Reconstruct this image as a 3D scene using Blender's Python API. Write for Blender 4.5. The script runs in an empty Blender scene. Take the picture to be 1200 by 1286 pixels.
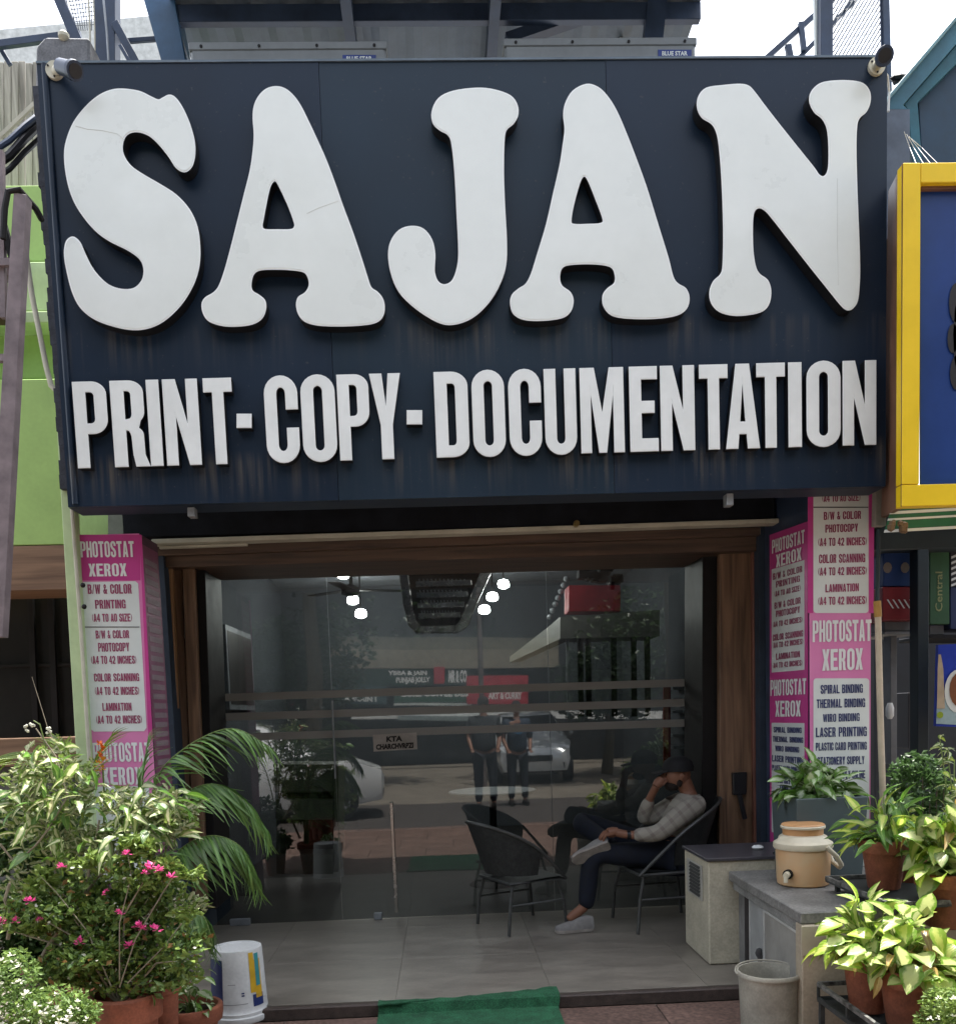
import bpy, bmesh, math, random
from mathutils import Vector, Matrix, Euler, noise as mnoise
random.seed(7)
rad = math.radians
S = bpy.context.scene
C = S.collection
# ------------------------------------------------------------------ camera, sky, sun, exposure
cam_d = bpy.data.cameras.new('camera'); cam = bpy.data.objects.new('camera', cam_d); C.objects.link(cam)
S.camera = cam
YAW, PITCH, ROLL = rad(-2.19), rad(-4.93), rad(-1.978)
FPX, PCX, PCY = 1150.0, 600.0, 994.5
_ri = Vector((math.cos(YAW), math.sin(YAW), 0))
_fw = Vector((-math.sin(YAW)*math.cos(PITCH), math.cos(YAW)*math.cos(PITCH), math.sin(PITCH)))
_up = _ri.cross(_fw)
CR = _ri*math.cos(ROLL) + _up*math.sin(ROLL)
CU = _up*math.cos(ROLL) - _ri*math.sin(ROLL)
CW = _fw
CAM = Vector((0, 0, 1.5))
m = Matrix((CR, CU, -CW)).transposed().to_4x4(); m.translation = CAM
cam.matrix_world = m
cam_d.sensor_fit = 'HORIZONTAL'; cam_d.sensor_width = 36; cam_d.lens = 36*FPX/1200
cam_d.shift_x = 0; cam_d.shift_y = (PCY-643)/1200
cam_d.clip_start = 0.05; cam_d.clip_end = 500

SUN_DIR = Vector((0.10, 0.235, 0.97)).normalized()       # towards the sun
el = math.asin(SUN_DIR.z); az = math.atan2(SUN_DIR.x, SUN_DIR.y)
W = bpy.data.worlds.new('World'); S.world = W; W.use_nodes = True
nt = W.node_tree; nt.nodes.clear()
sky = nt.nodes.new('ShaderNodeTexSky'); sky.sky_type = 'NISHITA'; sky.sun_disc = False
sky.sun_elevation = el; sky.sun_rotation = az; sky.air_density = 1.0; sky.dust_density = 2.5; sky.ozone_density = 1.0
bg = nt.nodes.new('ShaderNodeBackground'); bg.inputs[1].default_value = 0.13
wo = nt.nodes.new('ShaderNodeOutputWorld')
hs = nt.nodes.new('ShaderNodeHueSaturation'); hs.inputs['Saturation'].default_value = .38; nt.links.new(sky.outputs[0], hs.inputs['Color'])   # hazy white summer sky
nt.links.new(hs.outputs[0], bg.inputs[0]); nt.links.new(bg.outputs[0], wo.inputs[0])
sd = bpy.data.lights.new('sun', 'SUN'); sd.energy = 2.9; sd.angle = rad(0.53); sd.color = (1, .96, .9)
so = bpy.data.objects.new('sun', sd); C.objects.link(so)
so.rotation_euler = SUN_DIR.to_track_quat('Z', 'Y').to_euler()
S.view_settings.view_transform = 'Standard'; S.view_settings.look = 'None'
S.view_settings.exposure = 2.22; S.view_settings.gamma = 1; S.view_settings.use_curve_mapping = False
S.render.engine = 'CYCLES'
S.cycles.max_bounces = 8; S.cycles.transparent_max_bounces = 12

# ------------------------------------------------------------------ picture point -> place
def ray(px, py): return CW + CR*((px-PCX)/FPX) - CU*((py-PCY)/FPX)
def at(px, py, y):          # the point seen there on the upright plane y
    d = ray(px, py); return CAM + d*(y/d.y)
def atx(px, py, x):         # on the side plane x
    d = ray(px, py); return CAM + d*(x/d.x)
def atz(px, py, z=0.0):     # on the level z
    d = ray(px, py); return CAM + d*((z-1.5)/d.z)

# ------------------------------------------------------------------ materials
MATS = {}
def lin(c):
    return tuple(((v/255+.055)/1.055)**2.4 if v > 10 else v/255/12.92 for v in c)
def mat(name, col, rough=.6, var=.18, scale=6, bump=.15, metal=0, col2=None, spec=.4, stretch=(1, 1, 1), bscale=None,
        trans=0, rnd=0, emit=0, coat=0, dist=.004, speck=0):
    if name in MATS: return MATS[name]
    mt = bpy.data.materials.new(name); mt.use_nodes = True; n = mt.node_tree; N = n.nodes; L = n.links
    b = N['Principled BSDF']; out = N['Material Output']
    tc = N.new('ShaderNodeTexCoord'); mp = N.new('ShaderNodeMapping'); mp.inputs['Scale'].default_value = stretch
    L.new(tc.outputs['Object'], mp.inputs[0])
    nz = N.new('ShaderNodeTexNoise'); nz.inputs['Scale'].default_value = scale; nz.inputs['Detail'].default_value = 6; nz.inputs['Roughness'].default_value = .65
    L.new(mp.outputs[0], nz.inputs[0])
    cr = N.new('ShaderNodeValToRGB'); cr.color_ramp.elements[0].position = .3; cr.color_ramp.elements[1].position = .72
    c2 = col2 or tuple(v*(1-var*2) for v in col)
    cr.color_ramp.elements[0].color = (*c2, 1); cr.color_ramp.elements[1].color = (*[min(1, v*(1+var*.6)) for v in col], 1)
    L.new(nz.outputs[0], cr.inputs[0]); cur = cr.outputs[0]
    if speck:
        n3 = N.new('ShaderNodeTexNoise'); n3.inputs['Scale'].default_value = scale*14; n3.inputs['Detail'].default_value = 3
        L.new(mp.outputs[0], n3.inputs[0])
        mr = N.new('ShaderNodeMapRange'); mr.inputs[1].default_value = .35; mr.inputs[2].default_value = .65
        mr.inputs[3].default_value = 1-speck; mr.inputs[4].default_value = 1+speck*.6
        L.new(n3.outputs[0], mr.inputs[0])
        vm = N.new('ShaderNodeVectorMath'); vm.operation = 'SCALE'; L.new(cur, vm.inputs[0]); L.new(mr.outputs[0], vm.inputs[3]); cur = vm.outputs[0]
    if rnd:
        oi = N.new('ShaderNodeObjectInfo'); mr = N.new('ShaderNodeMapRange'); mr.inputs[3].default_value = 1-rnd; mr.inputs[4].default_value = 1+rnd
        L.new(oi.outputs['Random'], mr.inputs[0])
        vm = N.new('ShaderNodeVectorMath'); vm.operation = 'SCALE'; L.new(cur, vm.inputs[0]); L.new(mr.outputs[0], vm.inputs[3]); cur = vm.outputs[0]
    L.new(cur, b.inputs['Base Color'])
    b.inputs['Roughness'].default_value = rough; b.inputs['Metallic'].default_value = metal; b.inputs['Specular IOR Level'].default_value = spec
    rr = N.new('ShaderNodeMapRange'); rr.inputs[3].default_value = max(.03, rough-.1); rr.inputs[4].default_value = min(1, rough+.12)
    L.new(nz.outputs[0], rr.inputs[0]); L.new(rr.outputs[0], b.inputs['Roughness'])
    if coat: b.inputs['Coat Weight'].default_value = coat
    if bump:
        n2 = N.new('ShaderNodeTexNoise'); n2.inputs['Scale'].default_value = bscale or scale*6; n2.inputs['Detail'].default_value = 4
        L.new(mp.outputs[0], n2.inputs[0])
        bp = N.new('ShaderNodeBump'); bp.inputs['Strength'].default_value = bump; bp.inputs['Distance'].default_value = dist
        L.new(n2.outputs[0], bp.inputs['Height']); L.new(bp.outputs[0], b.inputs['Normal'])
    if emit:
        b.inputs['Emission Color'].default_value = (*col, 1); b.inputs['Emission Strength'].default_value = emit
    if trans:
        t = N.new('ShaderNodeBsdfTranslucent'); L.new(cur, t.inputs[0]); mx = N.new('ShaderNodeMixShader'); mx.inputs[0].default_value = trans
        L.new(b.outputs[0], mx.inputs[1]); L.new(t.outputs[0], mx.inputs[2]); L.new(mx.outputs[0], out.inputs[0])
    MATS[name] = mt; return mt
def leafmat(name, green, pale, pale_w=.35, patch=.5, trans=.35, rough=.35):
    """leaf with a pale middle (uv.x = across, uv.y = along) broken up by blotches"""
    if name in MATS: return MATS[name]
    mt = bpy.data.materials.new(name); mt.use_nodes = True; n = mt.node_tree; N = n.nodes; L = n.links
    b = N['Principled BSDF']; out = N['Material Output']
    uv = N.new('ShaderNodeTexCoord'); sp = N.new('ShaderNodeSeparateXYZ'); L.new(uv.outputs['UV'], sp.inputs[0])
    oi = N.new('ShaderNodeObjectInfo')
    nz = N.new('ShaderNodeTexNoise'); nz.noise_dimensions = '4D'; nz.inputs['Scale'].default_value = 5; nz.inputs['Detail'].default_value = 5
    L.new(uv.outputs['UV'], nz.inputs['Vector'])
    mw = N.new('ShaderNodeMath'); mw.operation = 'MULTIPLY'; mw.inputs[1].default_value = 37; L.new(oi.outputs['Random'], mw.inputs[0]); L.new(mw.outputs[0], nz.inputs['W'])
    a = N.new('ShaderNodeMath'); a.operation = 'SUBTRACT'; L.new(sp.outputs[0], a.inputs[0]); a.inputs[1].default_value = .5
    ab = N.new('ShaderNodeMath'); ab.operation = 'ABSOLUTE'; L.new(a.outputs[0], ab.inputs[0])
    su = N.new('ShaderNodeMath'); su.operation = 'MULTIPLY_ADD'; L.new(nz.outputs[0], su.inputs[0]); su.inputs[1].default_value = patch; L.new(ab.outputs[0], su.inputs[2])
    mr = N.new('ShaderNodeMapRange'); mr.inputs[1].default_value = pale_w+patch*.5-.06; mr.inputs[2].default_value = pale_w+patch*.5+.08; L.new(su.outputs[0], mr.inputs[0])
    mx = N.new('ShaderNodeMix'); mx.data_type = 'RGBA'; L.new(mr.outputs[0], mx.inputs[0]); mx.inputs[6].default_value = (*pale, 1); mx.inputs[7].default_value = (*green, 1)
    br = N.new('ShaderNodeMapRange'); br.inputs[3].default_value = .6; br.inputs[4].default_value = 1.35
    r2 = N.new('ShaderNodeMath'); r2.operation = 'FRACT'; m3 = N.new('ShaderNodeMath'); m3.operation = 'MULTIPLY'; m3.inputs[1].default_value = 7.3
    L.new(oi.outputs['Random'], m3.inputs[0]); L.new(m3.outputs[0], r2.inputs[0]); L.new(r2.outputs[0], br.inputs[0])
    vm = N.new('ShaderNodeVectorMath'); vm.operation = 'SCALE'; L.new(mx.outputs[2], vm.inputs[0]); L.new(br.outputs[0], vm.inputs[3])
    L.new(vm.outputs[0], b.inputs['Base Color']); b.inputs['Roughness'].default_value = rough; b.inputs['Specular IOR Level'].default_value = .5
    t = N.new('ShaderNodeBsdfTranslucent'); L.new(vm.outputs[0], t.inputs[0])
    ms = N.new('ShaderNodeMixShader'); ms.inputs[0].default_value = trans; L.new(b.outputs[0], ms.inputs[1]); L.new(t.outputs[0], ms.inputs[2]); L.new(ms.outputs[0], out.inputs[0])
    wv = N.new('ShaderNodeTexWave'); wv.inputs['Scale'].default_value = 3; wv.bands_direction = 'DIAGONAL'; L.new(uv.outputs['UV'], wv.inputs[0])
    bp = N.new('ShaderNodeBump'); bp.inputs['Strength'].default_value = .25; bp.inputs['Distance'].default_value = .002; L.new(wv.outputs[0], bp.inputs['Height']); L.new(bp.outputs[0], b.inputs['Normal'])
    MATS[name] = mt; return mt
def woodmat(name, dark, light, axis='Z', rough=.5, scale=1.0):
    if name in MATS: return MATS[name]
    mt = bpy.data.materials.new(name); mt.use_nodes = True; n = mt.node_tree; N = n.nodes; L = n.links
    b = N['Principled BSDF']
    tc = N.new('ShaderNodeTexCoord'); mp = N.new('ShaderNodeMapping')
    s = {'Z': (14, 14, .8), 'X': (.8, 14, 14), 'Y': (14, .8, 14)}[axis]; mp.inputs['Scale'].default_value = [v*scale for v in s]
    oi = N.new('ShaderNodeObjectInfo'); ad = N.new('ShaderNodeVectorMath'); mu = N.new('ShaderNodeMath'); mu.operation = 'MULTIPLY'; mu.inputs[1].default_value = 50
    L.new(oi.outputs['Random'], mu.inputs[0]); L.new(tc.outputs['Object'], ad.inputs[0]); L.new(mu.outputs[0], ad.inputs[1]); L.new(ad.outputs[0], mp.inputs[0])
    nz = N.new('ShaderNodeTexNoise'); nz.inputs['Scale'].default_value = 2.2; nz.inputs['Detail'].default_value = 8; nz.inputs['Distortion'].default_value = .6; L.new(mp.outputs[0], nz.inputs[0])
    cr = N.new('ShaderNodeValToRGB'); cr.color_ramp.elements[0].position = .32; cr.color_ramp.elements[1].position = .68
    cr.color_ramp.elements[0].color = (*dark, 1); cr.color_ramp.elements[1].color = (*light, 1); L.new(nz.outputs[0], cr.inputs[0])
    L.new(cr.outputs[0], b.inputs['Base Color']); b.inputs['Roughness'].default_value = rough
    bp = N.new('ShaderNodeBump'); bp.inputs['Strength'].default_value = .3; bp.inputs['Distance'].default_value = .003; L.new(nz.outputs[0], bp.inputs['Height']); L.new(bp.outputs[0], b.inputs['Normal'])
    MATS[name] = mt; return mt

# ------------------------------------------------------------------ mesh building
class MB:
    def __init__(s): s.v = []; s.f = []; s.m = []; s.uv = None
    def add(s, vs, fs, mi=0):
        o = len(s.v); s.v += [Vector(v) for v in vs]; s.f += [[i+o for i in f] for f in fs]; s.m += [mi]*len(fs); return s
    def box(s, a, b, mi=0, mtx=None):
        x0, y0, z0 = a; x1, y1, z1 = b
        vs = [Vector(v) for v in ((x0,y0,z0),(x1,y0,z0),(x1,y1,z0),(x0,y1,z0),(x0,y0,z1),(x1,y0,z1),(x1,y1,z1),(x0,y1,z1))]
        if mtx: vs = [mtx @ v for v in vs]
        return s.add(vs, [(3,2,1,0),(4,5,6,7),(0,1,5,4),(1,2,6,5),(2,3,7,6),(3,0,4,7)], mi)
    def hexa(s, front, back, mi=0):
        """front, back: 4 points each TL TR BR BL"""
        vs = list(front)+list(back)
        return s.add(vs, [(0,3,2,1),(4,5,6,7),(0,1,5,4),(1,2,6,5),(2,3,7,6),(3,0,4,7)], mi)
    def bar(s, p, q, w, h=None, mi=0, up=Vector((0, 0, 1))):
        p = Vector(p); q = Vector(q); d = (q-p).normalized(); h = h or w
        if abs(d.dot(up)) > .98: up = Vector((0, 1, 0))
        a = d.cross(up).normalized()*w/2; b = a.cross(d).normalized()*h/2
        vs = [p-a-b, p+a-b, p+a+b, p-a+b, q-a-b, q+a-b, q+a+b, q-a+b]
        return s.add(vs, [(0,1,2,3),(7,6,5,4),(0,4,5,1),(1,5,6,2),(2,6,7,3),(3,7,4,0)], mi)
    def tube(s, pts, r, n=8, mi=0, cap=True):
        pts = [Vector(p) for p in pts]; R = r if isinstance(r, (list, tuple)) else [r]*len(pts)
        o = len(s.v); prev = None
        for i, p in enumerate(pts):
            d = (pts[min(i+1, len(pts)-1)]-pts[max(i-1, 0)]).normalized()
            if prev is None:
                a = d.cross(Vector((0, 0, 1)) if abs(d.z) < .9 else Vector((0, 1, 0))).normalized()
            else:
                a = (prev - d*prev.dot(d)).normalized()
            prev = a; b = d.cross(a)
            for k in range(n):
                t = 2*math.pi*k/n; s.v.append(p + (a*math.cos(t)+b*math.sin(t))*R[i])
        for i in range(len(pts)-1):
            for k in range(n):
                k2 = (k+1) % n; s.f.append([o+i*n+k, o+i*n+k2, o+(i+1)*n+k2, o+(i+1)*n+k]); s.m.append(mi)
        if cap:
            s.f.append([o+k for k in range(n)][::-1]); s.m.append(mi)
            s.f.append([o+(len(pts)-1)*n+k for k in range(n)]); s.m.append(mi)
        return s
    def lathe(s, c, prof, n=24, mi=0, wob=0, capb=True, capt=True, mis=None):
        c = Vector(c); o = len(s.v)
        for (r, z) in prof:
            for k in range(n):
                t = 2*math.pi*k/n; rr = r*(1+wob*math.sin(3*t+z*9))
                s.v.append(c+Vector((rr*math.cos(t), rr*math.sin(t), z)))
        for i in range(len(prof)-1):
            for k in range(n):
                k2 = (k+1) % n; s.f.append([o+i*n+k, o+i*n+k2, o+(i+1)*n+k2, o+(i+1)*n+k]); s.m.append(mis[i] if mis else mi)
        if capb: s.f.append([o+k for k in range(n)][::-1]); s.m.append(mi)
        if capt: s.f.append([o+(len(prof)-1)*n+k for k in range(n)]); s.m.append(mis[-1] if mis else mi)
        return s
    def prism(s, pts, dv, mi=0):
        """closed outline extruded along dv"""
        pts = [Vector(p) for p in pts]; dv = Vector(dv); n = len(pts)
        vs = pts+[p+dv for p in pts]
        fs = [list(range(n)), list(range(2*n-1, n-1, -1))]+[(i, i+n, (i+1) % n+n, (i+1) % n) for i in range(n)]
        return s.add(vs, fs, mi)
    def ball(s, c, r, n=12, mi=0):
        c = Vector(c); r = r if hasattr(r, '__len__') else (r, r, r); o = len(s.v); k = n//2
        for i in range(k+1):
            ph = math.pi*i/k
            for j in range(n):
                t = 2*math.pi*j/n; s.v.append(c+Vector((r[0]*math.sin(ph)*math.cos(t), r[1]*math.sin(ph)*math.sin(t), r[2]*math.cos(ph))))
        for i in range(k):
            for j in range(n):
                j2 = (j+1) % n; s.f.append([o+i*n+j, o+(i+1)*n+j, o+(i+1)*n+j2, o+i*n+j2]); s.m.append(mi)
        return s
    def mesh(s, name, mats, off=Vector((0, 0, 0)), smooth=False, bevel=0):
        me = bpy.data.meshes.new(name); me.from_pydata([tuple(v-off) for v in s.v], [], s.f)
        for mt in (mats if isinstance(mats, (list, tuple)) else [mats]): me.materials.append(mt)
        me.polygons.foreach_set('material_index', s.m)
        bm = bmesh.new(); bm.from_mesh(me)
        if smooth == 'merge': bmesh.ops.remove_doubles(bm, verts=bm.verts, dist=1e-5)
        bmesh.ops.recalc_face_normals(bm, faces=bm.faces)
        if bevel:
            es = [e for e in bm.edges if len(e.link_faces) == 2 and e.calc_face_angle(0) > .6]
            bmesh.ops.bevel(bm, geom=es, offset=bevel, segments=1, affect='EDGES', clamp_overlap=True)
        bm.to_mesh(me); bm.free()
        if smooth:
            me.polygons.foreach_set('use_smooth', [True]*len(me.polygons)); me.set_sharp_from_angle(angle=rad(38))
        me.update(); return me
    def build(s, name, mats, parent=None, smooth=False, bevel=0, **props):
        off = parent_loc(parent)
        me = s.mesh(name, mats, off, smooth, bevel)
        return put(name, me, parent, **props)
def parent_loc(p):
    v = Vector((0, 0, 0))
    while p is not None: v += p.location; p = p.parent
    return v
def put(name, data, parent=None, **props):
    o = bpy.data.objects.new(name, data); C.objects.link(o)
    if parent is not None: o.parent = parent
    for k, v in props.items(): o[k] = v
    return o
def thing(name, label, cat, loc=(0, 0, 0), group=None):
    o = bpy.data.objects.new(name, None); C.objects.link(o); o.location = loc; o.empty_display_size = .1
    o['label'] = label; o['category'] = cat
    if group: o['group'] = group
    return o
def cm(pts, closed=True, n=5):
    """smooth closed outline through 2D points"""
    out = []; N_ = len(pts)
    for i in range(N_):
        p0, p1, p2, p3 = [pts[(i+k-1) % N_] for k in range(4)]
        for j in range(n):
            t = j/n
            out.append(tuple(.5*((2*p1[a])+(-p0[a]+p2[a])*t+(2*p0[a]-5*p1[a]+4*p2[a]-p3[a])*t*t+(-p0[a]+3*p1[a]-3*p2[a]+p3[a])*t**3) for a in (0, 1)))
    return out
def solid_from_loops(loops, depth, rim, mats, face_test=True, off=Vector((0,0,0)), y=0.0):
    a = _solid(loops, depth, 0, [mats[1], mats[1], mats[2]], off, y)
    b = _solid(loops, .004, -rim, [mats[0], mats[1], mats[1]], off, y-.002)
    bm = bmesh.new(); bm.from_mesh(a)
    n0 = len(bm.faces); bm.from_mesh(b); bm.faces.ensure_lookup_table()
    for f in bm.faces[n0:]: f.material_index += 3
    bm.to_mesh(a); bm.free(); 
    for mt in (mats[0], mats[1], mats[1]): a.materials.append(mt)
    bpy.data.meshes.remove(b); return a
def _solid(loops, depth, inset, mats, off, y):
    """loops: 2D outlines (x, z) in metres, holes inside; front face at y, going back by depth"""
    cu = bpy.data.curves.new('outline', 'CURVE'); cu.dimensions = '2D'; cu.fill_mode = 'BOTH'; cu.extrude = depth/2; cu.offset = inset
    for lp in loops:
        sp = cu.splines.new('POLY'); sp.points.add(len(lp)-1)
        for i, (a, b) in enumerate(lp): sp.points[i].co = (a, b, 0, 1)
        sp.use_cyclic_u = True
    ob = bpy.data.objects.new('outline', cu); C.objects.link(ob)
    dg = bpy.context.evaluated_depsgraph_get(); me = bpy.data.meshes.new_from_object(ob.evaluated_get(dg))
    bpy.data.objects.remove(ob); bpy.data.curves.remove(cu)
    me.transform(Matrix.Rotation(rad(90), 4, 'X')); me.transform(Matrix.Translation(Vector((0, y+depth/2, 0))-off))
    me.materials.clear()
    for mt in mats: me.materials.append(mt)
    for p in me.polygons:
        p.use_smooth = False
        ny = p.normal.y
        p.material_index = 0 if ny < -.9 else (1 if ny < -.3 else 2)
    me.update(); return me
_tx = {}
def text2d(txt, bold=.03):
    k = (txt, bold)
    if k in _tx: return _tx[k]
    cu = bpy.data.curves.new('txt', 'FONT'); cu.body = txt; cu.offset = bold; cu.resolution_u = 2; cu.fill_mode = 'FRONT'
    ob = bpy.data.objects.new('txt', cu); C.objects.link(ob)
    dg = bpy.context.evaluated_depsgraph_get(); me = bpy.data.meshes.new_from_object(ob.evaluated_get(dg))
    vs = [tuple(v.co) for v in me.vertices]; fs = [list(p.vertices) for p in me.polygons]
    bpy.data.objects.remove(ob); bpy.data.curves.remove(cu); bpy.data.meshes.remove(me)
    xs = [v[0] for v in vs]; ys = [v[1] for v in vs]
    x0, x1, y0, y1 = min(xs), max(xs), min(ys), max(ys)
    r = ([((v[0]-x0)/(x1-x0), (y1-v[1])/(y1-y0)) for v in vs], fs); _tx[k] = r; return r
def text_on(mb, txt, q, bold=.03, mi=0, mirror=False):
    """lay text into quad q = TL TR BR BL (world)"""
    uv, fs = text2d(txt, bold); tl, tr, br, bl = q
    vs = []
    for u, v in uv:
        if mirror: u = 1-u
        vs.append((tl*(1-u)+tr*u)*(1-v)+(bl*(1-u)+br*u)*v)
    mb.add(vs, fs, mi)
def glyph_text(mb, txt, q, mi=0, gap=.13, xs=1.0):
    tl, tr, br, bl = q; W_ = {'I': .42, 'M': 1.35, 'W': 1.35, '(': .42, ')': .42, '/': .6, ' ': .5, '-': .5, '1': .5}
    tot = sum(W_.get(c, 1) for c in txt)+gap*(len(txt)-1); x = 0
    for c in txt:
        w_ = W_.get(c, 1)
        if c != ' ':
            uv, fs = glyph2d(c); vs = []
            for gx_, gy_ in uv:
                u = (x+gx_*w_)/tot; vs.append((tl*(1-u)+tr*u)*(1-gy_)+(bl*(1-u)+br*u)*gy_)
            mb.add(vs, fs, mi)
        x += w_+gap
_gl = {}
def glyph2d(c):
    if c in _gl: return _gl[c]
    cu = bpy.data.curves.new('g', 'CURVE'); cu.dimensions = '2D'; cu.fill_mode = 'FRONT'
    for lp in G_[c]:
        sp = cu.splines.new('POLY'); sp.points.add(len(lp)-1)
        for i, (a, b) in enumerate(lp): sp.points[i].co = (a, b, 0, 1)
        sp.use_cyclic_u = True
    ob = bpy.data.objects.new('g', cu); C.objects.link(ob)
    me = bpy.data.meshes.new_from_object(ob.evaluated_get(bpy.context.evaluated_depsgraph_get()))
    r = ([(v.co.x, v.co.y) for v in me.vertices], [list(p.vertices) for p in me.polygons])
    bpy.data.objects.remove(ob); bpy.data.curves.remove(cu); bpy.data.meshes.remove(me); _gl[c] = r; return r
def pq(x0, y0, x1, y1, Y, f=at): return [f(x0, y0, Y), f(x1, y0, Y), f(x1, y1, Y), f(x0, y1, Y)]
# ================================================================== materials used
white_acrylic = mat('white_acrylic', (.73, .77, .74), .28, .05, 2.2, .05, col2=(.67, .71, .68), bscale=3, dist=.01, coat=.3)
trim_edge = mat('trim_edge', (.82, .85, .84), .4, .05, 8, 0)
black_return = mat('black_return', (.012, .013, .015), .45, .2, 8, .05)
steel_blue = mat('steel_blue', (.035, .055, .10), .45, .25, 5, .1)
rust_brown = mat('rust_brown', (.12, .095, .09), .7, .3, 9, .3)
concrete = mat('concrete', (.20, .205, .22), .85, .25, 7, .5, speck=.2)
galv = mat('galvanised', (.32, .34, .36), .45, .2, 10, .05, metal=.4)
dark_frame = mat('dark_frame', (.012, .011, .011), .5, .2, 8, .05, spec=.2)
black_plastic = mat('black_plastic', (.012, .012, .014), .35, .1, 10, 0)
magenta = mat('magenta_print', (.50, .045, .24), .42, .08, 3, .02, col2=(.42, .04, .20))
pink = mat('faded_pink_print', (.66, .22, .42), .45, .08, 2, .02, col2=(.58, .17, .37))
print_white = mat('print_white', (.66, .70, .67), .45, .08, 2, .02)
print_white2 = mat('lettering_white', (.72, .74, .72), .5, .05, 4, 0)
print_red = mat('lettering_maroon', (.30, .05, .12), .5, .1, 6, 0)
print_navy = mat('lettering_navy', (.03, .04, .13), .5, .1, 6, 0)
teal = mat('teal_paint', (.05, .17, .24), .45, .2, 4, .05)
teal_dark = mat('dark_teal_panel', (.02, .055, .10), .5, .2, 4, .05)
yellow_paint = mat('yellow_paint', (.82, .56, .012), .4, .07, 3, .03)
deep_blue = mat('deep_blue_print', (.012, .045, .20), .35, .15, 2, 0)
copper = mat('copper_brown', (.20, .10, .06), .45, .2, 5, .05)
cream_paint = mat('cream_paint', (.52, .50, .40), .6, .15, 5, .1)
green_wall = mat('lime_green_wall', (.36, .54, .17), .75, .09, 2.5, .15, speck=.03)
green_light = mat('pale_and_skylit_green', (.46, .58, .32), .7, .12, 5, .15)
wood_v = woodmat('brown_wood_upright', (.09, .05, .028), (.24, .14, .08))
wood_o = woodmat('orange_wood_upright', (.18, .09, .04), (.36, .20, .09))
wood_h = woodmat('brown_wood_level', (.045, .028, .020), (.13, .08, .052), 'X')
wood_g = woodmat('weathered_grey_wood', (.20, .185, .155), (.42, .39, .33), rough=.8)
ply = woodmat('tan_wood_beam', (.12, .065, .035), (.24, .14, .08), 'X')
stone_paint = mat('cream_stone_paint', (.50, .46, .35), .75, .14, 6, .3, speck=.12)
tile_grey = mat('greige_floor_tile', (.23, .205, .17), .34, .2, 2.2, .03, stretch=(1, 3, 1), rnd=.05, spec=.5, dist=.001, speck=.08)
step_stone = mat('step_edge_stone', (.07, .05, .042), .6, .25, 20, .2, speck=.3)
paving = mat('red_brown_granite_paving', (.155, .095, .075), .75, .22, 3, .3, rnd=.08, speck=.35, bscale=60)
asphalt = mat('dusty_road', (.17, .145, .115), .9, .2, 2, .5, speck=.25)
terracotta = mat('terracotta', (.26, .085, .045), .75, .25, 8, .4, speck=.15)
soil = mat('soil', (.035, .022, .014), .95, .4, 25, 1)
mat_green = mat('green_carpet', (.03, .15, .07), .95, .25, 12, 1.0, bscale=380, speck=.4, dist=.006)

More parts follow.
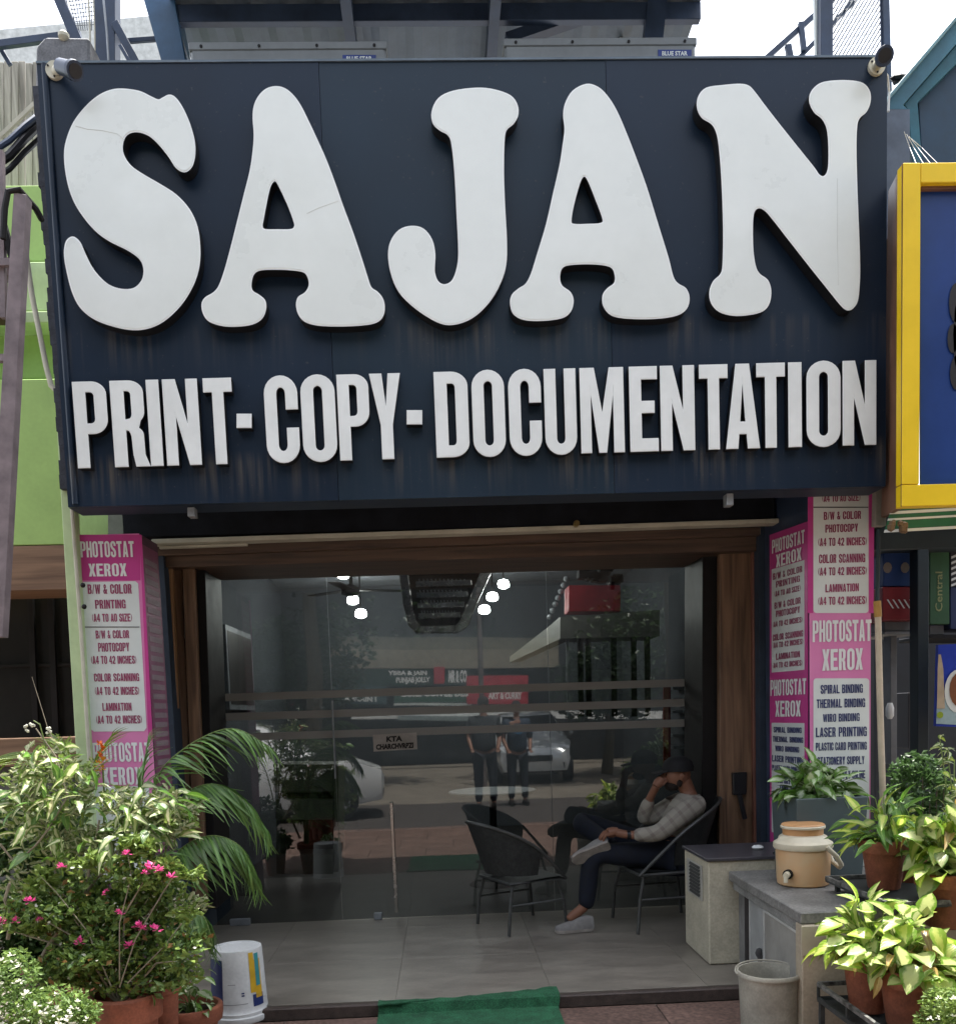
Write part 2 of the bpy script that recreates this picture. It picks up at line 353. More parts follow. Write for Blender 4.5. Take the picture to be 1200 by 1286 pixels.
# ---- sign face: navy with grime runs under the letters
def signmat(k=1.0, c1=(.0045, .0125, .027), c2=(.008, .0195, .040)):
    mt = bpy.data.materials.new('navy_sign_panel'); mt.use_nodes = True; n = mt.node_tree; N = n.nodes; L = n.links
    b = N['Principled BSDF']; ge = N.new('ShaderNodeNewGeometry'); sp = N.new('ShaderNodeSeparateXYZ'); L.new(ge.outputs['Position'], sp.inputs[0])
    mp = N.new('ShaderNodeMapping'); mp.inputs['Scale'].default_value = (26, 1, .9); L.new(ge.outputs['Position'], mp.inputs[0])
    nz = N.new('ShaderNodeTexNoise'); nz.inputs['Scale'].default_value = 1.4; nz.inputs['Detail'].default_value = 7; L.new(mp.outputs[0], nz.inputs[0])
    def band(zc, up, dn):
        cr = N.new('ShaderNodeMapRange'); cr.interpolation_type = 'SMOOTHSTEP'
        cr.inputs[1].default_value = zc-dn; cr.inputs[2].default_value = zc; L.new(sp.outputs[2], cr.inputs[0])
        c2 = N.new('ShaderNodeMapRange'); c2.inputs[1].default_value = zc+up; c2.inputs[2].default_value = zc; L.new(sp.outputs[2], c2.inputs[0])
        mm = N.new('ShaderNodeMath'); mm.operation = 'MULTIPLY'; L.new(cr.outputs[0], mm.inputs[0]); L.new(c2.outputs[0], mm.inputs[1]); return mm
    b1 = band(2.79, .06, .24); b2 = band(3.42, .05, .25)
    su = N.new('ShaderNodeMath'); su.operation = 'MULTIPLY_ADD'; L.new(b2.outputs[0], su.inputs[0]); su.inputs[1].default_value = .5; L.new(b1.outputs[0], su.inputs[2])
    st = N.new('ShaderNodeMapRange'); st.inputs[1].default_value = .45; st.inputs[2].default_value = .72; L.new(nz.outputs[0], st.inputs[0])
    mu = N.new('ShaderNodeMath'); mu.operation = 'MULTIPLY'; L.new(su.outputs[0], mu.inputs[0]); L.new(st.outputs[0], mu.inputs[1])
    mpl = N.new('ShaderNodeMapping'); mpl.inputs['Scale'].default_value = (5, 1, .6); L.new(ge.outputs['Position'], mpl.inputs[0])
    nl = N.new('ShaderNodeTexNoise'); nl.inputs['Scale'].default_value = 1; nl.inputs['Detail'].default_value = 3; L.new(mpl.outputs[0], nl.inputs[0])
    ml = N.new('ShaderNodeMapRange'); ml.inputs[1].default_value = .42; ml.inputs[2].default_value = .62; ml.inputs[3].default_value = .1; ml.inputs[4].default_value = 1.3; L.new(nl.outputs[0], ml.inputs[0])
    mu2 = N.new('ShaderNodeMath'); mu2.operation = 'MULTIPLY'; L.new(mu.outputs[0], mu2.inputs[0]); L.new(ml.outputs[0], mu2.inputs[1]); mu = mu2
    n2 = N.new('ShaderNodeTexNoise'); n2.inputs['Scale'].default_value = 1.3; n2.inputs['Detail'].default_value = 5; L.new(ge.outputs['Position'], n2.inputs[0])
    cr = N.new('ShaderNodeValToRGB'); cr.color_ramp.elements[0].position = .35; cr.color_ramp.elements[1].position = .7
    cr.color_ramp.elements[0].color = (*c1, 1); cr.color_ramp.elements[1].color = (*c2, 1); L.new(n2.outputs[0], cr.inputs[0])
    n4 = N.new('ShaderNodeTexNoise'); n4.inputs['Scale'].default_value = 55; n4.inputs['Detail'].default_value = 2; L.new(ge.outputs['Position'], n4.inputs[0])
    s4 = N.new('ShaderNodeMapRange'); s4.inputs[1].default_value = .70; s4.inputs[2].default_value = .76; s4.inputs[4].default_value = .35; L.new(n4.outputs[0], s4.inputs[0])
    ad = N.new('ShaderNodeMath'); ad.operation = 'ADD'; ad.use_clamp = True; L.new(mu.outputs[0], ad.inputs[0]); L.new(s4.outputs[0], ad.inputs[1])
    mx = N.new('ShaderNodeMix'); mx.data_type = 'RGBA'; L.new(ad.outputs[0], mx.inputs[0]); L.new(cr.outputs[0], mx.inputs[6]); mx.inputs[7].default_value = (.085, .078, .07, 1)
    L.new(mx.outputs[2], b.inputs['Base Color'])
    rr = N.new('ShaderNodeMapRange'); rr.inputs[3].default_value = .30; rr.inputs[4].default_value = .5; L.new(n2.outputs[0], rr.inputs[0]); L.new(rr.outputs[0], b.inputs['Roughness']); b.inputs['Specular IOR Level'].default_value = .28
    bp = N.new('ShaderNodeBump'); bp.inputs['Strength'].default_value = .25; bp.inputs['Distance'].default_value = .02
    n5 = N.new('ShaderNodeTexNoise'); n5.inputs['Scale'].default_value = 1.1; n5.inputs['Detail'].default_value = 1; L.new(ge.outputs['Position'], n5.inputs[0]); L.new(n5.outputs[0], bp.inputs['Height']); L.new(bp.outputs[0], b.inputs['Normal'])
    return mt
navy = signmat(); navy2 = signmat(1, (.0085, .019, .033), (.012, .027, .046)); navy3 = signmat(1, (.006, .0145, .030), (.009, .021, .042))

# ================================================================== GROUND
g = MB()
g.add([(-60, -60, -.012), (60, -60, -.012), (60, 40, -.012), (-60, 40, -.012)], [(0, 1, 2, 3)])
ground = g.build('ground', asphalt, kind='structure')
pv = put('pavement', None, kind='structure') if False else None
pb = MB(); pb.box((-6, -2.6, -.011), (7, 4.48, -.004)); pave = pb.build('pavement', mat('paving_joint', (.06, .05, .045), .9, .3, 20, .5), kind='structure')
for i in range(-7, 10):
    for j in range(0, 6):
        x0 = i*.62+(.31 if j % 2 else 0)+.1; y1 = 4.478-j*.62
        mb = MB(); dz = random.uniform(-.0015, .0015); w = .614
        mb.box((-w/2, -w/2, -.006), (w/2, w/2, .004+dz))
        if i == -7 and j == 0: base_slab = mb.mesh('paving_slab', paving, bevel=.003)
        o = put('paving_slab', base_slab, pave); o.location = (x0, y1-w/2, dz)
# porch floor with a stone nosing
pf = MB(); pf.box((-2.6, 4.56, -.01), (2.6, 6.47, .055)); porch = pf.build('porch_floor', step_stone, kind='structure')
tb = MB(); tb.box((-.3993, -.3993, 0), (.3993, .3993, .006)); tm = tb.mesh('floor_tile', tile_grey, bevel=.0006)
for i in range(-3, 4):
    for j in range(3):
        y0 = 4.56+.0+j*.8
        if j < 2:
            o = put('floor_tile', tm, porch); o.location = (i*.8+.12, y0+.4, .0545)
        else:
            o = put('floor_tile', tm, porch); o.location = (i*.8+.12, y0+.155, .0545); o.scale = (1, .385, 1)
nb = MB(); nb.box((-2.6, 4.515, -.01), (2.6, 4.558, .0565)); nb.build('step_nosing', step_stone, porch, bevel=.006)

# green carpet over the step
cb = MB()
pa, pb2 = atz(474, 1264, .064), atz(701, 1246, .064)
pc = atz(722, 1286, .01)
def crow(y, z, xa, xb): return [Vector((xa, y, z)), Vector((xb, y, z))]
rows = [(pa.y+.01, pb2.y+.08, .067), (4.54, 4.53, .068), (4.505, 4.5, .060), (4.49, 4.488, .014), (4.45, 4.45, .010), (4.0, 4.0, .011), (3.3, 3.3, .010)]
n = 24; grid = []
for k, (ya, yb, z) in enumerate(rows):
    xa = pa.x+.0+(.0 if k < 3 else .0); xb = pb2.x-(0 if k < 3 else .01)*k*.3
    grid.append([Vector((xa+(xb-xa)*i/n, ya+(yb-ya)*i/n+.004*math.sin(i*1.7+k), z+.002*math.sin(i*2.3+k*2)+(0.004 if k < 2 and i > n-3 else 0))) for i in range(n+1)])
vs = [p for r_ in grid for p in r_]; fs = [(k*(n+1)+i, k*(n+1)+i+1, (k+1)*(n+1)+i+1, (k+1)*(n+1)+i) for k in range(len(rows)-1) for i in range(n)]
nv = len(vs)
vs2 = vs+[p-Vector((0, 0, .006)) for p in vs]
fs2 = fs+[tuple(i+nv for i in f[::-1]) for f in fs]
for i in range(n): fs2.append((i, i+nv, i+1+nv, i+1))
for k in range(len(rows)-1):
    a = k*(n+1); b_ = (k+1)*(n+1); fs2 += [(a, b_, b_+nv, a+nv), (a+n, a+n+nv, b_+n+nv, b_+n)]
cb.add(vs2, fs2)
cb.build('floor_mat', mat_green, label='green coarse floor mat hanging over the step at the shop entrance', category='mat')
lt = MB(); p = atz(878, 1250, .004); lt.box((p.x-.035, p.y-.012, .004), (p.x+.03, p.y+.012, .010)); lt.box((p.x+.015, p.y-.02, .0045), (p.x+.05, p.y+.004, .008))
lt.build('paper_scrap', print_white2, label='crumpled white scrap of paper on the red brown paving by the step', category='litter')

# ================================================================== MAIN SIGNBOARD
YS = 4.75
sign = thing('shop_signboard', 'huge navy shop signboard reading SAJAN PRINT-COPY-DOCUMENTATION in raised white letters', 'signboard', (.26, YS, 2.59))
XL, XR, ZB, ZT = -1.813, 2.34, 2.592, 4.674
seams = [XL, at(410, 300, YS).x, at(765, 300, YS).x, XR]
for i in range(3):
    b = MB(); yy = YS+(0, .0025, .001)[i]
    b.box((seams[i]+.001, yy, ZB), (seams[i+1]-.001, yy+.02, ZT)); b.build('panel', (navy, navy2, navy3)[i], sign)
fr = MB(); fr.box((XL-.004, YS+.0265, ZB), (XR+.004, YS+.20, ZT-.003)); fr.build('casing', mat('navy_casing', (.02, .035, .06), .5, .2, 4, .05), sign)
cv = MB()   # rolled left edge of the flex
cv.tube([(XL+.04, YS-.004, ZB+.01), (XL+.04, YS-.004, ZT-.01)], .016, 10); cv.build('edge_fold', navy, sign, smooth=True)
tr = MB(); tr.box((XL, YS-.006, ZT-.004), (XR, YS+.2, ZT+.006)); tr.build('top_trim', mat('trim_blue_grey', (.12, .16, .2), .5), sign)

Lt = {}
Lt['S'] = ((0, 60, 3.2133), [[(490,163),(560,172),(610,195),(638,207),(655,200),(680,188),(705,196),(735,235),(765,300),(785,370),(788,430),(775,480),(745,502),(710,485),(680,440),(640,390),(600,355),(555,340),(515,350),(497,385),(500,430),(530,475),(580,510),(640,545),(710,590),(765,650),(797,720),(808,800),(805,880),(780,960),(730,1040),(660,1105),(590,1135),(520,1138),(440,1120),(370,1090),(320,1045),(290,985),(270,910),(258,840),(262,790),(278,766),(300,762),(325,785),(345,830),(370,880),(400,920),(440,955),(490,972),(540,968),(572,935),(578,890),(560,850),(510,815),(440,780),(380,735),(320,660),(285,590),(265,510),(258,430),(267,370),(295,300),(340,240),(390,195),(440,170)]])
Lt['A'] = ((230, 80, 3.674), [[(425,102),(470,112),(510,145),(545,195),(580,265),(620,350),(660,440),(700,545),(740,660),(785,780),(825,900),(850,980),(868,1030),(895,1050),(920,1080),(930,1120),(922,1165),(890,1195),(820,1208),(720,1212),(620,1208),(560,1190),(530,1155),(520,1110),(530,1075),(560,1055),(578,1025),(575,990),(555,963),(500,953),(430,950),(360,953),(328,970),(316,1010),(320,1045),(350,1065),(378,1090),(383,1130),(365,1175),(320,1203),(250,1213),(180,1210),(120,1190),(92,1155),(84,1110),(100,1078),(140,1053),(165,1020),(190,950),(220,840),(250,720),(280,600),(305,500),(318,420),(325,330),(320,250),(325,195),(345,150),(380,115)],
    [(422,542),(440,565),(480,650),(508,725),(511,750),(495,762),(435,763),(380,762),(367,750),(371,720),(390,620),(404,565)]])
Lt['J'] = ((470, 80, 2.927), [[(375,87),(440,93),(500,115),(526,150),(528,190),(510,222),(485,245),(478,290),(476,400),(480,520),(487,650),(484,740),(462,810),(420,880),(360,935),(290,960),(230,950),(150,900),(90,840),(60,770),(50,700),(60,650),(90,610),(135,595),(180,605),(212,645),(224,700),(222,760),(234,798),(258,810),(285,795),(302,750),(308,690),(302,560),(295,420),(285,310),(272,265),(240,245),(215,220),(210,175),(235,125),(290,98)]])
Lt['A2'] = ((470, 80, 2.927), [[(778,73),(820,83),(855,115),(890,170),(925,250),(960,340),(1000,450),(1040,580),(1080,710),(1098,780),(1115,806),(1145,825),(1158,860),(1148,900),(1110,926),(1030,938),(930,937),(870,925),(840,890),(838,850),(855,825),(880,805),(882,775),(865,747),(800,737),(720,740),(690,752),(682,785),(690,815),(720,838),(732,870),(722,910),(690,935),(620,945),(550,942),(510,920),(498,880),(505,848),(530,825),(555,808),(575,770),(600,690),(630,590),(655,480),(680,370),(692,290),(698,240),(693,190),(700,145),(728,98)],
    [(770,415),(785,433),(812,500),(836,565),(832,584),(780,588),(735,588),(724,577),(733,520),(755,440)]])
Lt['N'] = ((850, 80, 3.4286), [[(200,90),(270,85),(308,93),(335,120),(380,180),(450,270),(530,370),(590,445),(610,474),(628,483),(643,468),(650,430),(650,350),(643,280),(622,237),(590,210),(568,165),(575,120),(610,85),(660,72),(740,70),(800,82),(830,118),(832,165),(815,207),(785,235),(774,280),(772,400),(778,600),(786,800),(787,920),(780,1010),(765,1045),(740,1062),(710,1048),(650,975),(570,875),(480,760),(410,670),(378,634),(352,622),(332,640),(326,700),(328,800),(338,868),(355,903),(390,930),(405,975),(398,1030),(370,1065),(310,1082),(240,1085),(180,1068),(145,1030),(138,980),(155,935),(185,905),(195,860),(197,700),(190,500),(178,350),(165,290),(145,258),(105,232),(85,190),(90,140),(125,102)]])
# letters stand YL in front of the board: trace at that plane
YLf = YS-.075
for k in ('S', 'A', 'J', 'A2', 'N'):
    (ox, oy, sc), loops = Lt[k]; out = []
    for lp in loops:
        q = [at(ox+x/sc, oy+y/sc, YLf) for x, y in cm(lp, n=4)]
        out.append([(p.x, p.z) for p in q])
    me = solid_from_loops(out, .073, .0065, [white_acrylic, trim_edge, black_return], off=sign.location, y=YLf)
    put('letter', me, sign, label='big raised white rounded letter %s' % k[0])

def cm_open(p):
    return [tuple((1-t)*a[i]+t*b_[i] for i in (0, 1)) for a, b_ in zip(p, p[1:]) for t in (0, .5)]+[p[-1]]
# seams and creases in the acrylic
crease = mat('acrylic_crease', (.65, .68, .65), .5, .1, 5, 0)
for pts_ in ([(1051, 224), (1051, 300), (1052, 358)], [(95, 158), (110, 162), (130, 164), (148, 168), (156, 176)], [(385, 268), (400, 261), (425, 252)]):
    b = MB(); b.tube([at(x, y, YLf-.0012) for x, y in cm_open(pts_)], .0022, 5); b.build('seam', crease, sign, smooth=True)
# condensed letters: outlines in a unit cell, x 0..1, y 0 (top)..1
def arc(cx, cy, rx, ry, a0, a1, n=6): return [(cx+rx*math.cos(rad(a0+(a1-a0)*i/n)), cy-ry*math.sin(rad(a0+(a1-a0)*i/n))) for i in range(n+1)]
s_, h_ = .37, .15
def ring(x0, x1, y0, y1, ry): 
    cx = (x0+x1)/2; rx = (x1-x0)/2
    return arc(cx, y0+ry, rx, ry, 180, 0, 12)+arc(cx, y1-ry, rx, ry, 0, -180, 12)
G_ = {}
G_['I'] = [[(0, 0), (1, 0), (1, 1), (0, 1)]]
G_['-'] = G_['I']
G_['O'] = [ring(0, 1, -.01, 1.01, .2), ring(.37, .63, .125, .875, .06)]
G_['D'] = [[(0, 0)]+arc(.5, .17, .5, .17, 90, 0, 8)+arc(.5, .83, .5, .17, 0, -90, 8)+[(0, 1)], [(.38, .14)]+arc(.52, .19, .10, .05, 90, 0, 4)+arc(.52, .81, .10, .05, 0, -90, 4)+[(.38, .86)]]
G_['P'] = [[(0, 0)]+arc(.55, .15, .45, .15, 90, 0, 8)+arc(.55, .44, .45, .17, 0, -90, 8)+[(.38, .61), (.38, 1), (0, 1)], [(.38, .125)]+arc(.5, .17, .12, .045, 90, 0, 4)+arc(.5, .435, .12, .05, 0, -90, 4)+[(.38, .485)]]
G_['R'] = [[(0, 0)]+arc(.5, .14, .42, .14, 90, 0, 8)+arc(.6, .36, .32, .14, 0, -50, 5)+arc(.62, .64, .25, .1, 60, 0, 5)+[(.88, .86), (1.0, 1), (.60, 1), (.54, .86), (.52, .68)]+arc(.42, .68, .1, .1, 20, 90, 3)+[(.38, .58), (.38, 1), (0, 1)], [(.38, .125)]+arc(.46, .165, .10, .04, 90, 0, 4)+arc(.46, .39, .10, .055, 0, -90, 4)+[(.38, .45)]]
G_['N'] = [[(0, 0), (.37, 0), (.66, .52), (.66, 0), (1, 0), (1, 1), (.66, 1), (.34, .44), (.34, 1), (0, 1)]]
G_['T'] = [[(0, 0), (1, 0), (1, .165), (.70, .165), (.70, 1), (.30, 1), (.30, .165), (0, .165)]]
G_['C'] = [arc(.5, .2, .5, .21, 0, 180, 12)+arc(.5, .8, .5, .21, 180, 360, 12)+[(1, .60), (.63, .60)]+arc(.5, .80, .13, .07, 0, -180, 6)+arc(.5, .20, .13, .07, 180, 0, 6)+[(.63, .39), (1, .39)]]
G_['Y'] = [[(0, 0), (.40, 0), (.5, .38), (.60, 0), (1, 0), (.70, .60), (.70, 1), (.31, 1), (.31, .60)]]
G_['U'] = [[(0, 0), (.37, 0)]+arc(.5, .82, .13, .06, 180, 360, 6)+[(.63, 0), (1, 0)]+arc(.5, .81, .5, .2, 0, -180, 12)]
G_['M'] = [[(0, 0), (.33, 0), (.5, .52), (.67, 0), (1, 0), (1, 1), (.755, 1), (.755, .32), (.59, 1), (.41, 1), (.245, .32), (.245, 1), (0, 1)]]
G_['E'] = [[(0, 0), (.98, 0), (.98, .155), (.42, .155), (.42, .405), (.88, .405), (.88, .55), (.42, .55), (.42, .845), (1, .845), (1, 1), (0, 1)]]
G_['A'] = [[(.30, 0), (.70, 0), (1, 1), (.64, 1), (.605, .83), (.395, .83), (.36, 1), (0, 1)], [(.5, .24), (.575, .68), (.425, .68)]]
G_['H'] = [[(0, 0), (.37, 0), (.37, .40), (.63, .40), (.63, 0), (1, 0), (1, 1), (.63, 1), (.63, .56), (.37, .56), (.37, 1), (0, 1)]]
G_['X'] = [[(0, 0), (.38, 0), (.5, .26), (.62, 0), (1, 0), (.72, .49), (1, 1), (.61, 1), (.5, .72), (.39, 1), (0, 1), (.28, .49)]]
G_['S'] = [arc(.5, .2, .5, .21, 0, 180, 10)+[(.02, .36), (.2, .50), (.5, .60), (.62, .68)]+arc(.5, .80, .12, .07, 20, -180, 6)+[(.38, .66), (0, .66)]+arc(.5, .80, .5, .21, 180, 360, 10)+[(.98, .62), (.8, .48), (.5, .38), (.38, .30)]+arc(.5, .2, .12, .07, 180, 0, 6)+[(.62, .30), (1, .30)]]
G_['L'] = [[(0, 0), (.4, 0), (.4, .845), (1, .845), (1, 1), (0, 1)]]
G_['F'] = [[(0, 0), (1, 0), (1, .155), (.4, .155), (.4, .41), (.9, .41), (.9, .56), (.4, .56), (.4, 1), (0, 1)]]
G_['V'] = [[(0, 0), (.37, 0), (.5, .70), (.63, 0), (1, 0), (.72, 1), (.28, 1)]]
G_['W'] = [[(0, 0), (.25, 0), (.32, .62), (.42, 0), (.58, 0), (.68, .62), (.75, 0), (1, 0), (.83, 1), (.60, 1), (.5, .42), (.40, 1), (.17, 1)]]
G_['G'] = [arc(.5, .2, .5, .21, 0, 180, 10)+arc(.5, .8, .5, .21, 180, 300, 8)+[(.80, 1), (1, 1), (1, .47), (.52, .47), (.52, .61), (.66, .61)]+arc(.5, .80, .14, .07, 0, -180, 6)+arc(.5, .20, .13, .07, 180, 0, 6)+[(.63, .36), (1, .36)]]
G_['B'] = [[(0, 0)]+arc(.55, .15, .42, .15, 90, 0, 6)+[(.97, .36), (.84, .48), (1, .60)]+arc(.55, .84, .45, .16, 0, -90, 6)+[(0, 1)], [(.38, .14), (.55, .14), (.62, .2), (.62, .36), (.55, .42), (.38, .42)], [(.38, .56), (.55, .56), (.64, .62), (.64, .80), (.55, .86), (.38, .86)]]
G_['K'] = [[(0, 0), (.37, 0), (.37, .38), (.62, 0), (1, 0), (.66, .46), (1, 1), (.6, 1), (.37, .6), (.37, 1), (0, 1)]]
G_['4'] = [[(.45, 0), (.85, 0), (.85, .62), (1, .62), (1, .77), (.85, .77), (.85, 1), (.5, 1), (.5, .77), (0, .77), (0, .62)], [(.5, .25), (.28, .62), (.5, .62)]]
G_['0'] = G_['O']
G_['2'] = [arc(.5, .22, .5, .23, 0, 180, 8)+[(0, .34), (.36, .34)]+arc(.5, .22, .13, .08, 180, 0, 5)+[(.6, .42), (0, .86), (0, 1), (1, 1), (1, .85), (.5, .85), (1, .42)]]
G_['&'] = [[(.3, .5), (.12, .3), (.15, .08), (.35, 0), (.6, .02), (.72, .16), (.68, .34), (.52, .46), (.68, .68), (.76, .52), (1, .52), (.86, .80), (1, 1), (.68, 1), (.62, .94), (.4, 1.02), (.1, .95), (0, .76), (.08, .6)], [(.34, .16), (.36, .28), (.42, .34), (.48, .28), (.47, .17)], [(.3, .66), (.26, .78), (.36, .88), (.50, .82)]]
G_['/'] = [[(.68, 0), (1, 0), (.32, 1), (0, 1)]]
G_['Z'] = [[(0, 0), (1, 0), (1, .15), (.42, .845), (1, .845), (1, 1), (0, 1), (0, .85), (.58, .155), (0, .155)]]
G_['('] = [[(1, 0), (.35, .18), (0, .5), (.35, .82), (1, 1), (1, .93), (.65, .75), (.5, .5), (.65, .25), (1, .07)]]
G_[')'] = [[(1-a, b) for a, b in G_['('][0]]]
row = [('P',90,132),('R',137,182),('I',182.5,198.5),('N',203,247),('T',254,290),('-',297,316),('C',330,372),('O',376,419),('P',422,461.5),('Y',463,502),('-',510.5,530),
       ('D',544,586),('O',591,632),('C',637,678),('U',682,722),('M',727,782),('E',789,825),('N',828,871),('T',877,913),('A',910,953),('T',949,985),('I',989,1006),('O',1012,1055),('N',1057.5,1100)]
small_face = mat('small_letter_white', (.77, .80, .78), .35, .05, 5, .03, col2=(.69, .72, .70))
YSm = YS-.055
for ch, x0, x1 in row:
    def tf(u, v):
        xt = x0+(x1-x0)*u
        yt = 479.5-(xt-90)*.0272; yb = 588-(xt-98)*.0295
        if ch == '-':
            yt, yb = (519.5, 537.5) if xt < 400 else (515, 533)
            lean = 0
        else: lean = 8*(1-(xt-90)/1000)
        p = at(xt+lean*v, yt+(yb-yt)*v, YSm); return (p.x, p.z)
    me = solid_from_loops([[tf(u, v) for u, v in lp] for lp in G_[ch]], .053, .003, [small_face, trim_edge, black_return], off=sign.location, y=YSm)
    put('letter' if ch != '-' else 'hyphen', me, sign)

# bullet cameras at both upper corners of the board
def bullet(label, base, tip, flip):
    t = thing('security_camera', label, 'camera', base)
    b = MB(); b.tube([base+Vector((0, -.001, 0)), base+Vector((0, -.018, 0))], .042, 20); b.build('mount_plate', cream_paint, t, smooth=True)
    b = MB(); mid = base.lerp(tip, .45)+Vector((0, -.03, 0)); b.tube([base, mid], [.021, .026], 12); b.build('arm', cream_paint, t, smooth=True)
    b = MB(); b.tube([mid, tip], [.034, .037], 16); d = (tip-mid).normalized(); b.tube([tip, tip+d*.022], [.043, .041], 16); b.build('housing', steel_blue, t, smooth=True)
    b = MB(); b.tube([tip+d*.0225, tip+d*.026], .03, 14); b.build('lens', black_plastic, t)
    for a in (30, 150, 270):
        b = MB(); c = base+Vector((math.cos(rad(a))*.032, -.02, math.sin(rad(a))*.032)); b.tube([c, c+Vector((0, -.004, 0))], .005, 6); b.build('screw', dark_frame, t)
bullet('small round cream and navy security camera on the upper left corner of the navy signboard', at(70, 90, YS), at(92, 88, 4.55), 1)
bullet('small round cream and navy security camera on the upper right corner of the navy signboard', at(1099, 85, YS), at(1110, 70, 4.55), 1)

# ================================================================== ADVERT COLUMNS
def rows_on(parent, rows, f, Y, dx, m_, bold=.035):
    for txt, x0, x1, yc, h in rows:
        b = MB(); glyph_text(b, txt, [f(x0, yc-h/2+dx[0], Y), f(x1, yc-h/2+dx[1], Y), f(x1, yc+h/2+dx[1], Y), f(x0, yc+h/2+dx[0], Y)])
        b.build('lettering', m_ if not callable(m_) else m_(txt), parent)
def rounded(x0, y0, x1, y1, r, f, Y, sl=0):
    pts = []
    for cx, cy, a in ((x1-r, y0+r, 90), (x1-r, y1-r, 0), (x0+r, y1-r, -90), (x0+r, y0+r, 180)):
        for k in range(5):
            t = rad(a-90*k/4); x = cx+r*math.cos(t); y = cy-r*math.sin(t); pts.append(f(x, y+sl*(x-x0), Y))
    return pts
# right column
XR0, XR1, YC = 2.06, 2.405, 5.05
colr = thing('advert_column', 'square pink advertising column to the right of the entrance listing copy and binding services', 'column', (XR0, YC, 0))
b = MB(); b.box((XR0+.004, YC+.004, 0), (XR1-.002, YC+.70, 2.9)); b.build('core', steel_blue, colr)
b = MB(); b.hexa([Vector((XR0, YC, 2.85)), Vector((XR1, YC, 2.85)), Vector((XR1, YC, .3)), Vector((XR0, YC, .3))], [Vector((XR0, YC+.004, 2.85)), Vector((XR1, YC+.004, 2.85)), Vector((XR1, YC+.004, .3)), Vector((XR0, YC+.004, .3))]); b.build('front_panel', pink, colr)
def flat(pts, dv, name, m_, parent): 
    b = MB(); b.prism(pts, dv); return b.build(name, m_, parent)
e = YC-.001
flat(rounded(1021, 560, 1090, 770, 4, at, e), (0, -.001, 0), 'white_panel', print_white, colr)
flat(rounded(1021, 852, 1091, 1100, 4, at, e), (0, -.001, 0), 'white_panel', print_white, colr)
flat([at(1014, 600, e), at(1020.5, 600, e), at(1020.5, 770, e), at(1014, 770, e)], (0, -.0007, 0), 'magenta_edge', magenta, colr)
flat([at(1091, 600, e), at(1097.5, 600, e), at(1096.5, 770, e), at(1091, 770, e)], (0, -.0007, 0), 'magenta_edge', magenta, colr)
e2 = YC-.004
rows_on(colr, [('PRINTING',1036,1078,611,12),('(A4 TO A0 SIZE)',1032,1080,626,9),('B/W & COLOR',1034,1081,648,10),('PHOTOCOPY',1036,1077,664,10),('(A4 TO 42 INCHES)',1027,1088,681,10),
    ('COLOR SCANNING',1028,1086,702,11),('(A4 TO 42 INCHES)',1027,1088,718,10),('LAMINATION',1036,1078,739,10),('(A4 TO 42 INCHES)',1027,1088,755,10)], at, e2, (0, -1.5), print_red)
rows_on(colr, [('PHOTOSTAT',1020,1094,793,27),('XEROX',1032,1083,829,27)], at, e2, (0, -1.5), print_white2, .05)
rows_on(colr, [('SPIRAL BINDING',1030,1083,866,11),('THERMAL BINDING',1025,1086,884,11),('WIRO BINDING',1033,1079,902,10),('LASER PRINTING',1024,1088,920,12),('PLASTIC CARD PRINTING',1024,1088,938,10),('STATIONERY SUPPLY',1026,1085,956,10),
    ('PASSPORT APPLY ONLINE',1026,1086,974,10)], at, e2, (0, -1.5), print_navy)
b = MB(); q = pq(1021, 636.5, 1090, 637.6, e2); b.add(q, [(0, 1, 2, 3)]); b.build('divider_line', dark_frame, colr)
# side of the right column, facing the entrance
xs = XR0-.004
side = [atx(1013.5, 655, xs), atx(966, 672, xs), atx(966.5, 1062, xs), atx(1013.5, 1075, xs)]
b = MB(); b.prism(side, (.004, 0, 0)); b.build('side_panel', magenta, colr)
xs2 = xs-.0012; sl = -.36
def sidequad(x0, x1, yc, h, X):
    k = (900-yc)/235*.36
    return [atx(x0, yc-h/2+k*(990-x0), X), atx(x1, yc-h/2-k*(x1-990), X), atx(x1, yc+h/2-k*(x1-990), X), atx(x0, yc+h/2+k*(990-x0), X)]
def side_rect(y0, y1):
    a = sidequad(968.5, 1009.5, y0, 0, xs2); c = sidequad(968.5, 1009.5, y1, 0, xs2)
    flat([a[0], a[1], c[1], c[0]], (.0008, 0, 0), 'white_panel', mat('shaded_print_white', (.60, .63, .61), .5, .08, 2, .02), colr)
side_rect(709, 843); side_rect(908, 1050)
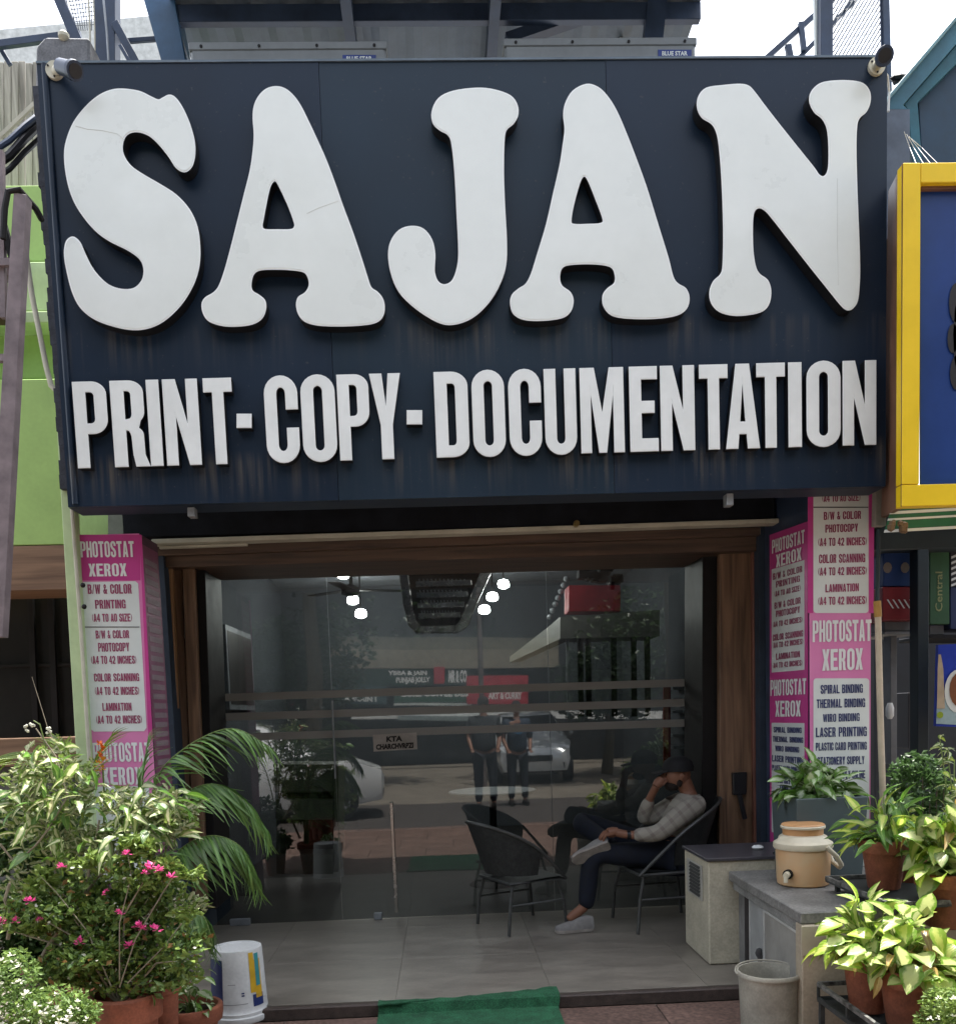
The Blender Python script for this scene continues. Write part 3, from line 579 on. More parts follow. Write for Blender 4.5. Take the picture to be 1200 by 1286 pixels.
for txt, x0, x1, yc, h, m_ in [('PHOTOSTAT',969,1010,680,17,print_white2),('XEROX',974,1006,700,16,print_white2),('B/W & COLOR',970,1007,719,8,print_red),('PRINTING',974,1004,730,8,print_red),('(A4 TO A0 SIZE)',972,1005,742,7,print_red),
    ('B/W & COLOR',972,1005,757,8,print_red),('PHOTOCOPY',974,1004,768,8,print_red),('(A4 TO 42 INCHES)',970,1007,781,7,print_red),('COLOR SCANNING',970,1008,798,8,print_red),('(A4 TO 42 INCHES)',970,1008,808,7,print_red),('LAMINATION',974,1004,823,8,print_red),('(A4 TO 42 INCHES)',970,1007,834,7,print_red),
    ('PHOTOSTAT',967,1012,863,20,print_white2),('XEROX',973,1005,890,20,print_white2),
    ('SPIRAL BINDING',971,1006,917,7,print_navy),('THERMAL BINDING',970,1008,929,7,print_navy),('WIRO BINDING',973,1003,941,7,print_navy),('LASER PRINTING',969,1008,954,8,print_navy),('PLASTIC CARD PRINTING',969,1008,966,7,print_navy),
    ('PASSPORT APPLY',971,1008,981,8,print_navy),('ONLINE',979,1003,991,8,print_navy),('LETTER HEAD',973,1006,1005,8,print_navy),('VISITING',975,1004,1020,9,print_navy),('CARD',975,990,1034,8,print_navy)]:
    b = MB(); glyph_text(b, txt, sidequad(x0, x1, yc, h, xs2-.002)); b.build('lettering', m_, colr)
# left column
XA, XB = at(98, 700, YC).x, at(176.5, 700, YC).x
coll = thing('advert_column', 'narrow pink advertising column left of the entrance headed PHOTOSTAT XEROX, its foot hidden by plants', 'column', (XA, YC, 0))
zt = at(137, 671, YC).z
b = MB(); b.box((XA, YC, .8), (XB, YC+.004, zt)); b.build('front_panel', pink, coll)
b = MB(); b.box((XA, YC+.0045, 0), (XB, YC+.32, zt)); b.build('core', mat('dusty_rose_core', (.12, .06, .09), .6), coll)
flat(pq(99, 671.5, 176.5, 729, e), (0, -.0008, 0), 'heading_panel', magenta, coll)
flat([at(175.5, 672, e), at(178, 672, e), at(192, 930, e), at(186.5, 930, e)], (0, -.0012, 0), 'magenta_edge', magenta, coll)
def lrow(txt, x0, x1, yc, h, m_, bold=.035):
    L_ = lambda y: (y-671)*.072
    b = MB(); glyph_text(b, txt, [at(x0+L_(yc-h/2), yc-h/2, e2), at(x1+L_(yc-h/2)*.9, yc-h/2-.5, e2), at(x1+L_(yc+h/2)*.9, yc+h/2-.5, e2), at(x0+L_(yc+h/2), yc+h/2, e2)]); b.build('lettering', m_, coll)
pts = [at(102, 733, e), at(105, 731, e), at(170, 730, e), at(173.5, 733, e), at(184, 914, e), at(181, 918.5, e), at(118, 919, e), at(114.5, 916, e)]
flat(pts, (0, -.001, 0), 'white_panel', print_white, coll)
pts = [at(115, 990, e), at(118, 988, e), at(184, 987, e), at(187, 990, e), at(192, 1110, e), at(122, 1110, e)]
flat(pts, (0, -.001, 0), 'white_panel', print_white, coll)
lrow('PHOTOSTAT', 99.5, 167, 690, 20, print_white2, .05); lrow('XEROX', 108, 156, 716, 16, print_white2, .05)
for r_ in [('B/W & COLOR',105,161,740,12),('PRINTING',113,152,759,11),('(A4 TO A0 SIZE)',108,159,776,10),('B/W & COLOR',111,154,797,10),('PHOTOCOPY',113,153,813,11),('(A4 TO 42 INCHES)',103,161,829,10),('COLOR SCANNING',105,163,851,10),('(A4 TO 42 INCHES)',105,162,868,10),('LAMINATION',113,151,888,10),('(A4 TO 42 INCHES)',104,163,904,10)]:
    lrow(*r_, print_red)
lrow('PHOTOSTAT', 97, 171, 945, 24, print_white2, .05); lrow('XEROX', 106, 159, 975, 22, print_white2, .05)
b = MB(); b.add([at(105, 787, e2), at(175, 787, e2), at(175, 788, e2), at(105, 788, e2)], [(0, 1, 2, 3)]); b.build('divider_line', dark_frame, coll)
# grey cladding strip with rows of print on the inner side of the left column
scl = MB(); xi = XB+.002; scl.box((XB+.0005, YC+.02, .8), (XB+.004, YC+.30, zt-.05)); sidep = scl.build('side_panel', mat('dull_rose_print', (.26, .09, .16), .5), coll)
for k in range(22):
    z0 = zt-.12-k*.052
    b = MB(); b.box((XB+.0045, YC+.05, z0-.03), (XB+.006, YC+.27, z0)); b.build('text_block', mat('dull_grey_print', (.30, .22, .25), .6), coll)

# ================================================================== ENTRANCE: SHUTTER BOX, WOOD FRAME, GLASS
zs = at(575, 668, 5.6).z
sb = thing('shutter_box', 'dark rolling shutter box with a cream bottom strip under the big signboard', 'shutter', (.2, 5.55, zs))
b = MB(); b.box((-1.80, 5.52, zs+.006), (2.04, 5.75, 3.2)); b.build('housing', mat('near_black_box', (.010, .012, .017), .7, .3, 6, .2, spec=.15), sb)  # housing in one even near-black tone
b = MB(); b.hexa([at(190, 677, 5.5), at(978, 651, 5.5), at(978, 656.5, 5.5), at(190, 683, 5.5)], [at(190, 677, 5.5)+Vector((0, .1, 0)), at(978, 651, 5.5)+Vector((0, .1, 0)), at(978, 656.5, 5.5)+Vector((0, .1, 0)), at(190, 683, 5.5)+Vector((0, .1, 0))])
b.build('bottom_strip', cream_paint, sb, bevel=.003)
b = MB(); b.hexa([at(200, 686, 5.56), at(310, 682, 5.56), at(310, 685, 5.56), at(200, 689, 5.56)], [v+Vector((0, .03, 0)) for v in (at(200, 686, 5.56), at(310, 682, 5.56), at(310, 685, 5.56), at(200, 689, 5.56))]); b.build('guide_rail', cream_paint, sb)
for px, py in ((238, 636), (918, 622)):
    p = at(px, py, 4.78); b = MB(); b.box((p.x-.018, 4.80, p.z-.045), (p.x+.018, 4.86, 2.588)); b.build('mounting_bracket', galv, sb, bevel=.002)
b = MB(); p = at(724, 657, 5.46); b.tube([p, p+Vector((0, .04, 0))], .018, 10); b.build('padlock', mat('brass', (.35, .26, .1), .4, metal=.8), sb, smooth=True)
# soffit behind board
b = MB(); b.box((-1.86, 4.96, 2.9), (2.36, 5.515, 2.94)); soff = b.build('soffit', mat('dark_soffit', (.015, .018, .024), .8, spec=.15), kind='structure')
b = MB(); b.box((-1.86, 5.80, 2.62), (2.6, 5.95, 4.5)); b.box((-1.95, 5.80, 0), (-1.66, 7, 2.62)); b.box((2.04, 5.80, 0), (2.6, 7, 2.62)); b.build('shop_wall', mat('dark_blue_wall', (.03, .045, .07), .7), label='dark blue rendered wall of the copy shop round its entrance', category='wall')

YG = 6.45
fr = thing('entrance_frame', 'brown timber frame with upright boards round the glass shop front', 'door frame', (.1, YG, .06))
# header boards
hd = [(677, 692, 5.78), (692, 706, 5.84)]
b = MB(); q = [at(183, 684, 5.78), at(955, 658, 5.78), at(955, 672, 5.78), at(183, 698, 5.78)]; b.hexa(q, [v+Vector((0, .12, 0)) for v in q]); b.build('header_board', wood_h, fr, bevel=.004)
q = [at(186, 698.5, 5.84), at(954, 672.5, 5.84), at(954, 692, 5.84), at(186, 713, 5.84)]
b = MB(); b.hexa(q, [v+Vector((0, .6, 0)) for v in q]); b.build('header_board', wood_h, fr, bevel=.004)
def plank(xt0, xt1, xb0, xb1, yt, yb, Y, dep, m_, nm='upright_board'):
    q = [at(xt0, yt, Y), at(xt1, yt, Y), at(xb1, yb, Y), at(xb0, yb, Y)]
    b = MB(); b.hexa(q, [v+Vector((0, dep, 0)) for v in q]); return b.build(nm, m_, fr, bevel=.004)
plank(187, 193.5, 205, 213, 705, 1135, 5.95, .4, dark_frame)
plank(193.5, 215, 213, 233, 705, 1135, 5.9, .05, wood_o)
plank(215.5, 228, 233.5, 245, 707, 1138, 5.97, .05, wood_v)
plank(228.5, 243.5, 245.5, 260, 707, 1140, 5.93, .05, wood_o if False else wood_v)
plank(244, 257, 260.5, 272, 707, 1142, 6.0, .44, dark_frame)
plank(882, 903, 880, 902, 690, 1143, 6.0, .44, dark_frame)
plank(903.5, 944, 903, 946, 684, 1130, 5.92, .06, wood_v)
plank(944.5, 953, 946.5, 955, 682, 1130, 5.88, .06, woodmat('reddish_wood', (.09, .03, .02), (.2, .08, .05)))
plank(955, 966, 957, 966, 668, 1100, 5.86, .06, mat('green_black_gap', (.01, .025, .022), .5))  # dark strip filling a gap, its shade put into the colour
# black handle on right board
b = MB(); q = [at(920, 971, 5.88), at(938, 970, 5.88), at(937, 998, 5.88), at(921, 999, 5.88)]; b.hexa(q, [v+Vector((0, .04, 0)) for v in q])
b.bar(at(928, 998, 5.86), at(935, 1029, 5.86), .02, .03); b.build('door_handle', black_plastic, fr, bevel=.004)

# glass
gm = bpy.data.materials.new('reflective_glass'); gm.use_nodes = True; N = gm.node_tree.nodes; L = gm.node_tree.links; N.remove(N['Principled BSDF'])
tr_ = N.new('ShaderNodeBsdfTransparent'); tr_.inputs[0].default_value = (.42, .44, .455, 1)
gl = N.new('ShaderNodeBsdfGlossy'); gl.inputs['Roughness'].default_value = .012; gl.inputs[0].default_value = (.95, .97, .96, 1)
fz = N.new('ShaderNodeFresnel'); fz.inputs[0].default_value = 1.5
ma = N.new('ShaderNodeMath'); ma.operation = 'MULTIPLY_ADD'; ma.inputs[1].default_value = 1.5; ma.inputs[2].default_value = .045; L.new(fz.outputs[0], ma.inputs[0])
ms = N.new('ShaderNodeMixShader'); L.new(ma.outputs[0], ms.inputs[0]); L.new(tr_.outputs[0], ms.inputs[1]); L.new(gl.outputs[0], ms.inputs[2]); L.new(ms.outputs[0], N['Material Output'].inputs[0])
tcg = N.new('ShaderNodeTexCoord'); ng = N.new('ShaderNodeTexNoise'); ng.inputs['Scale'].default_value = .7; L.new(tcg.outputs['Object'], ng.inputs[0]); bpn = N.new('ShaderNodeBump'); bpn.inputs['Strength'].default_value = .35; bpn.inputs['Distance'].default_value = .004; L.new(ng.outputs[0], bpn.inputs['Height']); L.new(bpn.outputs[0], gl.inputs['Normal'])
ge = bpy.data.materials.new('glass_edge'); ge.use_nodes = True; N = ge.node_tree.nodes; L = ge.node_tree.links; N.remove(N['Principled BSDF']); t2 = N.new('ShaderNodeBsdfTransparent'); t2.inputs[0].default_value = (.9, .95, .93, 1); L.new(t2.outputs[0], N['Material Output'].inputs[0])
frost = bpy.data.materials.new('frosted_film'); frost.use_nodes = True; N = frost.node_tree.nodes; L = frost.node_tree.links; pbs = N['Principled BSDF']; pbs.inputs['Base Color'].default_value = (.40, .39, .37, 1); pbs.inputs['Roughness'].default_value = .5
t3 = N.new('ShaderNodeBsdfTransparent'); t3.inputs[0].default_value = (.6, .6, .58, 1); m3 = N.new('ShaderNodeMixShader'); m3.inputs[0].default_value = .5; L.new(pbs.outputs[0], m3.inputs[1]); L.new(t3.outputs[0], m3.inputs[2]); L.new(m3.outputs[0], N['Material Output'].inputs[0])
glass = thing('glass_shopfront', 'tinted frameless glass shopfront with three frosted stripes, mirroring the street', 'glass wall', (.1, YG, .06))
gx = [at(257, 900, YG).x, at(418, 900, YG).x, at(690, 900, YG).x, at(886, 900, YG).x+.02]
for i in range(3):
    b = MB(); b.box((gx[i]+.002, YG, .065), (gx[i+1]-.002, YG+.01, 2.56))
    o = b.build('glass_pane', [gm, ge], glass)
    for p in o.data.polygons:
        p.material_index = 0 if p.normal.y < -.5 else 1
for yl, yr in ((871.5, 852), (896, 877), (922, 902.5)):
    q = [at(262, yl+.5, YG-.003), at(884, yr, YG-.003), at(884, yr+9.5, YG-.003), at(262, yl+10, YG-.003)]
    b = MB(); b.hexa(q, [v+Vector((0, .002, 0)) for v in q]); b.build('frosted_stripe', frost, glass)
def gbar(x0, y0, x1, y1, w, m_, nm, d=.03):
    b = MB(); b.bar(at(x0, y0, YG-.03), at(x1, y1, YG-.03), w, d); b.build(nm, m_, glass, bevel=.002)
chrome = mat('worn_chrome', (.45, .44, .42), .25, .2, 10, .03, metal=.9)
gbar(491, 1008, 498, 1146, .022, chrome, 'door_bar')
gbar(417, 880, 421, 978, .008, galv, 'pole_reflection')  # pale strip built on the pane as the reflection of a pole
b = MB(); p = at(474, 1140, YG-.03); b.box((p.x-.028, YG-.035, .062), (p.x+.028, YG-.002, .11)); b.build('patch_hinge', galv, glass, bevel=.003)
b = MB(); p = at(300, 1150, YG-.05); b.box((p.x-.07, YG-.04, .062), (p.x+.07, YG-.005, .11)); b.build('patch_hinge', galv, glass, bevel=.003)
st = MB(); q = [at(468, 923, YG-.006), at(523, 920, YG-.006), at(524, 941, YG-.006), at(469, 944, YG-.006)]; st.hexa(q, [v+Vector((0, .002, 0)) for v in q]); stk = st.build('sticker', mat('grey_sticker', (.34, .31, .28), .6), glass)
b = MB(); text_on(b, 'KTA', [at(485, 925, YG-.009), at(505, 924, YG-.009), at(505, 931, YG-.009), at(485, 932, YG-.009)], .05); text_on(b, 'CHARCHVRPZI', [at(472, 935, YG-.009), at(519, 932.5, YG-.009), at(519, 939.5, YG-.009), at(472, 942, YG-.009)], .05); b.build('sticker_lettering', dark_frame, stk)

# ================================================================== INTERIOR
wall_in = mat('grey_interior', (.10, .11, .125), .8, .1, 2, .05)
b = MB(); b.box((-2.0, 6.48, -.01), (2.6, 11.6, .058)); b.build('shop_floor', mat('dark_shop_floor', (.035, .034, .033), .5), kind='structure')
b = MB(); b.box((-1.95, 6.48, .06), (-1.9, 11.5, 3.1)); b.box((2.3, 7.0, .06), (2.35, 11.5, 3.1)); b.box((-1.95, 11.5, .06), (2.35, 11.55, 3.1)); b.build('interior_wall', wall_in, label='dim grey interior walls of the shop seen through the glass', category='wall')
b = MB(); b.box((-1.95, 6.48, 3.1), (2.35, 11.55, 3.15)); b.build('ceiling', mat('dim_ceiling', (.32, .34, .37), .8), kind='structure')
lampm = mat('lamp_glow', (1, .98, .92), .5, .01, 3, 0, emit=22)
names = ['nearest white ceiling lamp on the left inside the shop', 'middle white ceiling lamp of the left row inside the shop', 'farthest white ceiling lamp of the left row inside the shop',
         'highest white lamp of the right row inside the shop', 'second white lamp of the right row inside the shop', 'third white lamp of the right row inside the shop', 'lowest and farthest white lamp of the right row inside the shop']
for (px, py, Y), nm in zip([(431, 721, 8.3), (443, 753, 9.6), (453, 770, 10.6), (647, 709, 7.9), (632, 733, 8.6), (618, 749, 9.5), (608, 765, 10.4)], names):
    c = at(px, py, Y); t = thing('pendant_lamp', nm, 'lamp', c, 'glowing lamps inside the shop')
    r_ = 7.2*Y/1150
    b = MB(); b.lathe(c, [(r_*.5, -r_*.8), (r_*.95, -r_*.55), (r_, 0), (r_*.8, r_*.5), (r_*.3, r_*.7)], 14); b.build('globe', lampm, t, smooth=True)
    b = MB(); b.tube([c+Vector((0, 0, r_*.7)), (c.x, c.y, 3.1)], .008, 6); b.build('rod', dark_frame, t)
    ld_ = bpy.data.lights.new('lamp_light', 'POINT'); ld_.energy = 1.6; ld_.color = (1, .96, .88); ld_.shadow_soft_size = .05
    lo = bpy.data.objects.new('lamp_light', ld_); C.objects.link(lo); lo.parent = t; lo.location = (0, 0, -r_*1.3)
# ceiling fan
fc = at(440, 741, 9.0); t = thing('ceiling_fan', 'dark three-bladed ceiling fan near the lamps inside the shop', 'fan', fc)
b = MB(); b.lathe(fc, [(.03, -.06), (.09, -.04), (.09, .02), (.03, .05)], 14); b.tube([fc, (fc.x, fc.y, 3.1)], .012, 6); b.build('motor', dark_frame, t, smooth=True)
for k in range(3):
    a = rad(20+120*k); d = Vector((math.cos(a), math.sin(a), 0)); b = MB(); b.bar(fc+d*.08, fc+d*.55, .11, .008); b.build('blade', dark_frame, t)
# ribbed chrome duct unit
du = thing('ceiling_duct', 'dark chrome ribbed ventilation unit hanging from the shop ceiling', 'ventilation duct', at(555, 750, 8.0))
Yd = 8.0
out = [at(500, 715, Yd), at(506, 760, Yd), at(512, 785, Yd), at(522, 795, Yd), at(575, 794, Yd), at(588, 786, Yd), at(600, 755, Yd), at(622, 708, Yd)]
inn = [at(512, 720, Yd), at(518, 762, Yd), at(522, 778, Yd), at(528, 786, Yd), at(572, 785, Yd), at(578, 778, Yd), at(590, 750, Yd), at(606, 712, Yd)]
b = MB()
for i in range(len(out)-1):
    q = [out[i], out[i+1], inn[i+1], inn[i]]; b.hexa(q, [v+Vector((0, .12, 0)) for v in q])
b.build('rim', chrome, du, smooth=False, bevel=.004)
b = MB(); b.prism([v+Vector((0, .1, 0)) for v in inn], (0, .03, 0)); b.build('back_plate', dark_frame, du)
for k, y in enumerate((733, 747, 760, 773)):
    b = MB(); xr = 592-(y-733)*.35; b.bar(at(522+k, y+1, Yd-.0), at(xr, y-1, Yd), .035, .045); b.build('louvre', chrome, du, bevel=.004)
    b = MB()
    for j in range(12): 
        x = 526+k+(xr-530-k)*j/12; b.bar(at(x, y-6, Yd+.02), at(x+1, y-2, Yd+.02), .012, .01)
    b.build('grille_teeth', galv, du)
# picture on left wall
xw = -1.897
pf_ = thing('wall_picture', 'dark framed picture hanging on the left interior wall', 'picture', Vector((xw, 7.6, 2.0)))
yy0, yy1 = 8.2, 9.3
b = MB(); b.box((xw, yy0, 1.60), (xw+.05, yy1, 2.35)); b.build('frame', galv, pf_, bevel=.004)
b = MB(); b.box((xw+.05, yy0+.05, 1.65), (xw+.053, yy1-.05, 2.30)); b.build('print', mat('dark_print', (.03, .025, .02), .4), pf_)
# white cabinet with dark opening
cab = thing('counter_cabinet', 'pale counter cabinet with a dark recess inside the shop behind the palm', 'cabinet', at(385, 1090, 7.6))
Yc = 7.6; pale = mat('pale_laminate', (.17, .17, .15), .5, .08, 4, .02)
def panel(x0, y0, x1, y1, Y, d, nm, m_, par):
    q = pq(x0, y0, x1, y1, Y); b = MB(); b.hexa(q, [v+Vector((0, d, 0)) for v in q]); b.build(nm, m_, par, bevel=.004)
panel(343, 960, 418, 995, Yc, .5, 'top_panel', pale, cab); panel(346, 1004, 418, 1029, Yc, .5, 'drawer_front', pale, cab); panel(349, 996, 418, 1003, Yc+.03, .4, 'shadow_gap', dark_frame, cab)
panel(347, 1030, 352, 1072, Yc, .5, 'side', pale, cab); panel(419, 960, 425, 1095, Yc, .5, 'side', pale, cab); panel(347, 1073, 418, 1098, Yc, .5, 'plinth', pale, cab)
panel(353, 1030, 418, 1072, Yc+.3, .05, 'recess_back', dark_frame, cab)
# high shelf with red machine on the right
sh = thing('high_shelf', 'pale high shelf crossing the right side of the shop interior', 'shelf', at(760, 785, 8.5))
q = [at(703, 775, 8.2), at(828, 766, 8.2), at(828, 799, 8.2), at(703, 802, 8.2)]; b = MB(); b.hexa(q, [v+Vector((0, .5, 0)) for v in q]); b.build('front_board', pale, sh)
q = [at(640, 825, 10.5), at(704, 775, 8.2), at(704, 802, 8.2), at(640, 832, 10.5)]; b = MB(); b.hexa(q, [v+Vector((.12, .02, 0)) for v in q]); b.build('side_board', pale, sh)
for x in (712, 728, 738, 770, 795, 812):
    b = MB(); b.bar(at(x, 800, 8.3), at(x+1, 900, 8.3), .05 if x != 712 else .02, .03); b.build('support', dark_frame if x != 712 else galv, sh)
rm = thing('red_machine', 'red boxed machine with dark gear on top standing on the high shelf', 'machine', at(750, 770, 8.4))
panel(714, 735, 779, 768, 8.35, .3, 'body', mat('machine_red', (.35, .02, .03), .45), rm)
b = MB()
for k in range(9): 
    p = at(732+random.random()*45, 712+random.random()*22, 8.4); b.box((p.x-.05, 8.36, p.z-.04), (p.x+.05, 8.5, p.z+.04))
b.build('top_gear', black_plastic, rm, bevel=.01)
b = MB(); 
for k in range(7):
    p = at(690+k*3.5, 775-k*8, 8.8-k*.06); b.ball(p, .028, 8)
b.build('cable_loops', galv, rm)
# red strip and shelves at right
bk = thing('display_rack', 'grey wall rack with a narrow red strip near the right glass edge', 'rack', at(835, 890, 8.6))
panel(833, 855, 842, 985, 8.6, .03, 'red_strip', mat('machine_red2', (.25, .012, .015), .5), bk)
for k in range(8): panel(845, 862+k*15, 878, 866+k*15, 8.6, .2, 'shelf_board', galv, bk)
# table inside
tt = thing('round_table', 'thin round table just behind the glass near the chairs', 'table', at(620, 1110, 7.4))
c = at(618, 994, 7.6); b = MB(); b.lathe((c.x, c.y, c.z-.01), [(.36, 0), (.37, .01), (.36, .02)], 30); b.build('tabletop', galv, tt, smooth=True)
b = MB(); b.tube([(c.x, c.y, .08), (c.x, c.y, c.z-.012)], .03, 10); b.lathe((c.x, c.y, .06), [(.22, 0), (.2, .02), (.04, .05)], 20); b.build('pedestal', dark_frame, tt, smooth=True)
# ================================================================== LEFT NEIGHBOUR
ln = thing('neighbour_building', 'lime green neighbouring building with brown beam on the left', 'building', (-3, 6, 0))
def slab(parent, x0, y0, x1, y1, Y, d, nm, m_, xl=None):
    q = pq(x0, y0, x1, y1, Y); 
    if xl is not None: q[0].x = xl; q[3].x = xl
    b = MB(); b.hexa(q, [v+Vector((0, d, 0)) for v in q]); return b.build(nm, m_, parent, bevel=.004)
slab(ln, 0, 475, 100, 683, 6.0, .5, 'balcony_front', green_wall, -5)
slab(ln, 0, 405, 100, 474, 6.4, .3, 'wall', green_wall, -5)
slab(ln, 0, 390, 100, 404, 6.2, .3, 'ledge', green_light, -5)
slab(ln, 0, 328, 100, 389, 6.45, .3, 'wall', green_light, -5)  # sky light on the upper wall put into this paler green
slab(ln, 0, 232, 100, 327, 6.6, .3, 'wall', green_wall, -5)
slab(ln, 0, 322, 22, 346, 6.35, .1, 'railing_bar', mat('dark_red_brown', (.07, .03, .03), .5), -5)
slab(ln, 0, 384, 16, 400, 6.1, .1, 'railing_bar', mat('dark_red_brown', (.07, .03, .03), .5), -5)
slab(ln, 0, 684, 100, 740, 6.0, .4, 'wooden_beam', ply, -5)
slab(ln, 0, 741, 110, 925, 6.7, .05, 'window_pane', mat('dark_window', (.02, .02, .018), .15, .2, 2, 0), -5)
slab(ln, 0, 832, 110, 836, 6.66, .03, 'window_bar', dark_frame, -5)
for x in (63, 38):
    b = MB(); b.bar(at(x, 741, 6.65), at(x+8, 925, 6.65), .04, .03); b.build('mullion', dark_frame, ln)
slab(ln, 0, 925, 118, 960, 6.2, .4, 'sill_board', ply, -5)
slab(ln, 0, 960, 118, 1150, 6.3, .1, 'lower_wall', mat('dim_wall', (.12, .12, .11), .8), -5)
b = MB(); b.tube([at(68, 480, 4.98), at(84, 640, 4.98)], .012, 8); 
pp = thing('corner_post', 'slim pale green post between the green building and the pink column', 'post', at(115, 1000, 5.0))
b = MB(); b.hexa([at(68, 484, 5.0), at(84, 484, 5.0), at(119, 1060, 5.0), at(102, 1060, 5.0)], [at(68, 484, 5.0)+Vector((0, .06, 0)), at(84, 484, 5.0)+Vector((0, .06, 0)), at(119, 1060, 5.0)+Vector((0, .06, 0)), at(102, 1060, 5.0)+Vector((0, .06, 0))]); b.build('shaft', green_light, pp, bevel=.004)
b = MB(); b.tube([at(85, 560, 4.97), at(91, 650, 4.97), at(102, 800, 4.97), at(115, 1000, 4.97)], .010, 8); b.build('conduit', cream_paint, pp, smooth=True)
for y in (735, 762):
    b = MB(); b.ball(at(104+(y-735)*.06, y, 4.95), .014, 8); b.build('clip', dark_frame, pp)
b = MB(); b.tube([at(30, 300, 5.0), at(40, 370, 5.0), at(58, 460, 5.0), at(64, 484, 4.98), at(72, 492, 4.98), at(76, 520, 4.98)], .014, 10)
b.build('drain_pipe', cream_paint, smooth=True, label='cream drain pipe slanting down beside the left edge of the big signboard', category='pipe')
# leaning ladder frame
ld = thing('steel_ladder', 'rusty mauve steel ladder frame leaning along the left edge of the photo', 'ladder', at(5, 780, 4.2))
mauve = mat('mauve_primer_steel', (.22, .18, .19), .55, .25, 8, .15)
Yl = 4.3
q = [at(17, 241, Yl), at(33, 244, Yl), at(3, 800, Yl), at(-18, 800, Yl)]; b = MB(); b.hexa(q, [v+Vector((0, .06, 0)) for v in q]); b.build('rail', mauve, ld, bevel=.002)
b = MB(); b.tube([at(4, 300, Yl), at(6, 262, Yl), at(10, 240, Yl), at(24, 238, Yl), at(45, 262, Yl+.1), at(52, 275, Yl+.2)], .014, 8); b.build('bent_hoop', dark_frame, ld, smooth=True)
b = MB(); b.bar(at(0, 268, Yl+.05), at(22, 345, Yl+.05), .022, .03); b.build('brace', dark_frame, ld)
b = MB(); b.bar(at(1, 190, Yl+.05), at(5, 400, Yl+.05), .024, .03); b.build('rail', mauve, ld)
b = MB(); b.bar(at(-70, 240, Yl), at(-110, 800, Yl), .06, .06); b.build('rail', mauve, ld)
for y in (330, 450, 570, 690):
    b = MB(); b.bar(at(14-(y-330)*.05, y, Yl+.03), at(-80, y+3, Yl+.03), .03, .03); b.build('rung', mauve, ld)
# grey planks fence
fe = thing('plank_screen', 'weathered grey upright plank screen above the green building at top left', 'fence', at(20, 235, 7.0))
for k, x in enumerate(range(-40, 62, 9)):
    y0 = 78+random.uniform(-2, 2); q = pq(x, y0, x+8.3, 236, 7.0+random.uniform(-.02, .02)); q[1].x -= .002
    b = MB(); b.hexa(q, [v+Vector((0, .025, 0)) for v in q]); b.build('plank', wood_g, fe, bevel=.003)
# cables
for k, (ys, ye, w_, m_, nm) in enumerate([(205, 152, .022, black_plastic, 'thickest black cable crossing under the plank screen at top left'), (186, 140, .016, steel_blue, 'upper dark blue cable running to the signboard corner at top left'), (222, 170, .014, black_plastic, 'lowest dark cable running to the signboard corner at top left')]):
    b = MB(); b.tube([at(-30, ys+18, 4.9), at(12, ys-10, 4.95), at(30, (ys+ye)/2-4, 5), at(52, ye+2, 5.1)], w_, 8); b.build('cable', m_, smooth=True, label=nm, category='cable')
b = MB(); b.bar(at(0, 172, 5.6), at(46, 128, 5.6), .02); b.build('bamboo_stick', cream_paint, label='thin pale stick slanting up across the grey planks at top left', category='stick')
# rough crusty strip behind sign's left edge
b = MB(); pts_ = []
for k in range(28):
    y = 120+k*18; x = 47+(y-78)*.072
    b.box(tuple(at(x-4-random.random()*4, y+9, 4.98)-Vector((0, .02, 0))), tuple(at(x+3, y-9, 4.98)+Vector((0, .05, 0))))
b.build('sealant_strip', mat('dark_sealant', (.05, .055, .07), .8, .3, 20, .6), label='rough dark sealant strip along the left edge of the signboard', category='strip')

# ================================================================== ABOVE THE BOARD
cb_ = thing('concrete_block', 'chipped grey concrete block behind the upper left corner of the signboard', 'block', at(75, 80, 5.2))
q = [at(45, 57, 5.2), at(56, 45, 5.2), at(112, 46, 5.2), at(112, 110, 5.2), at(44, 110, 5.2)]
b = MB(); b.prism(q, (0, .35, 0)); b.build('block', concrete, cb_, bevel=.012)
b = MB(); b.ball(at(80, 45, 5.2), (.03, .03, .025), 10); b.build('insulator', cream_paint, cb_, smooth=True)
stl = thing('left_gantry', 'dark blue steel post with braces and mesh behind the board\'s upper left corner', 'gantry', at(130, 90, 5.6))
def pbar(par, x0, y0, x1, y1, Y, wpx, nm='beam', m_=steel_blue, d=None, Y2=None):
    w_ = wpx*Y/1150; b = MB(); b.bar(at(x0, y0, Y), at(x1, y1, Y2 or Y), w_, d or w_*.8) if False else b.hexa(*(lambda p, q, n: ([p-n, p+n, q+n, q-n], [v+Vector((0, d or w_*.8, 0)) for v in (p-n, p+n, q+n, q-n)]))(at(x0, y0, Y), at(x1, y1, Y2 or Y), (at(x1, y1, Y)-at(x0, y0, Y)).normalized().cross(Vector((0, 1, 0)))*w_/2))
    return b.build(nm, m_, par, bevel=.002)
pbar(stl, 131, -40, 131, 90, 5.6, 24, 'post'); pbar(stl, 143, 26, 178, 92, 5.58, 9, 'brace'); pbar(stl, 62, -30, 96, 50, 5.62, 12, 'brace'); pbar(stl, 150, 55, 170, 90, 5.5, 4, 'brace')
pbar(stl, -20, 56, 100, 40, 5.8, 8, 'tie_bar'); pbar(stl, 143, 51, 210, 46, 5.8, 5, 'tie_bar'); pbar(stl, 0, 60, 12, 80, 5.85, 5, 'brace')
pbar(stl, -30, 56, -24, 400, 5.8, 12, 'post')
wm = MB()
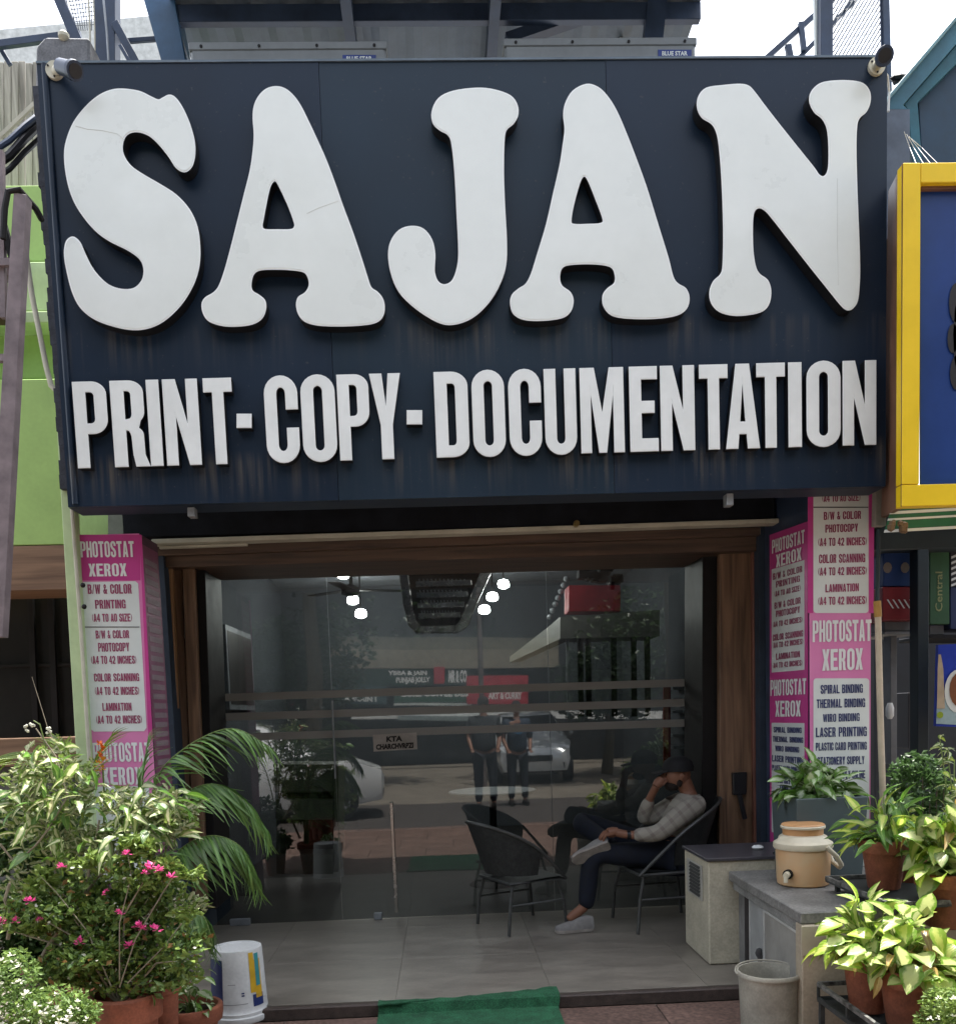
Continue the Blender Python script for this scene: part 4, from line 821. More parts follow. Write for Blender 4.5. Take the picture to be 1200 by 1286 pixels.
for k in range(9):
    wm.tube([at(80+k*4.3, -12, 5.66), at(94+k*2.6, 38, 5.66)], .0028, 4)
    wm.tube([at(82+k*1.6, -8+k*5, 5.665), at(118, -14+k*5.5, 5.665)], .0028, 4)
wm.build('wire_mesh', galv, stl, kind='stuff')
for x0, x1, w_, m_ in ((111, 113, .005, cream_paint), (117, 119, .004, cream_paint), (129, 137, .006, galv)):
    b = MB(); b.tube([at(x0, -10, 5.5), at((x0+x1)/2+1, 40, 5.5), at(x1, 88, 5.5)], w_, 6); b.build('wire', m_, stl, smooth=True)
bc = thing('canopy_column', 'broad blue steel column carrying the left side of the rooftop canopy', 'column', at(215, 85, 5.6))
q = [at(172, -30, 5.6), at(214, -30, 5.6), at(236, 92, 5.6), at(207, 92, 5.6)]; b = MB(); b.hexa(q, [v+Vector((0, .2, 0)) for v in q]); b.build('shaft', mat('bright_steel_blue', (.04, .10, .19), .4, .2, 5, .1), bc, bevel=.004)
q = [at(216, 15, 5.62), at(219, 15, 5.62), at(239, 80, 5.62), at(237, 80, 5.62)]; b = MB(); b.hexa(q, [v+Vector((0, .02, 0)) for v in q]); b.build('edge_angle', galv, bc)
# canopy
cp = thing('rooftop_canopy', 'dark corrugated metal canopy seen from below above the signboard', 'canopy', (-.5, 6, 5.4))
xl, xr = at(216, 40, 5.6).x, at(888, 40, 5.5).x
canm = mat('slate_sheet', (.13, .16, .19), .5, .2, 3, .1)
y0, y1, zf, zb = 4.62, 8.6, 5.62, 5.42
b = MB(); nr = int((xr-xl)/.05)
vs = []; 
for i in range(nr+1):
    x = xl+(xr-xl)*i/nr; dz = (.012 if i % 4 in (1, 2) else 0)
    vs += [(x, y0, zf+dz), (x, y1, zb+dz)]
b.add(vs, [(2*i, 2*i+1, 2*i+3, 2*i+2) for i in range(nr)])
b.add([(v[0], v[1], v[2]+.006) for v in vs], [(2*i, 2*i+2, 2*i+3, 2*i+1) for i in range(nr)])
b.build('corrugated_sheet', canm, cp)
for y in (5.62, 6.5, 7.4, 8.2):
    b = MB(); z = zf+(zb-zf)*(y-y0)/(y1-y0); b.box((xl, y, z-.10), (xr, y+.05, z-.005)); b.build('purlin', steel_blue, cp, bevel=.003)
for px in (437, 620):
    x = at(px, 20, 5.6).x; b = MB(); b.hexa([Vector((x-.03, y0+.02, zf-.02)), Vector((x+.03, y0+.02, zf-.02)), Vector((x+.03, y0+.02, zf-.14)), Vector((x-.03, y0+.02, zf-.14))], [Vector((x-.03, y1, zb-.02)), Vector((x+.03, y1, zb-.02)), Vector((x+.03, y1, zb-.14)), Vector((x-.03, y1, zb-.14))]); b.build('rafter', steel_blue, cp)
b = MB(); b.bar(at(636, 52, 5.7), at(812, -8, 5.7), .07, .06); b.build('diagonal_brace', steel_blue, cp)
b = MB(); b.bar(at(640, 40, 5.9), at(760, -6, 5.9), .06, .02); b.build('diagonal_flange', mat('dusty_flange', (.22, .20, .19), .6), cp)
b = MB(); b.bar(at(690, 54, 6.1), at(800, 18, 6.1), .05, .02); b.build('diagonal_flange', mat('dusty_flange', (.22, .20, .19), .6), cp)
b = MB(); b.bar(at(777, 60, 5.9), at(790, -6, 5.9), .03, .02); b.build('hanger', print_white, cp)
b = MB(); b.bar(at(818, 60, 5.65), at(826, -20, 5.65), .11, .08); b.build('post', steel_blue, cp)
# back wall below canopy (upper storey)
# air conditioners
for (x0, x1, y, nm, bx0, bx1) in ((238, 484, 53, 'long grey air conditioner unit peeping over the left part of the board', 430, 472), (633, 873, 48, 'grey air conditioner unit peeping over the right part of the board, blue badge visible', 826, 868)):
    Ya = 5.15; t = thing('air_conditioner', nm, 'air conditioner', at((x0+x1)/2, 95, Ya))
    p0, p1 = at(x0, y+1.5, Ya), at(x1, y-1.5, Ya); z0 = 4.25
    acm = mat('aged_grey_enamel', (.18, .195, .20), .45, .12, 6, .05)
    b = MB(); b.box((p0.x, Ya, z0), (p1.x, Ya+.3, p0.z)); b.build('casing', acm, t, bevel=.012)
    b = MB(); b.box((p0.x-.006, Ya-.006, p0.z-.035), (p1.x+.006, Ya+.31, p0.z+.004)); b.build('lid', acm, t, bevel=.004)
    for k in range(4):
        b = MB(); xx = p0.x+.06+(p1.x-p0.x-.12)*k/3; b.tube([(xx, Ya-.010, p0.z-.018), (xx, Ya-.005, p0.z-.018)], .008, 8); b.build('screw', dark_frame, t)
    b = MB(); yb = 68.5 if x0 < 300 else 62; q = pq(bx0, yb, bx1, yb+10, Ya-.004); b.hexa(q, [v+Vector((0, .003, 0)) for v in q]); bd = b.build('badge', mat('badge_blue', (.01, .03, .18), .4), t)
    b = MB(); text_on(b, 'BLUE STAR', pq(bx0+5, yb+1.8, bx1-5, yb+7.5, Ya-.0055), .03); b.build('badge_lettering', print_white, bd)
# right stair rail and mesh gantry
sg = thing('right_gantry', 'dark steel posts with diagonal wire mesh rising behind the upper right corner of the board', 'gantry', at(1040, 80, 5.6))
pbar(sg, 1038, -30, 1038, 95, 5.5, 15, 'post'); pbar(sg, 1025, -30, 1029, 95, 5.55, 7, 'post', print_white); pbar(sg, 1112, -30, 1116, 120, 5.5, 8, 'post'); pbar(sg, 1106, -30, 1109, 95, 5.52, 3, 'post')
wm = MB()
for k in range(-14, 18):
    wm.tube([at(1046+max(0, k*5), -20+(-k*9 if k < 0 else 0), 5.53), at(min(1106, 1046+k*5+60*.62), 85, 5.53)], .0035, 4) if False else None
for k in range(26):
    x = 1046+k*5.2-90; a = at(max(1046, x), 78-(0 if x >= 1046 else 0)-(1046-x if x < 1046 else 0)*.0, 5.53)
xs_ = [1046-70+k*4.6 for k in range(30)]
for x in xs_:
    x0, y0_, x1, y1_ = x, 90, x+70, -28
    if x0 < 1046: t_ = (1046-x0)/70; x0 = 1046; y0_ = 90-118*t_
    if x1 > 1107: t_ = (x1-1107)/70; x1 = 1107; y1_ = -28+118*t_
    if x1-x0 > 3: wm.tube([at(x0, y0_, 5.53), at(x1, y1_, 5.53)], .0042, 4)
for k in range(13):
    y = 86-k*9; wm.tube([at(1046, y, 5.535), at(1107, y-10, 5.535)], .002, 4)
wm.build('wire_mesh', mat('mesh_wire', (.10, .12, .15), .5), sg, kind='stuff')
sr = thing('stair_railing', 'dark stair railing climbing to the right above the board', 'railing', at(1000, 75, 6))
pbar(sr, 955, 78, 1062, -18, 6.0, 6, 'handrail'); pbar(sr, 995, 80, 1075, -2, 6.0, 5, 'lower_rail'); pbar(sr, 1006, 26, 1010, 62, 5.98, 6, 'baluster'); pbar(sr, 990, 54, 994, 76, 5.98, 7, 'baluster'); pbar(sr, 1062, 10, 1075, -10, 5.98, 5, 'baluster')
b = MB(); b.tube([at(1108, 85, 4.9), at(1114, 95, 4.95), at(1116, 115, 5.0), at(1115, 140, 5.0)], .006, 6); b.build('cable', print_white2, smooth=True, label='thin white cable hanging beside the upper right camera', category='cable')
# distant pale block seen through left gap
b = MB(); q = pq(-60, 36, 250, 160, 24); q[0] = at(-60, 42, 24); q[1] = at(250, 14, 24); b.hexa(q, [v+Vector((0, 6, 0)) for v in q]); b.build('distant_building', mat('hazy_pale_wall', (.55, .57, .56), .9), label='pale hazy building far behind the top left corner', category='building')
# horizon structures behind both neighbours so that no bare ground shows
b = MB(); b.box((-14, 9, 0), (-2.2, 9.4, 4.0)); b.build('rear_building', mat('dim_wall', (.12, .12, .11), .8), label='dim rear wall behind the lime green building', category='building')

# ================================================================== RIGHT NEIGHBOUR
ys = thing('yellow_sign', 'yellow framed deep blue shop sign on the right edge of the photo', 'signboard', at(1170, 640, 4.5))
Yy = 4.45; xE = at(1440, 400, Yy).x
def yb(x0, y0, x1, y1, nm, m_, Y=Yy, d=.06, ext=False):
    q = pq(x0, y0, x1, y1, Y)
    if ext: q[1].x = xE; q[2].x = xE; q[1].z = q[0].z; q[2].z = q[3].z
    b = MB(); b.hexa(q, [v+Vector((0, d, 0)) for v in q]); return b.build(nm, m_, ys, bevel=.003)
b = MB(); q = [at(1134, 204, Yy), at(1156, 204, Yy), at(1154, 608, Yy), at(1132, 608, Yy)]; b.hexa(q, [v+Vector((0, .06, 0)) for v in q]); b.build('frame_side', yellow_paint, ys, bevel=.003)
yb(1156.5, 204, 1300, 229, 'frame_top', yellow_paint, ext=True); yb(1132, 609, 1300, 636, 'frame_bottom', yellow_paint, ext=True)
yb(1157, 230, 1300, 237, 'inner_lip', copper, Yy+.03, .03, ext=True)
yb(1155, 236, 1300, 610, 'blue_panel', deep_blue, Yy+.055, .01, ext=True)
q = [at(1132.5, 205, Yy+.002), at(1115, 240, 4.98), at(1106, 650, 4.98), at(1131, 636, Yy+.002)]
b = MB(); b.hexa(q, [v+Vector((.03, .02, 0)) for v in q]); b.build('side_panel', copper, ys)
b = MB(); 
for (x, y, rx, ry) in ((1200, 380, 9, 24), (1196, 425, 7, 18), (1202, 468, 10, 22), (1210, 420, 14, 60)):
    c = at(x, y, Yy+.05); k_ = Yy/1150; b.prism([c+Vector((rx*k_*math.cos(a*math.pi/6), 0, ry*k_*math.sin(a*math.pi/6))) for a in range(12)], (0, -.001, 0))
b.build('dark_print', mat('print_dark_brown', (.025, .022, .022), .4), ys)
for k in range(4):
    b = MB(); b.tube([at(1135+k*3, 165+k*3, 4.7), at(1142+k*5, 185, 4.7), at(1150+k*9, 205, 4.55)], .0014, 5); b.build('loose_wire', print_white2, ys)
gp = MB(); gp.hexa(pq(1110.5, 137, 1142, 300, 5.1), [v+Vector((0, .2, 0)) for v in pq(1110.5, 137, 1142, 300, 5.1)]); gp.build('wall_pier', mat('grey_blue_plaster', (.12, .15, .20), .7, .2, 6, .2), label='grey blue plaster pier between the navy board and the yellow sign', category='pier')
q = [at(1108, 300, 5.0), at(1130, 300, 5.0), at(1112, 660, 5.0), at(1099, 660, 5.0)]; b = MB(); b.hexa(q, [v+Vector((0, .2, 0)) for v in q]); b.build('side_pier', mat('beige_plaster', (.30, .28, .24), .8, .2, 6, .2), label='beige plaster pier beside the foot of the yellow sign', category='pier')
# teal gable
tg = thing('teal_roof', 'teal painted gable roof edge at the top right corner', 'roof', at(1160, 200, 5.2))
def poly(px_, Y, d, nm, m_, par):
    b = MB(); b.prism([at(x, y, Y) for x, y in px_], (0, d, 0)); return b.build(nm, m_, par, bevel=.003)
poly([(1113, 137), (1118, 122), (1300, -90), (1300, -60), (1134, 131), (1140, 137)], 5.2, .4, 'barge_board', teal, tg)
poly([(1112, 130), (1116, 118), (1300, -98), (1300, -92), (1119, 121)], 5.15, .5, 'roof_edge', mat('pale_teal_edge', (.16, .30, .34), .5), tg)
poly([(1135, 131), (1300, -58), (1300, -20), (1152, 128), (1158, 205), (1146, 205), (1140, 138)], 5.24, .3, 'inner_trim', mat('mid_teal', (.03, .14, .19), .5), tg)
poly([(1153, 128), (1300, -18), (1300, 230), (1159, 230)], 5.3, .2, 'gable_panel', teal_dark, tg)
b = MB(); b.ball(at(1128, 98, 5.3), (.05, .03, .02), 8); b.bar(at(1122, 104, 5.3), at(1138, 95, 5.3), .02); b.build('roof_bracket', dark_frame, tg)
# awning
aw = thing('striped_awning', 'green and white striped awning below the yellow sign', 'awning', at(1150, 660, 4.8))
awg = mat('awning_green', (.02, .13, .06), .6, .15, 6, .1)
def awn(y0, y1, m_, nm, x0=1104):
    b = MB(); b.hexa([at(x0+14-(y0-640)*.3, y0, 4.75), at(1440, y0-18, 4.6), at(1440, y1-18, 4.6), at(x0+14-(y1-640)*.3, y1, 4.75)], [at(x0+14-(y0-640)*.3, y0, 5.0), at(1440, y0-18, 5.0), at(1440, y1-18, 5.0), at(x0+14-(y1-640)*.3, y1, 5.0)]); b.build(nm, m_, aw)
for k, (y0, y1) in enumerate(((637, 642), (642.3, 646), (646.3, 651), (651.3, 654), (654.3, 665), (665.3, 669))): awn(y0, y1, (awg, print_white)[k % 2], ('green_stripe', 'white_stripe')[k % 2])
b = MB(); 
for k in range(9): b.ball(at(1114+random.random()*22, 655+random.random()*12, 4.7), .012+random.random()*.012, 6)
b.build('rusty_bolts', mat('rusty_scrap', (.16, .10, .05), .7), aw)
b = MB(); q = [at(1100, 640, 5.05), at(1440, 620, 5.05), at(1440, 680, 5.05), at(1100, 690, 5.05)]; b.hexa(q, [v+Vector((0, .05, 0)) for v in q]); b.build('backing_board', mat('dark_green_lintel', (.012, .022, .025), .6), aw)
# shop front
rs = thing('neighbour_shop', 'dim neighbouring shopfront stacked with cartons right of the pink column', 'shop', at(1150, 1100, 6))
def rsl(x0, y0, x1, y1, Y, d, nm, m_, ext=None):
    q = pq(x0, y0, x1, y1, Y)
    if ext: q[1].x = ext; q[2].x = ext
    b = MB(); b.hexa(q, [v+Vector((0, d, 0)) for v in q]); return b.build(nm, m_, rs, bevel=.003)
rsl(1098, 668, 1300, 690, 5.6, .3, 'lintel', mat('dark_green_lintel', (.012, .022, .025), .6), 5)
rsl(1098, 690, 1300, 1160, 6.9, .1, 'back_wall', mat('near_black_wall', (.02, .024, .03), .6), 6)
rsl(1152, 690, 1166, 1150, 5.6, .1, 'divider_post', mat('dark_green_lintel', (.012, .022, .025), .6))
rsl(1110, 793, 1151, 797, 5.8, .4, 'shelf_board', mat('shelf_grey', (.18, .18, .18), .6)); rsl(1118, 797, 1126, 960, 5.9, .1, 'shelf_leg', mat('shelf_grey', (.18, .18, .18), .6)); rsl(1110, 780, 1151, 792.5, 5.85, .3, 'shelf_lip', mat('shelf_grey', (.18, .18, .18), .6))
rsl(1167, 785, 1185, 797, 5.8, .4, 'shelf_board', mat('shelf_grey', (.18, .18, .18), .6)); rsl(1167, 797, 1300, 802, 5.75, .4, 'shelf_board', dark_frame)
rsl(1140, 870, 1165, 940, 6.2, .3, 'crate_stack', mat('near_black_wall2', (.035, .035, .04), .6)); rsl(1098, 1150, 1300, 1290, 5.5, .3, 'plinth', mat('shelf_grey', (.18, .18, .18), .6), 5)
def carton(nm_, x0, y0, x1, y1, Y, col, label, cat='carton'):
    q = pq(x0, y0, x1, y1, Y); t = thing(nm_, label, cat, q[3].copy()); b = MB(); b.hexa(q, [v+Vector((0, .3, 0)) for v in q]); b.build('box_body', mat('c_'+label[:9], col, .5), t, bevel=.004); return t
t = carton('blue_carton', 1109, 691, 1151, 736, 5.75, (.012, .045, .16), 'dark blue carton with two pale emblems on top of the red carton')
for x in (1114, 1136):
    b = MB(); c = at(x, 713, 5.745); b.prism([c+Vector((.028*math.cos(a), 0, .034*math.sin(a))) for a in [k*math.pi/5 for k in range(10)]], (0, -.001, 0)); b.build('emblem', mat('tan_print', (.22, .19, .15), .6), t)
t = carton('red_carton', 1108, 737, 1151, 779, 5.75, (.22, .015, .02), 'red carton with white slanting strokes under the blue carton')
for k in range(5):
    b = MB(); q = [at(1113+k*7, 753, 5.745), at(1115+k*7, 753, 5.745), at(1122+k*7, 764, 5.745), at(1120+k*7, 764, 5.745)]; b.prism(q, (0, -.001, 0)); b.build('stroke', print_white, t)
t = carton('green_board', 1167, 691, 1192, 784, 5.75, (.03, .10, .04), 'green upright board with pale vertical word in the right shop', 'board')
b = MB(); text_on(b, 'Central', [at(1174, 768, 5.745), at(1174, 718, 5.745), at(1183, 718, 5.745), at(1183, 768, 5.745)], .01); b.build('lettering', mat('olive_print', (.25, .28, .12), .6), t)
t = carton('striped_carton', 1193, 691, 1230, 736, 5.75, (.03, .03, .035), 'dark carton with white slanting bars at the right edge', 'carton')
for k in range(6):
    b = MB(); b.prism([at(1194, 699+k*7, 5.745), at(1210, 692+k*7, 5.745), at(1210, 695+k*7, 5.745), at(1194, 702+k*7, 5.745)], (0, -.001, 0)); b.build('stroke', print_white, t)
t = carton('navy_carton', 1193, 737, 1230, 790, 5.76, (.015, .03, .10), 'plain navy carton under the striped one at the right edge')
ps = thing('food_poster', 'bright blue food poster with bottle and plate behind the right pots', 'poster', at(1190, 915, 5.4))
q = [at(1178, 810, 5.4), at(1260, 806, 5.4), at(1260, 915, 5.4), at(1175, 912, 5.4)]; b = MB(); b.hexa(q, [v+Vector((0, .03, 0)) for v in q]); b.build('board', mat('poster_blue', (.01, .04, .42), .35), ps)
b = MB(); b.prism([at(1176, 880, 5.396), at(1200, 870, 5.396), at(1230, 880, 5.396), at(1230, 912, 5.396), at(1175, 909, 5.396)], (0, -.001, 0)); b.build('pale_ground', mat('poster_pale', (.35, .48, .50), .4), ps)
b = MB(); c = at(1203, 868, 5.393); b.prism([c+Vector((.085*math.cos(a), 0, .13*math.sin(a))) for a in [k*math.pi/10 for k in range(20)]], (0, -.001, 0)); b.build('plate', print_white, ps)
b = MB(); c = at(1204, 866, 5.390); b.prism([c+Vector((.06*math.cos(a), 0, .10*math.sin(a))) for a in [k*math.pi/8 for k in range(16)]], (0, -.001, 0)); b.build('food', mat('poster_brown', (.22, .07, .02), .5), ps)
b = MB(); b.prism([at(1178, 822, 5.39), at(1181, 822, 5.39), at(1184, 840, 5.39), at(1186, 890, 5.39), at(1176, 890, 5.39), at(1177, 840, 5.39)], (0, -.001, 0)); b.build('bottle_print', mat('poster_tan', (.45, .36, .25), .5), ps)
b = MB(); c = at(1180, 898, 5.388); b.prism([c+Vector((.02*math.cos(a), 0, .02*math.sin(a))) for a in [k*math.pi/5 for k in range(10)]], (0, -.001, 0)); b.build('lime_print', mat('poster_lime', (.3, .4, .02), .5), ps)
b = MB(); c = at(1117, 893, 5.6); b.lathe((c.x, c.y, c.z-.05), [(.012, 0), (.024, .02), (.024, .07), (.014, .10)], 12); b.build('white_jug', print_white2, smooth=True, label='small white jug in the dim shop beside the bamboo pole', category='jug')
bp_ = thing('bamboo_pole', 'pale pole standing against the right pink column with dark upper end', 'pole', atz(1112, 1150, .3))
b = MB(); b.tube([at(1102, 775, 4.9), at(1105, 900, 4.88), at(1110, 1060, 4.85), at(1112, 1150, 4.85)], .017, 10); b.build('shaft', mat('bamboo', (.50, .42, .30), .55, .15, 6, .1), bp_, smooth=True)
b = MB(); b.tube([at(1103, 665, 4.92), at(1101, 755, 4.9)], .012, 8); b.build('dark_end', mat('dark_green_lintel', (.012, .022, .025), .6), bp_, smooth=True)
b = MB(); b.tube([at(1101, 755, 4.9), at(1102, 775, 4.9)], .020, 10); b.build('ochre_wrap', mat('ochre', (.4, .22, .05), .7), bp_, smooth=True)

# ================================================================== COUNTER, BOX, COOLER
bx = thing('stone_cabinet', 'cream painted masonry cabinet with vent louvres and dark slab top, right of the porch', 'cabinet', (1.5, 5.2, .06))
A_, B_, C_ = atz(889, 1213, .062), atz(858, 1186, .062), atz(932, 1213, .062)
X0 = 1.437; Yn = 4.92; Yf = 5.41; Xr = 2.0; zt_ = .655
b = MB(); b.box((X0, Yn, .062), (Xr, Yf, zt_-.012)); bd = b.build('body', stone_paint, bx, bevel=.008)
b = MB(); b.box((X0-.012, Yn-.012, zt_-.012), (Xr+.02, Yf+.01, zt_+.006)); b.build('slab_top', mat('dark_granite', (.07, .065, .075), .35, .2, 10, .05), bx, bevel=.003)
b = MB(); b.box((X0-.008, 5.02, .40), (X0-.001, 5.33, .60)); vf = b.build('vent_frame', mat('vent_cream', (.42, .41, .36), .5), bx, bevel=.002)
for k in range(9):
    z = .59-k*.020; b = MB(); q = [Vector((X0-.016, 5.05, z-.012)), Vector((X0-.016, 5.26, z-.012)), Vector((X0-.009, 5.26, z)), Vector((X0-.009, 5.05, z))]
    b.prism(q, (.0015, 0, .002)); b.build('louvre', mat('louvre_dark', (.05, .05, .048), .6), bx)
# lower counter coming forward
zc = .585
ct = thing('side_counter', 'worn grey stone counter with panelled doors carrying the water cooler and planter', 'counter', (1.8, 4.6, 0))
p1, p2 = atz(908, 1091, zc), atz(1005, 1147, zc)
p3 = atz(1050, 1141, zc)
slabm = mat('worn_grey_stone', (.22, .215, .20), .6, .25, 5, .3, speck=.25)
xn = p2.x
b = MB(); b.prism([Vector((p1.x, 4.915, zc-.05)), Vector((p2.x, p2.y, zc-.05)), Vector((p2.x+.9, p2.y+.02, zc-.05)), Vector((p2.x+.9, 4.915, zc-.05))], (0, 0, .05)); b.build('slab_top', slabm, ct, bevel=.004)
# door wall below following the slab's left edge
a0 = Vector((p1.x+.05, 4.9, 0)); a1 = Vector((p2.x+.04, p2.y+.03, 0))
dd = (a1-a0).normalized(); nn = Vector((dd.y, -dd.x, 0)); nn = nn if nn.x < 0 else -nn
def wallseg(s0, s1, z0, z1, off, th, nm, m_, par=ct, bev=.003):
    L_ = (a1-a0).length; s0 *= L_; s1 *= L_
    P0 = a0+dd*s0+nn*off; P1 = a0+dd*s1+nn*off
    b = MB(); b.prism([P0+Vector((0, 0, z0)), P1+Vector((0, 0, z0)), P1-nn*th+Vector((0, 0, z0)), P0-nn*th+Vector((0, 0, z0))], (0, 0, z1-z0)); return b.build(nm, m_, par, bevel=bev)
wallseg(0, 1, 0, zc-.052, 0, .03, 'carcass', mat('dirty_grey_panel', (.20, .20, .19), .7, .25, 8, .2))
wallseg(.22, .52, .06, zc-.09, .010, .01, 'door_panel', mat('pale_grey_laminate', (.34, .35, .34), .5, .15, 6, .1))
wallseg(.50, .97, .03, zc-.10, .022, .015, 'door_panel', mat('warm_grey_laminate', (.31, .30, .27), .5, .18, 5, .1))
wallseg(.14, .20, 0, zc-.06, .012, .02, 'chipped_edge', mat('chipped_dark', (.035, .03, .028), .9, .3, 20, .6))
wallseg(0, 1.0, zc-.10, zc-.051, .03, .02, 'apron', mat('apron_stone', (.26, .26, .245), .7, .25, 8, .3, speck=.2))
wallseg(.485, .50, .03, zc-.10, .026, .02, 'door_trim', mat('pale_trim', (.46, .46, .43), .5)); wallseg(.50, .97, zc-.115, zc-.10, .028, .02, 'door_trim', mat('pale_trim', (.46, .46, .43)))
wallseg(.22, .235, .06, zc-.09, .014, .01, 'door_trim', mat('pale_trim', (.46, .46, .43)))
c = a0+dd*((a1-a0).length*.40)+nn*.03
b = MB(); 
for k in range(5): b.ball(c+Vector((0, 0, .20))+Vector((random.uniform(-.03, .03), -.01, random.uniform(-.05, .05))), (.022, .02, .026), 8)
b.build('latch_bundle', mat('tangled_dark', (.06, .06, .06), .5, .3, 30, .4), ct, smooth=True)
# front pillar with tile cladding
Yp = p2.y-.0
px0 = at(1003, 1200, Yp).x
b = MB(); b.box((p2.x, Yp-.015, 0), (p2.x+.75, Yp+.06, zc-.052)); b.build('pillar', mat('sandy_tile', (.40, .34, .25), .6, .15, 5, .2, speck=.1), ct, bevel=.004)
b = MB(); b.box((p2.x-.006, Yp-.022, .40), (p2.x+.76, Yp-.0155, zc-.054)); b.build('tile_band', mat('sandy_tile_light', (.43, .38, .29), .6, .12, 5, .15), ct, bevel=.002)

# water cooler jug
ck = thing('water_cooler', 'small peach and cream insulated water cooler jug with spout and swing handle on the counter', 'water cooler', (0, 0, 0))
Yk = 4.05 if False else None
base = atz(1010, 1113, zc); base = atz(1008, 1110, zc+.002); kk = (base-CAM).dot(CW)/1150
H = 76*kk; Rr = 31*kk
peach = mat('faded_peach_plastic', (.52, .28, .12), .45, .16, 4, .05, col2=(.50, .37, .22)); cream = mat('cream_plastic', (.62, .56, .42), .4, .1, 5, .03)
ck.location = base
b = MB(); b.lathe(base, [(Rr*.93, 0), (Rr*1.0, H*.02), (Rr*1.03, H*.12), (Rr*1.06, H*.55), (Rr*1.04, H*.60)], 32, capt=True); b.build('body', peach, ck, smooth=True)
b = MB(); b.lathe(base+Vector((0, 0, H*.60)), [(Rr*1.12, 0), (Rr*1.16, H*.03), (Rr*1.14, H*.10), (Rr*.98, H*.14), (Rr*.92, H*.20), (Rr*.80, H*.23)], 32); b.build('lid_base', cream, ck, smooth=True)
b = MB(); b.lathe(base+Vector((0, 0, H*.825)), [(Rr*.78, 0), (Rr*.79, H*.10), (Rr*.84, H*.11), (Rr*.84, H*.165), (Rr*.80, H*.18), (Rr*.3, H*.185)], 32); b.build('lid', mat('peach_lid', (.56, .30, .13), .4, .1, 5, .03), ck, smooth=True)
b = MB(); b.lathe(base+Vector((0, 0, H*.935)), [(Rr*.86, 0), (Rr*.87, H*.03), (Rr*.84, H*.045)], 32, capb=False, capt=False); b.build('lid_rim', cream, ck, smooth=True)
hp = [base+Vector(v) for v in ((Rr*.55, -Rr*.98, H*.66), (Rr*.95, -Rr*1.0, H*.50), (Rr*1.25, -Rr*.75, H*.34), (Rr*1.38, -Rr*.3, H*.27), (Rr*1.3, Rr*.2, H*.33), (Rr*1.1, Rr*.5, H*.62))]
b = MB(); b.tube(hp, .012, 10); b.build('handle', cream, ck, smooth=True)
sp0 = base+Vector((-Rr*.82, -Rr*.62, H*.22))
b = MB(); b.tube([sp0+Vector((.03, .02, 0)), sp0, sp0+Vector((-.016, -.02, 0))], .024, 14); b.build('spout_seal', dark_frame, ck, smooth=True)
b = MB(); b.tube([sp0+Vector((-.01, -.013, .002)), sp0+Vector((-.03, -.04, -.002))], [.017, .015], 14); b.tube([sp0+Vector((-.028, -.035, 0)), sp0+Vector((-.03, -.038, -.035))], .011, 10); b.build('spout', mat('cream_plastic', (.62, .56, .42)), ck, smooth=True)
# steel tumbler
tu = atz(977, 1090, zc+.0); tu = Vector((tu.x, tu.y, zc+.001))
b = MB(); b.lathe(tu, [(.024, 0), (.030, .085), (.031, .088), (.028, .088), (.023, .01)], 20, capt=True); b.build('steel_tumbler', mat('checked_steel', (.30, .32, .34), .25, .6, 60, .3, metal=.8), smooth=True, label='small patterned steel tumbler beside the water cooler', category='tumbler')
wp = at(951, 1064, 5.15); wp.z = zt_+.007
b = MB(); b.ball(wp+Vector((0, 0, .012)), (.035, .03, .014), 12); b.build('small_dish', print_white2, smooth=True, label='small white dish lying on the dark slab of the masonry cabinet', category='dish')
# grey planter
pl_ = thing('grey_planter', 'large slate grey square planter with a bushy green and white plant', 'planter', (2, 4.75, zc))
plm = mat('slate_planter', (.075, .10, .105), .5, .12, 3, .05)
Ypl = 4.55
t0, t1, t2_, t3_ = at(1000, 1004, Ypl), at(1090, 1003, Ypl), at(1084, 1098, Ypl), at(1004, 1098, Ypl)
zlo = zc+.001
def tpr(z): 
    t = (t0.z-z)/(t0.z-t3_.z); return (t0.x+(t3_.x-t0.x)*t, t1.x+(t2_.x-t1.x)*t, Ypl-.0+.01*t, Ypl+.36-.01*t)
top = t0.z; xa, xb, ya, yb_ = tpr(top); xa2, xb2, ya2, yb2 = tpr(zlo)
b = MB(); b.add([(xa, ya, top), (xb, ya, top), (xb, yb_, top), (xa, yb_, top), (xa2, ya2, zlo), (xb2, ya2, zlo), (xb2, yb2, zlo), (xa2, yb2, zlo), (xa+.02, ya+.02, top), (xb-.02, ya+.02, top), (xb-.02, yb_-.02, top), (xa+.02, yb_-.02, top), (xa+.02, ya+.02, top-.04), (xb-.02, ya+.02, top-.04), (xb-.02, yb_-.02, top-.04), (xa+.02, yb_-.02, top-.04)],
    [(0,4,5,1),(1,5,6,2),(2,6,7,3),(3,7,4,0),(7,6,5,4),(0,1,9,8),(1,2,10,9),(2,3,11,10),(3,0,8,11),(8,9,13,12),(9,10,14,13),(10,11,15,14),(11,8,12,15)]); b.build('planter_box', plm, pl_, bevel=.003)
b = MB(); b.add([(xa+.02, ya+.02, top-.03), (xb-.02, ya+.02, top-.03), (xb-.02, yb_-.02, top-.03), (xa+.02, yb_-.02, top-.03)], [(0,1,2,3)]); b.build('soil', soil, pl_)
PLANTER = Vector(((xa+xb)/2, (ya+yb_)/2, top-.02))

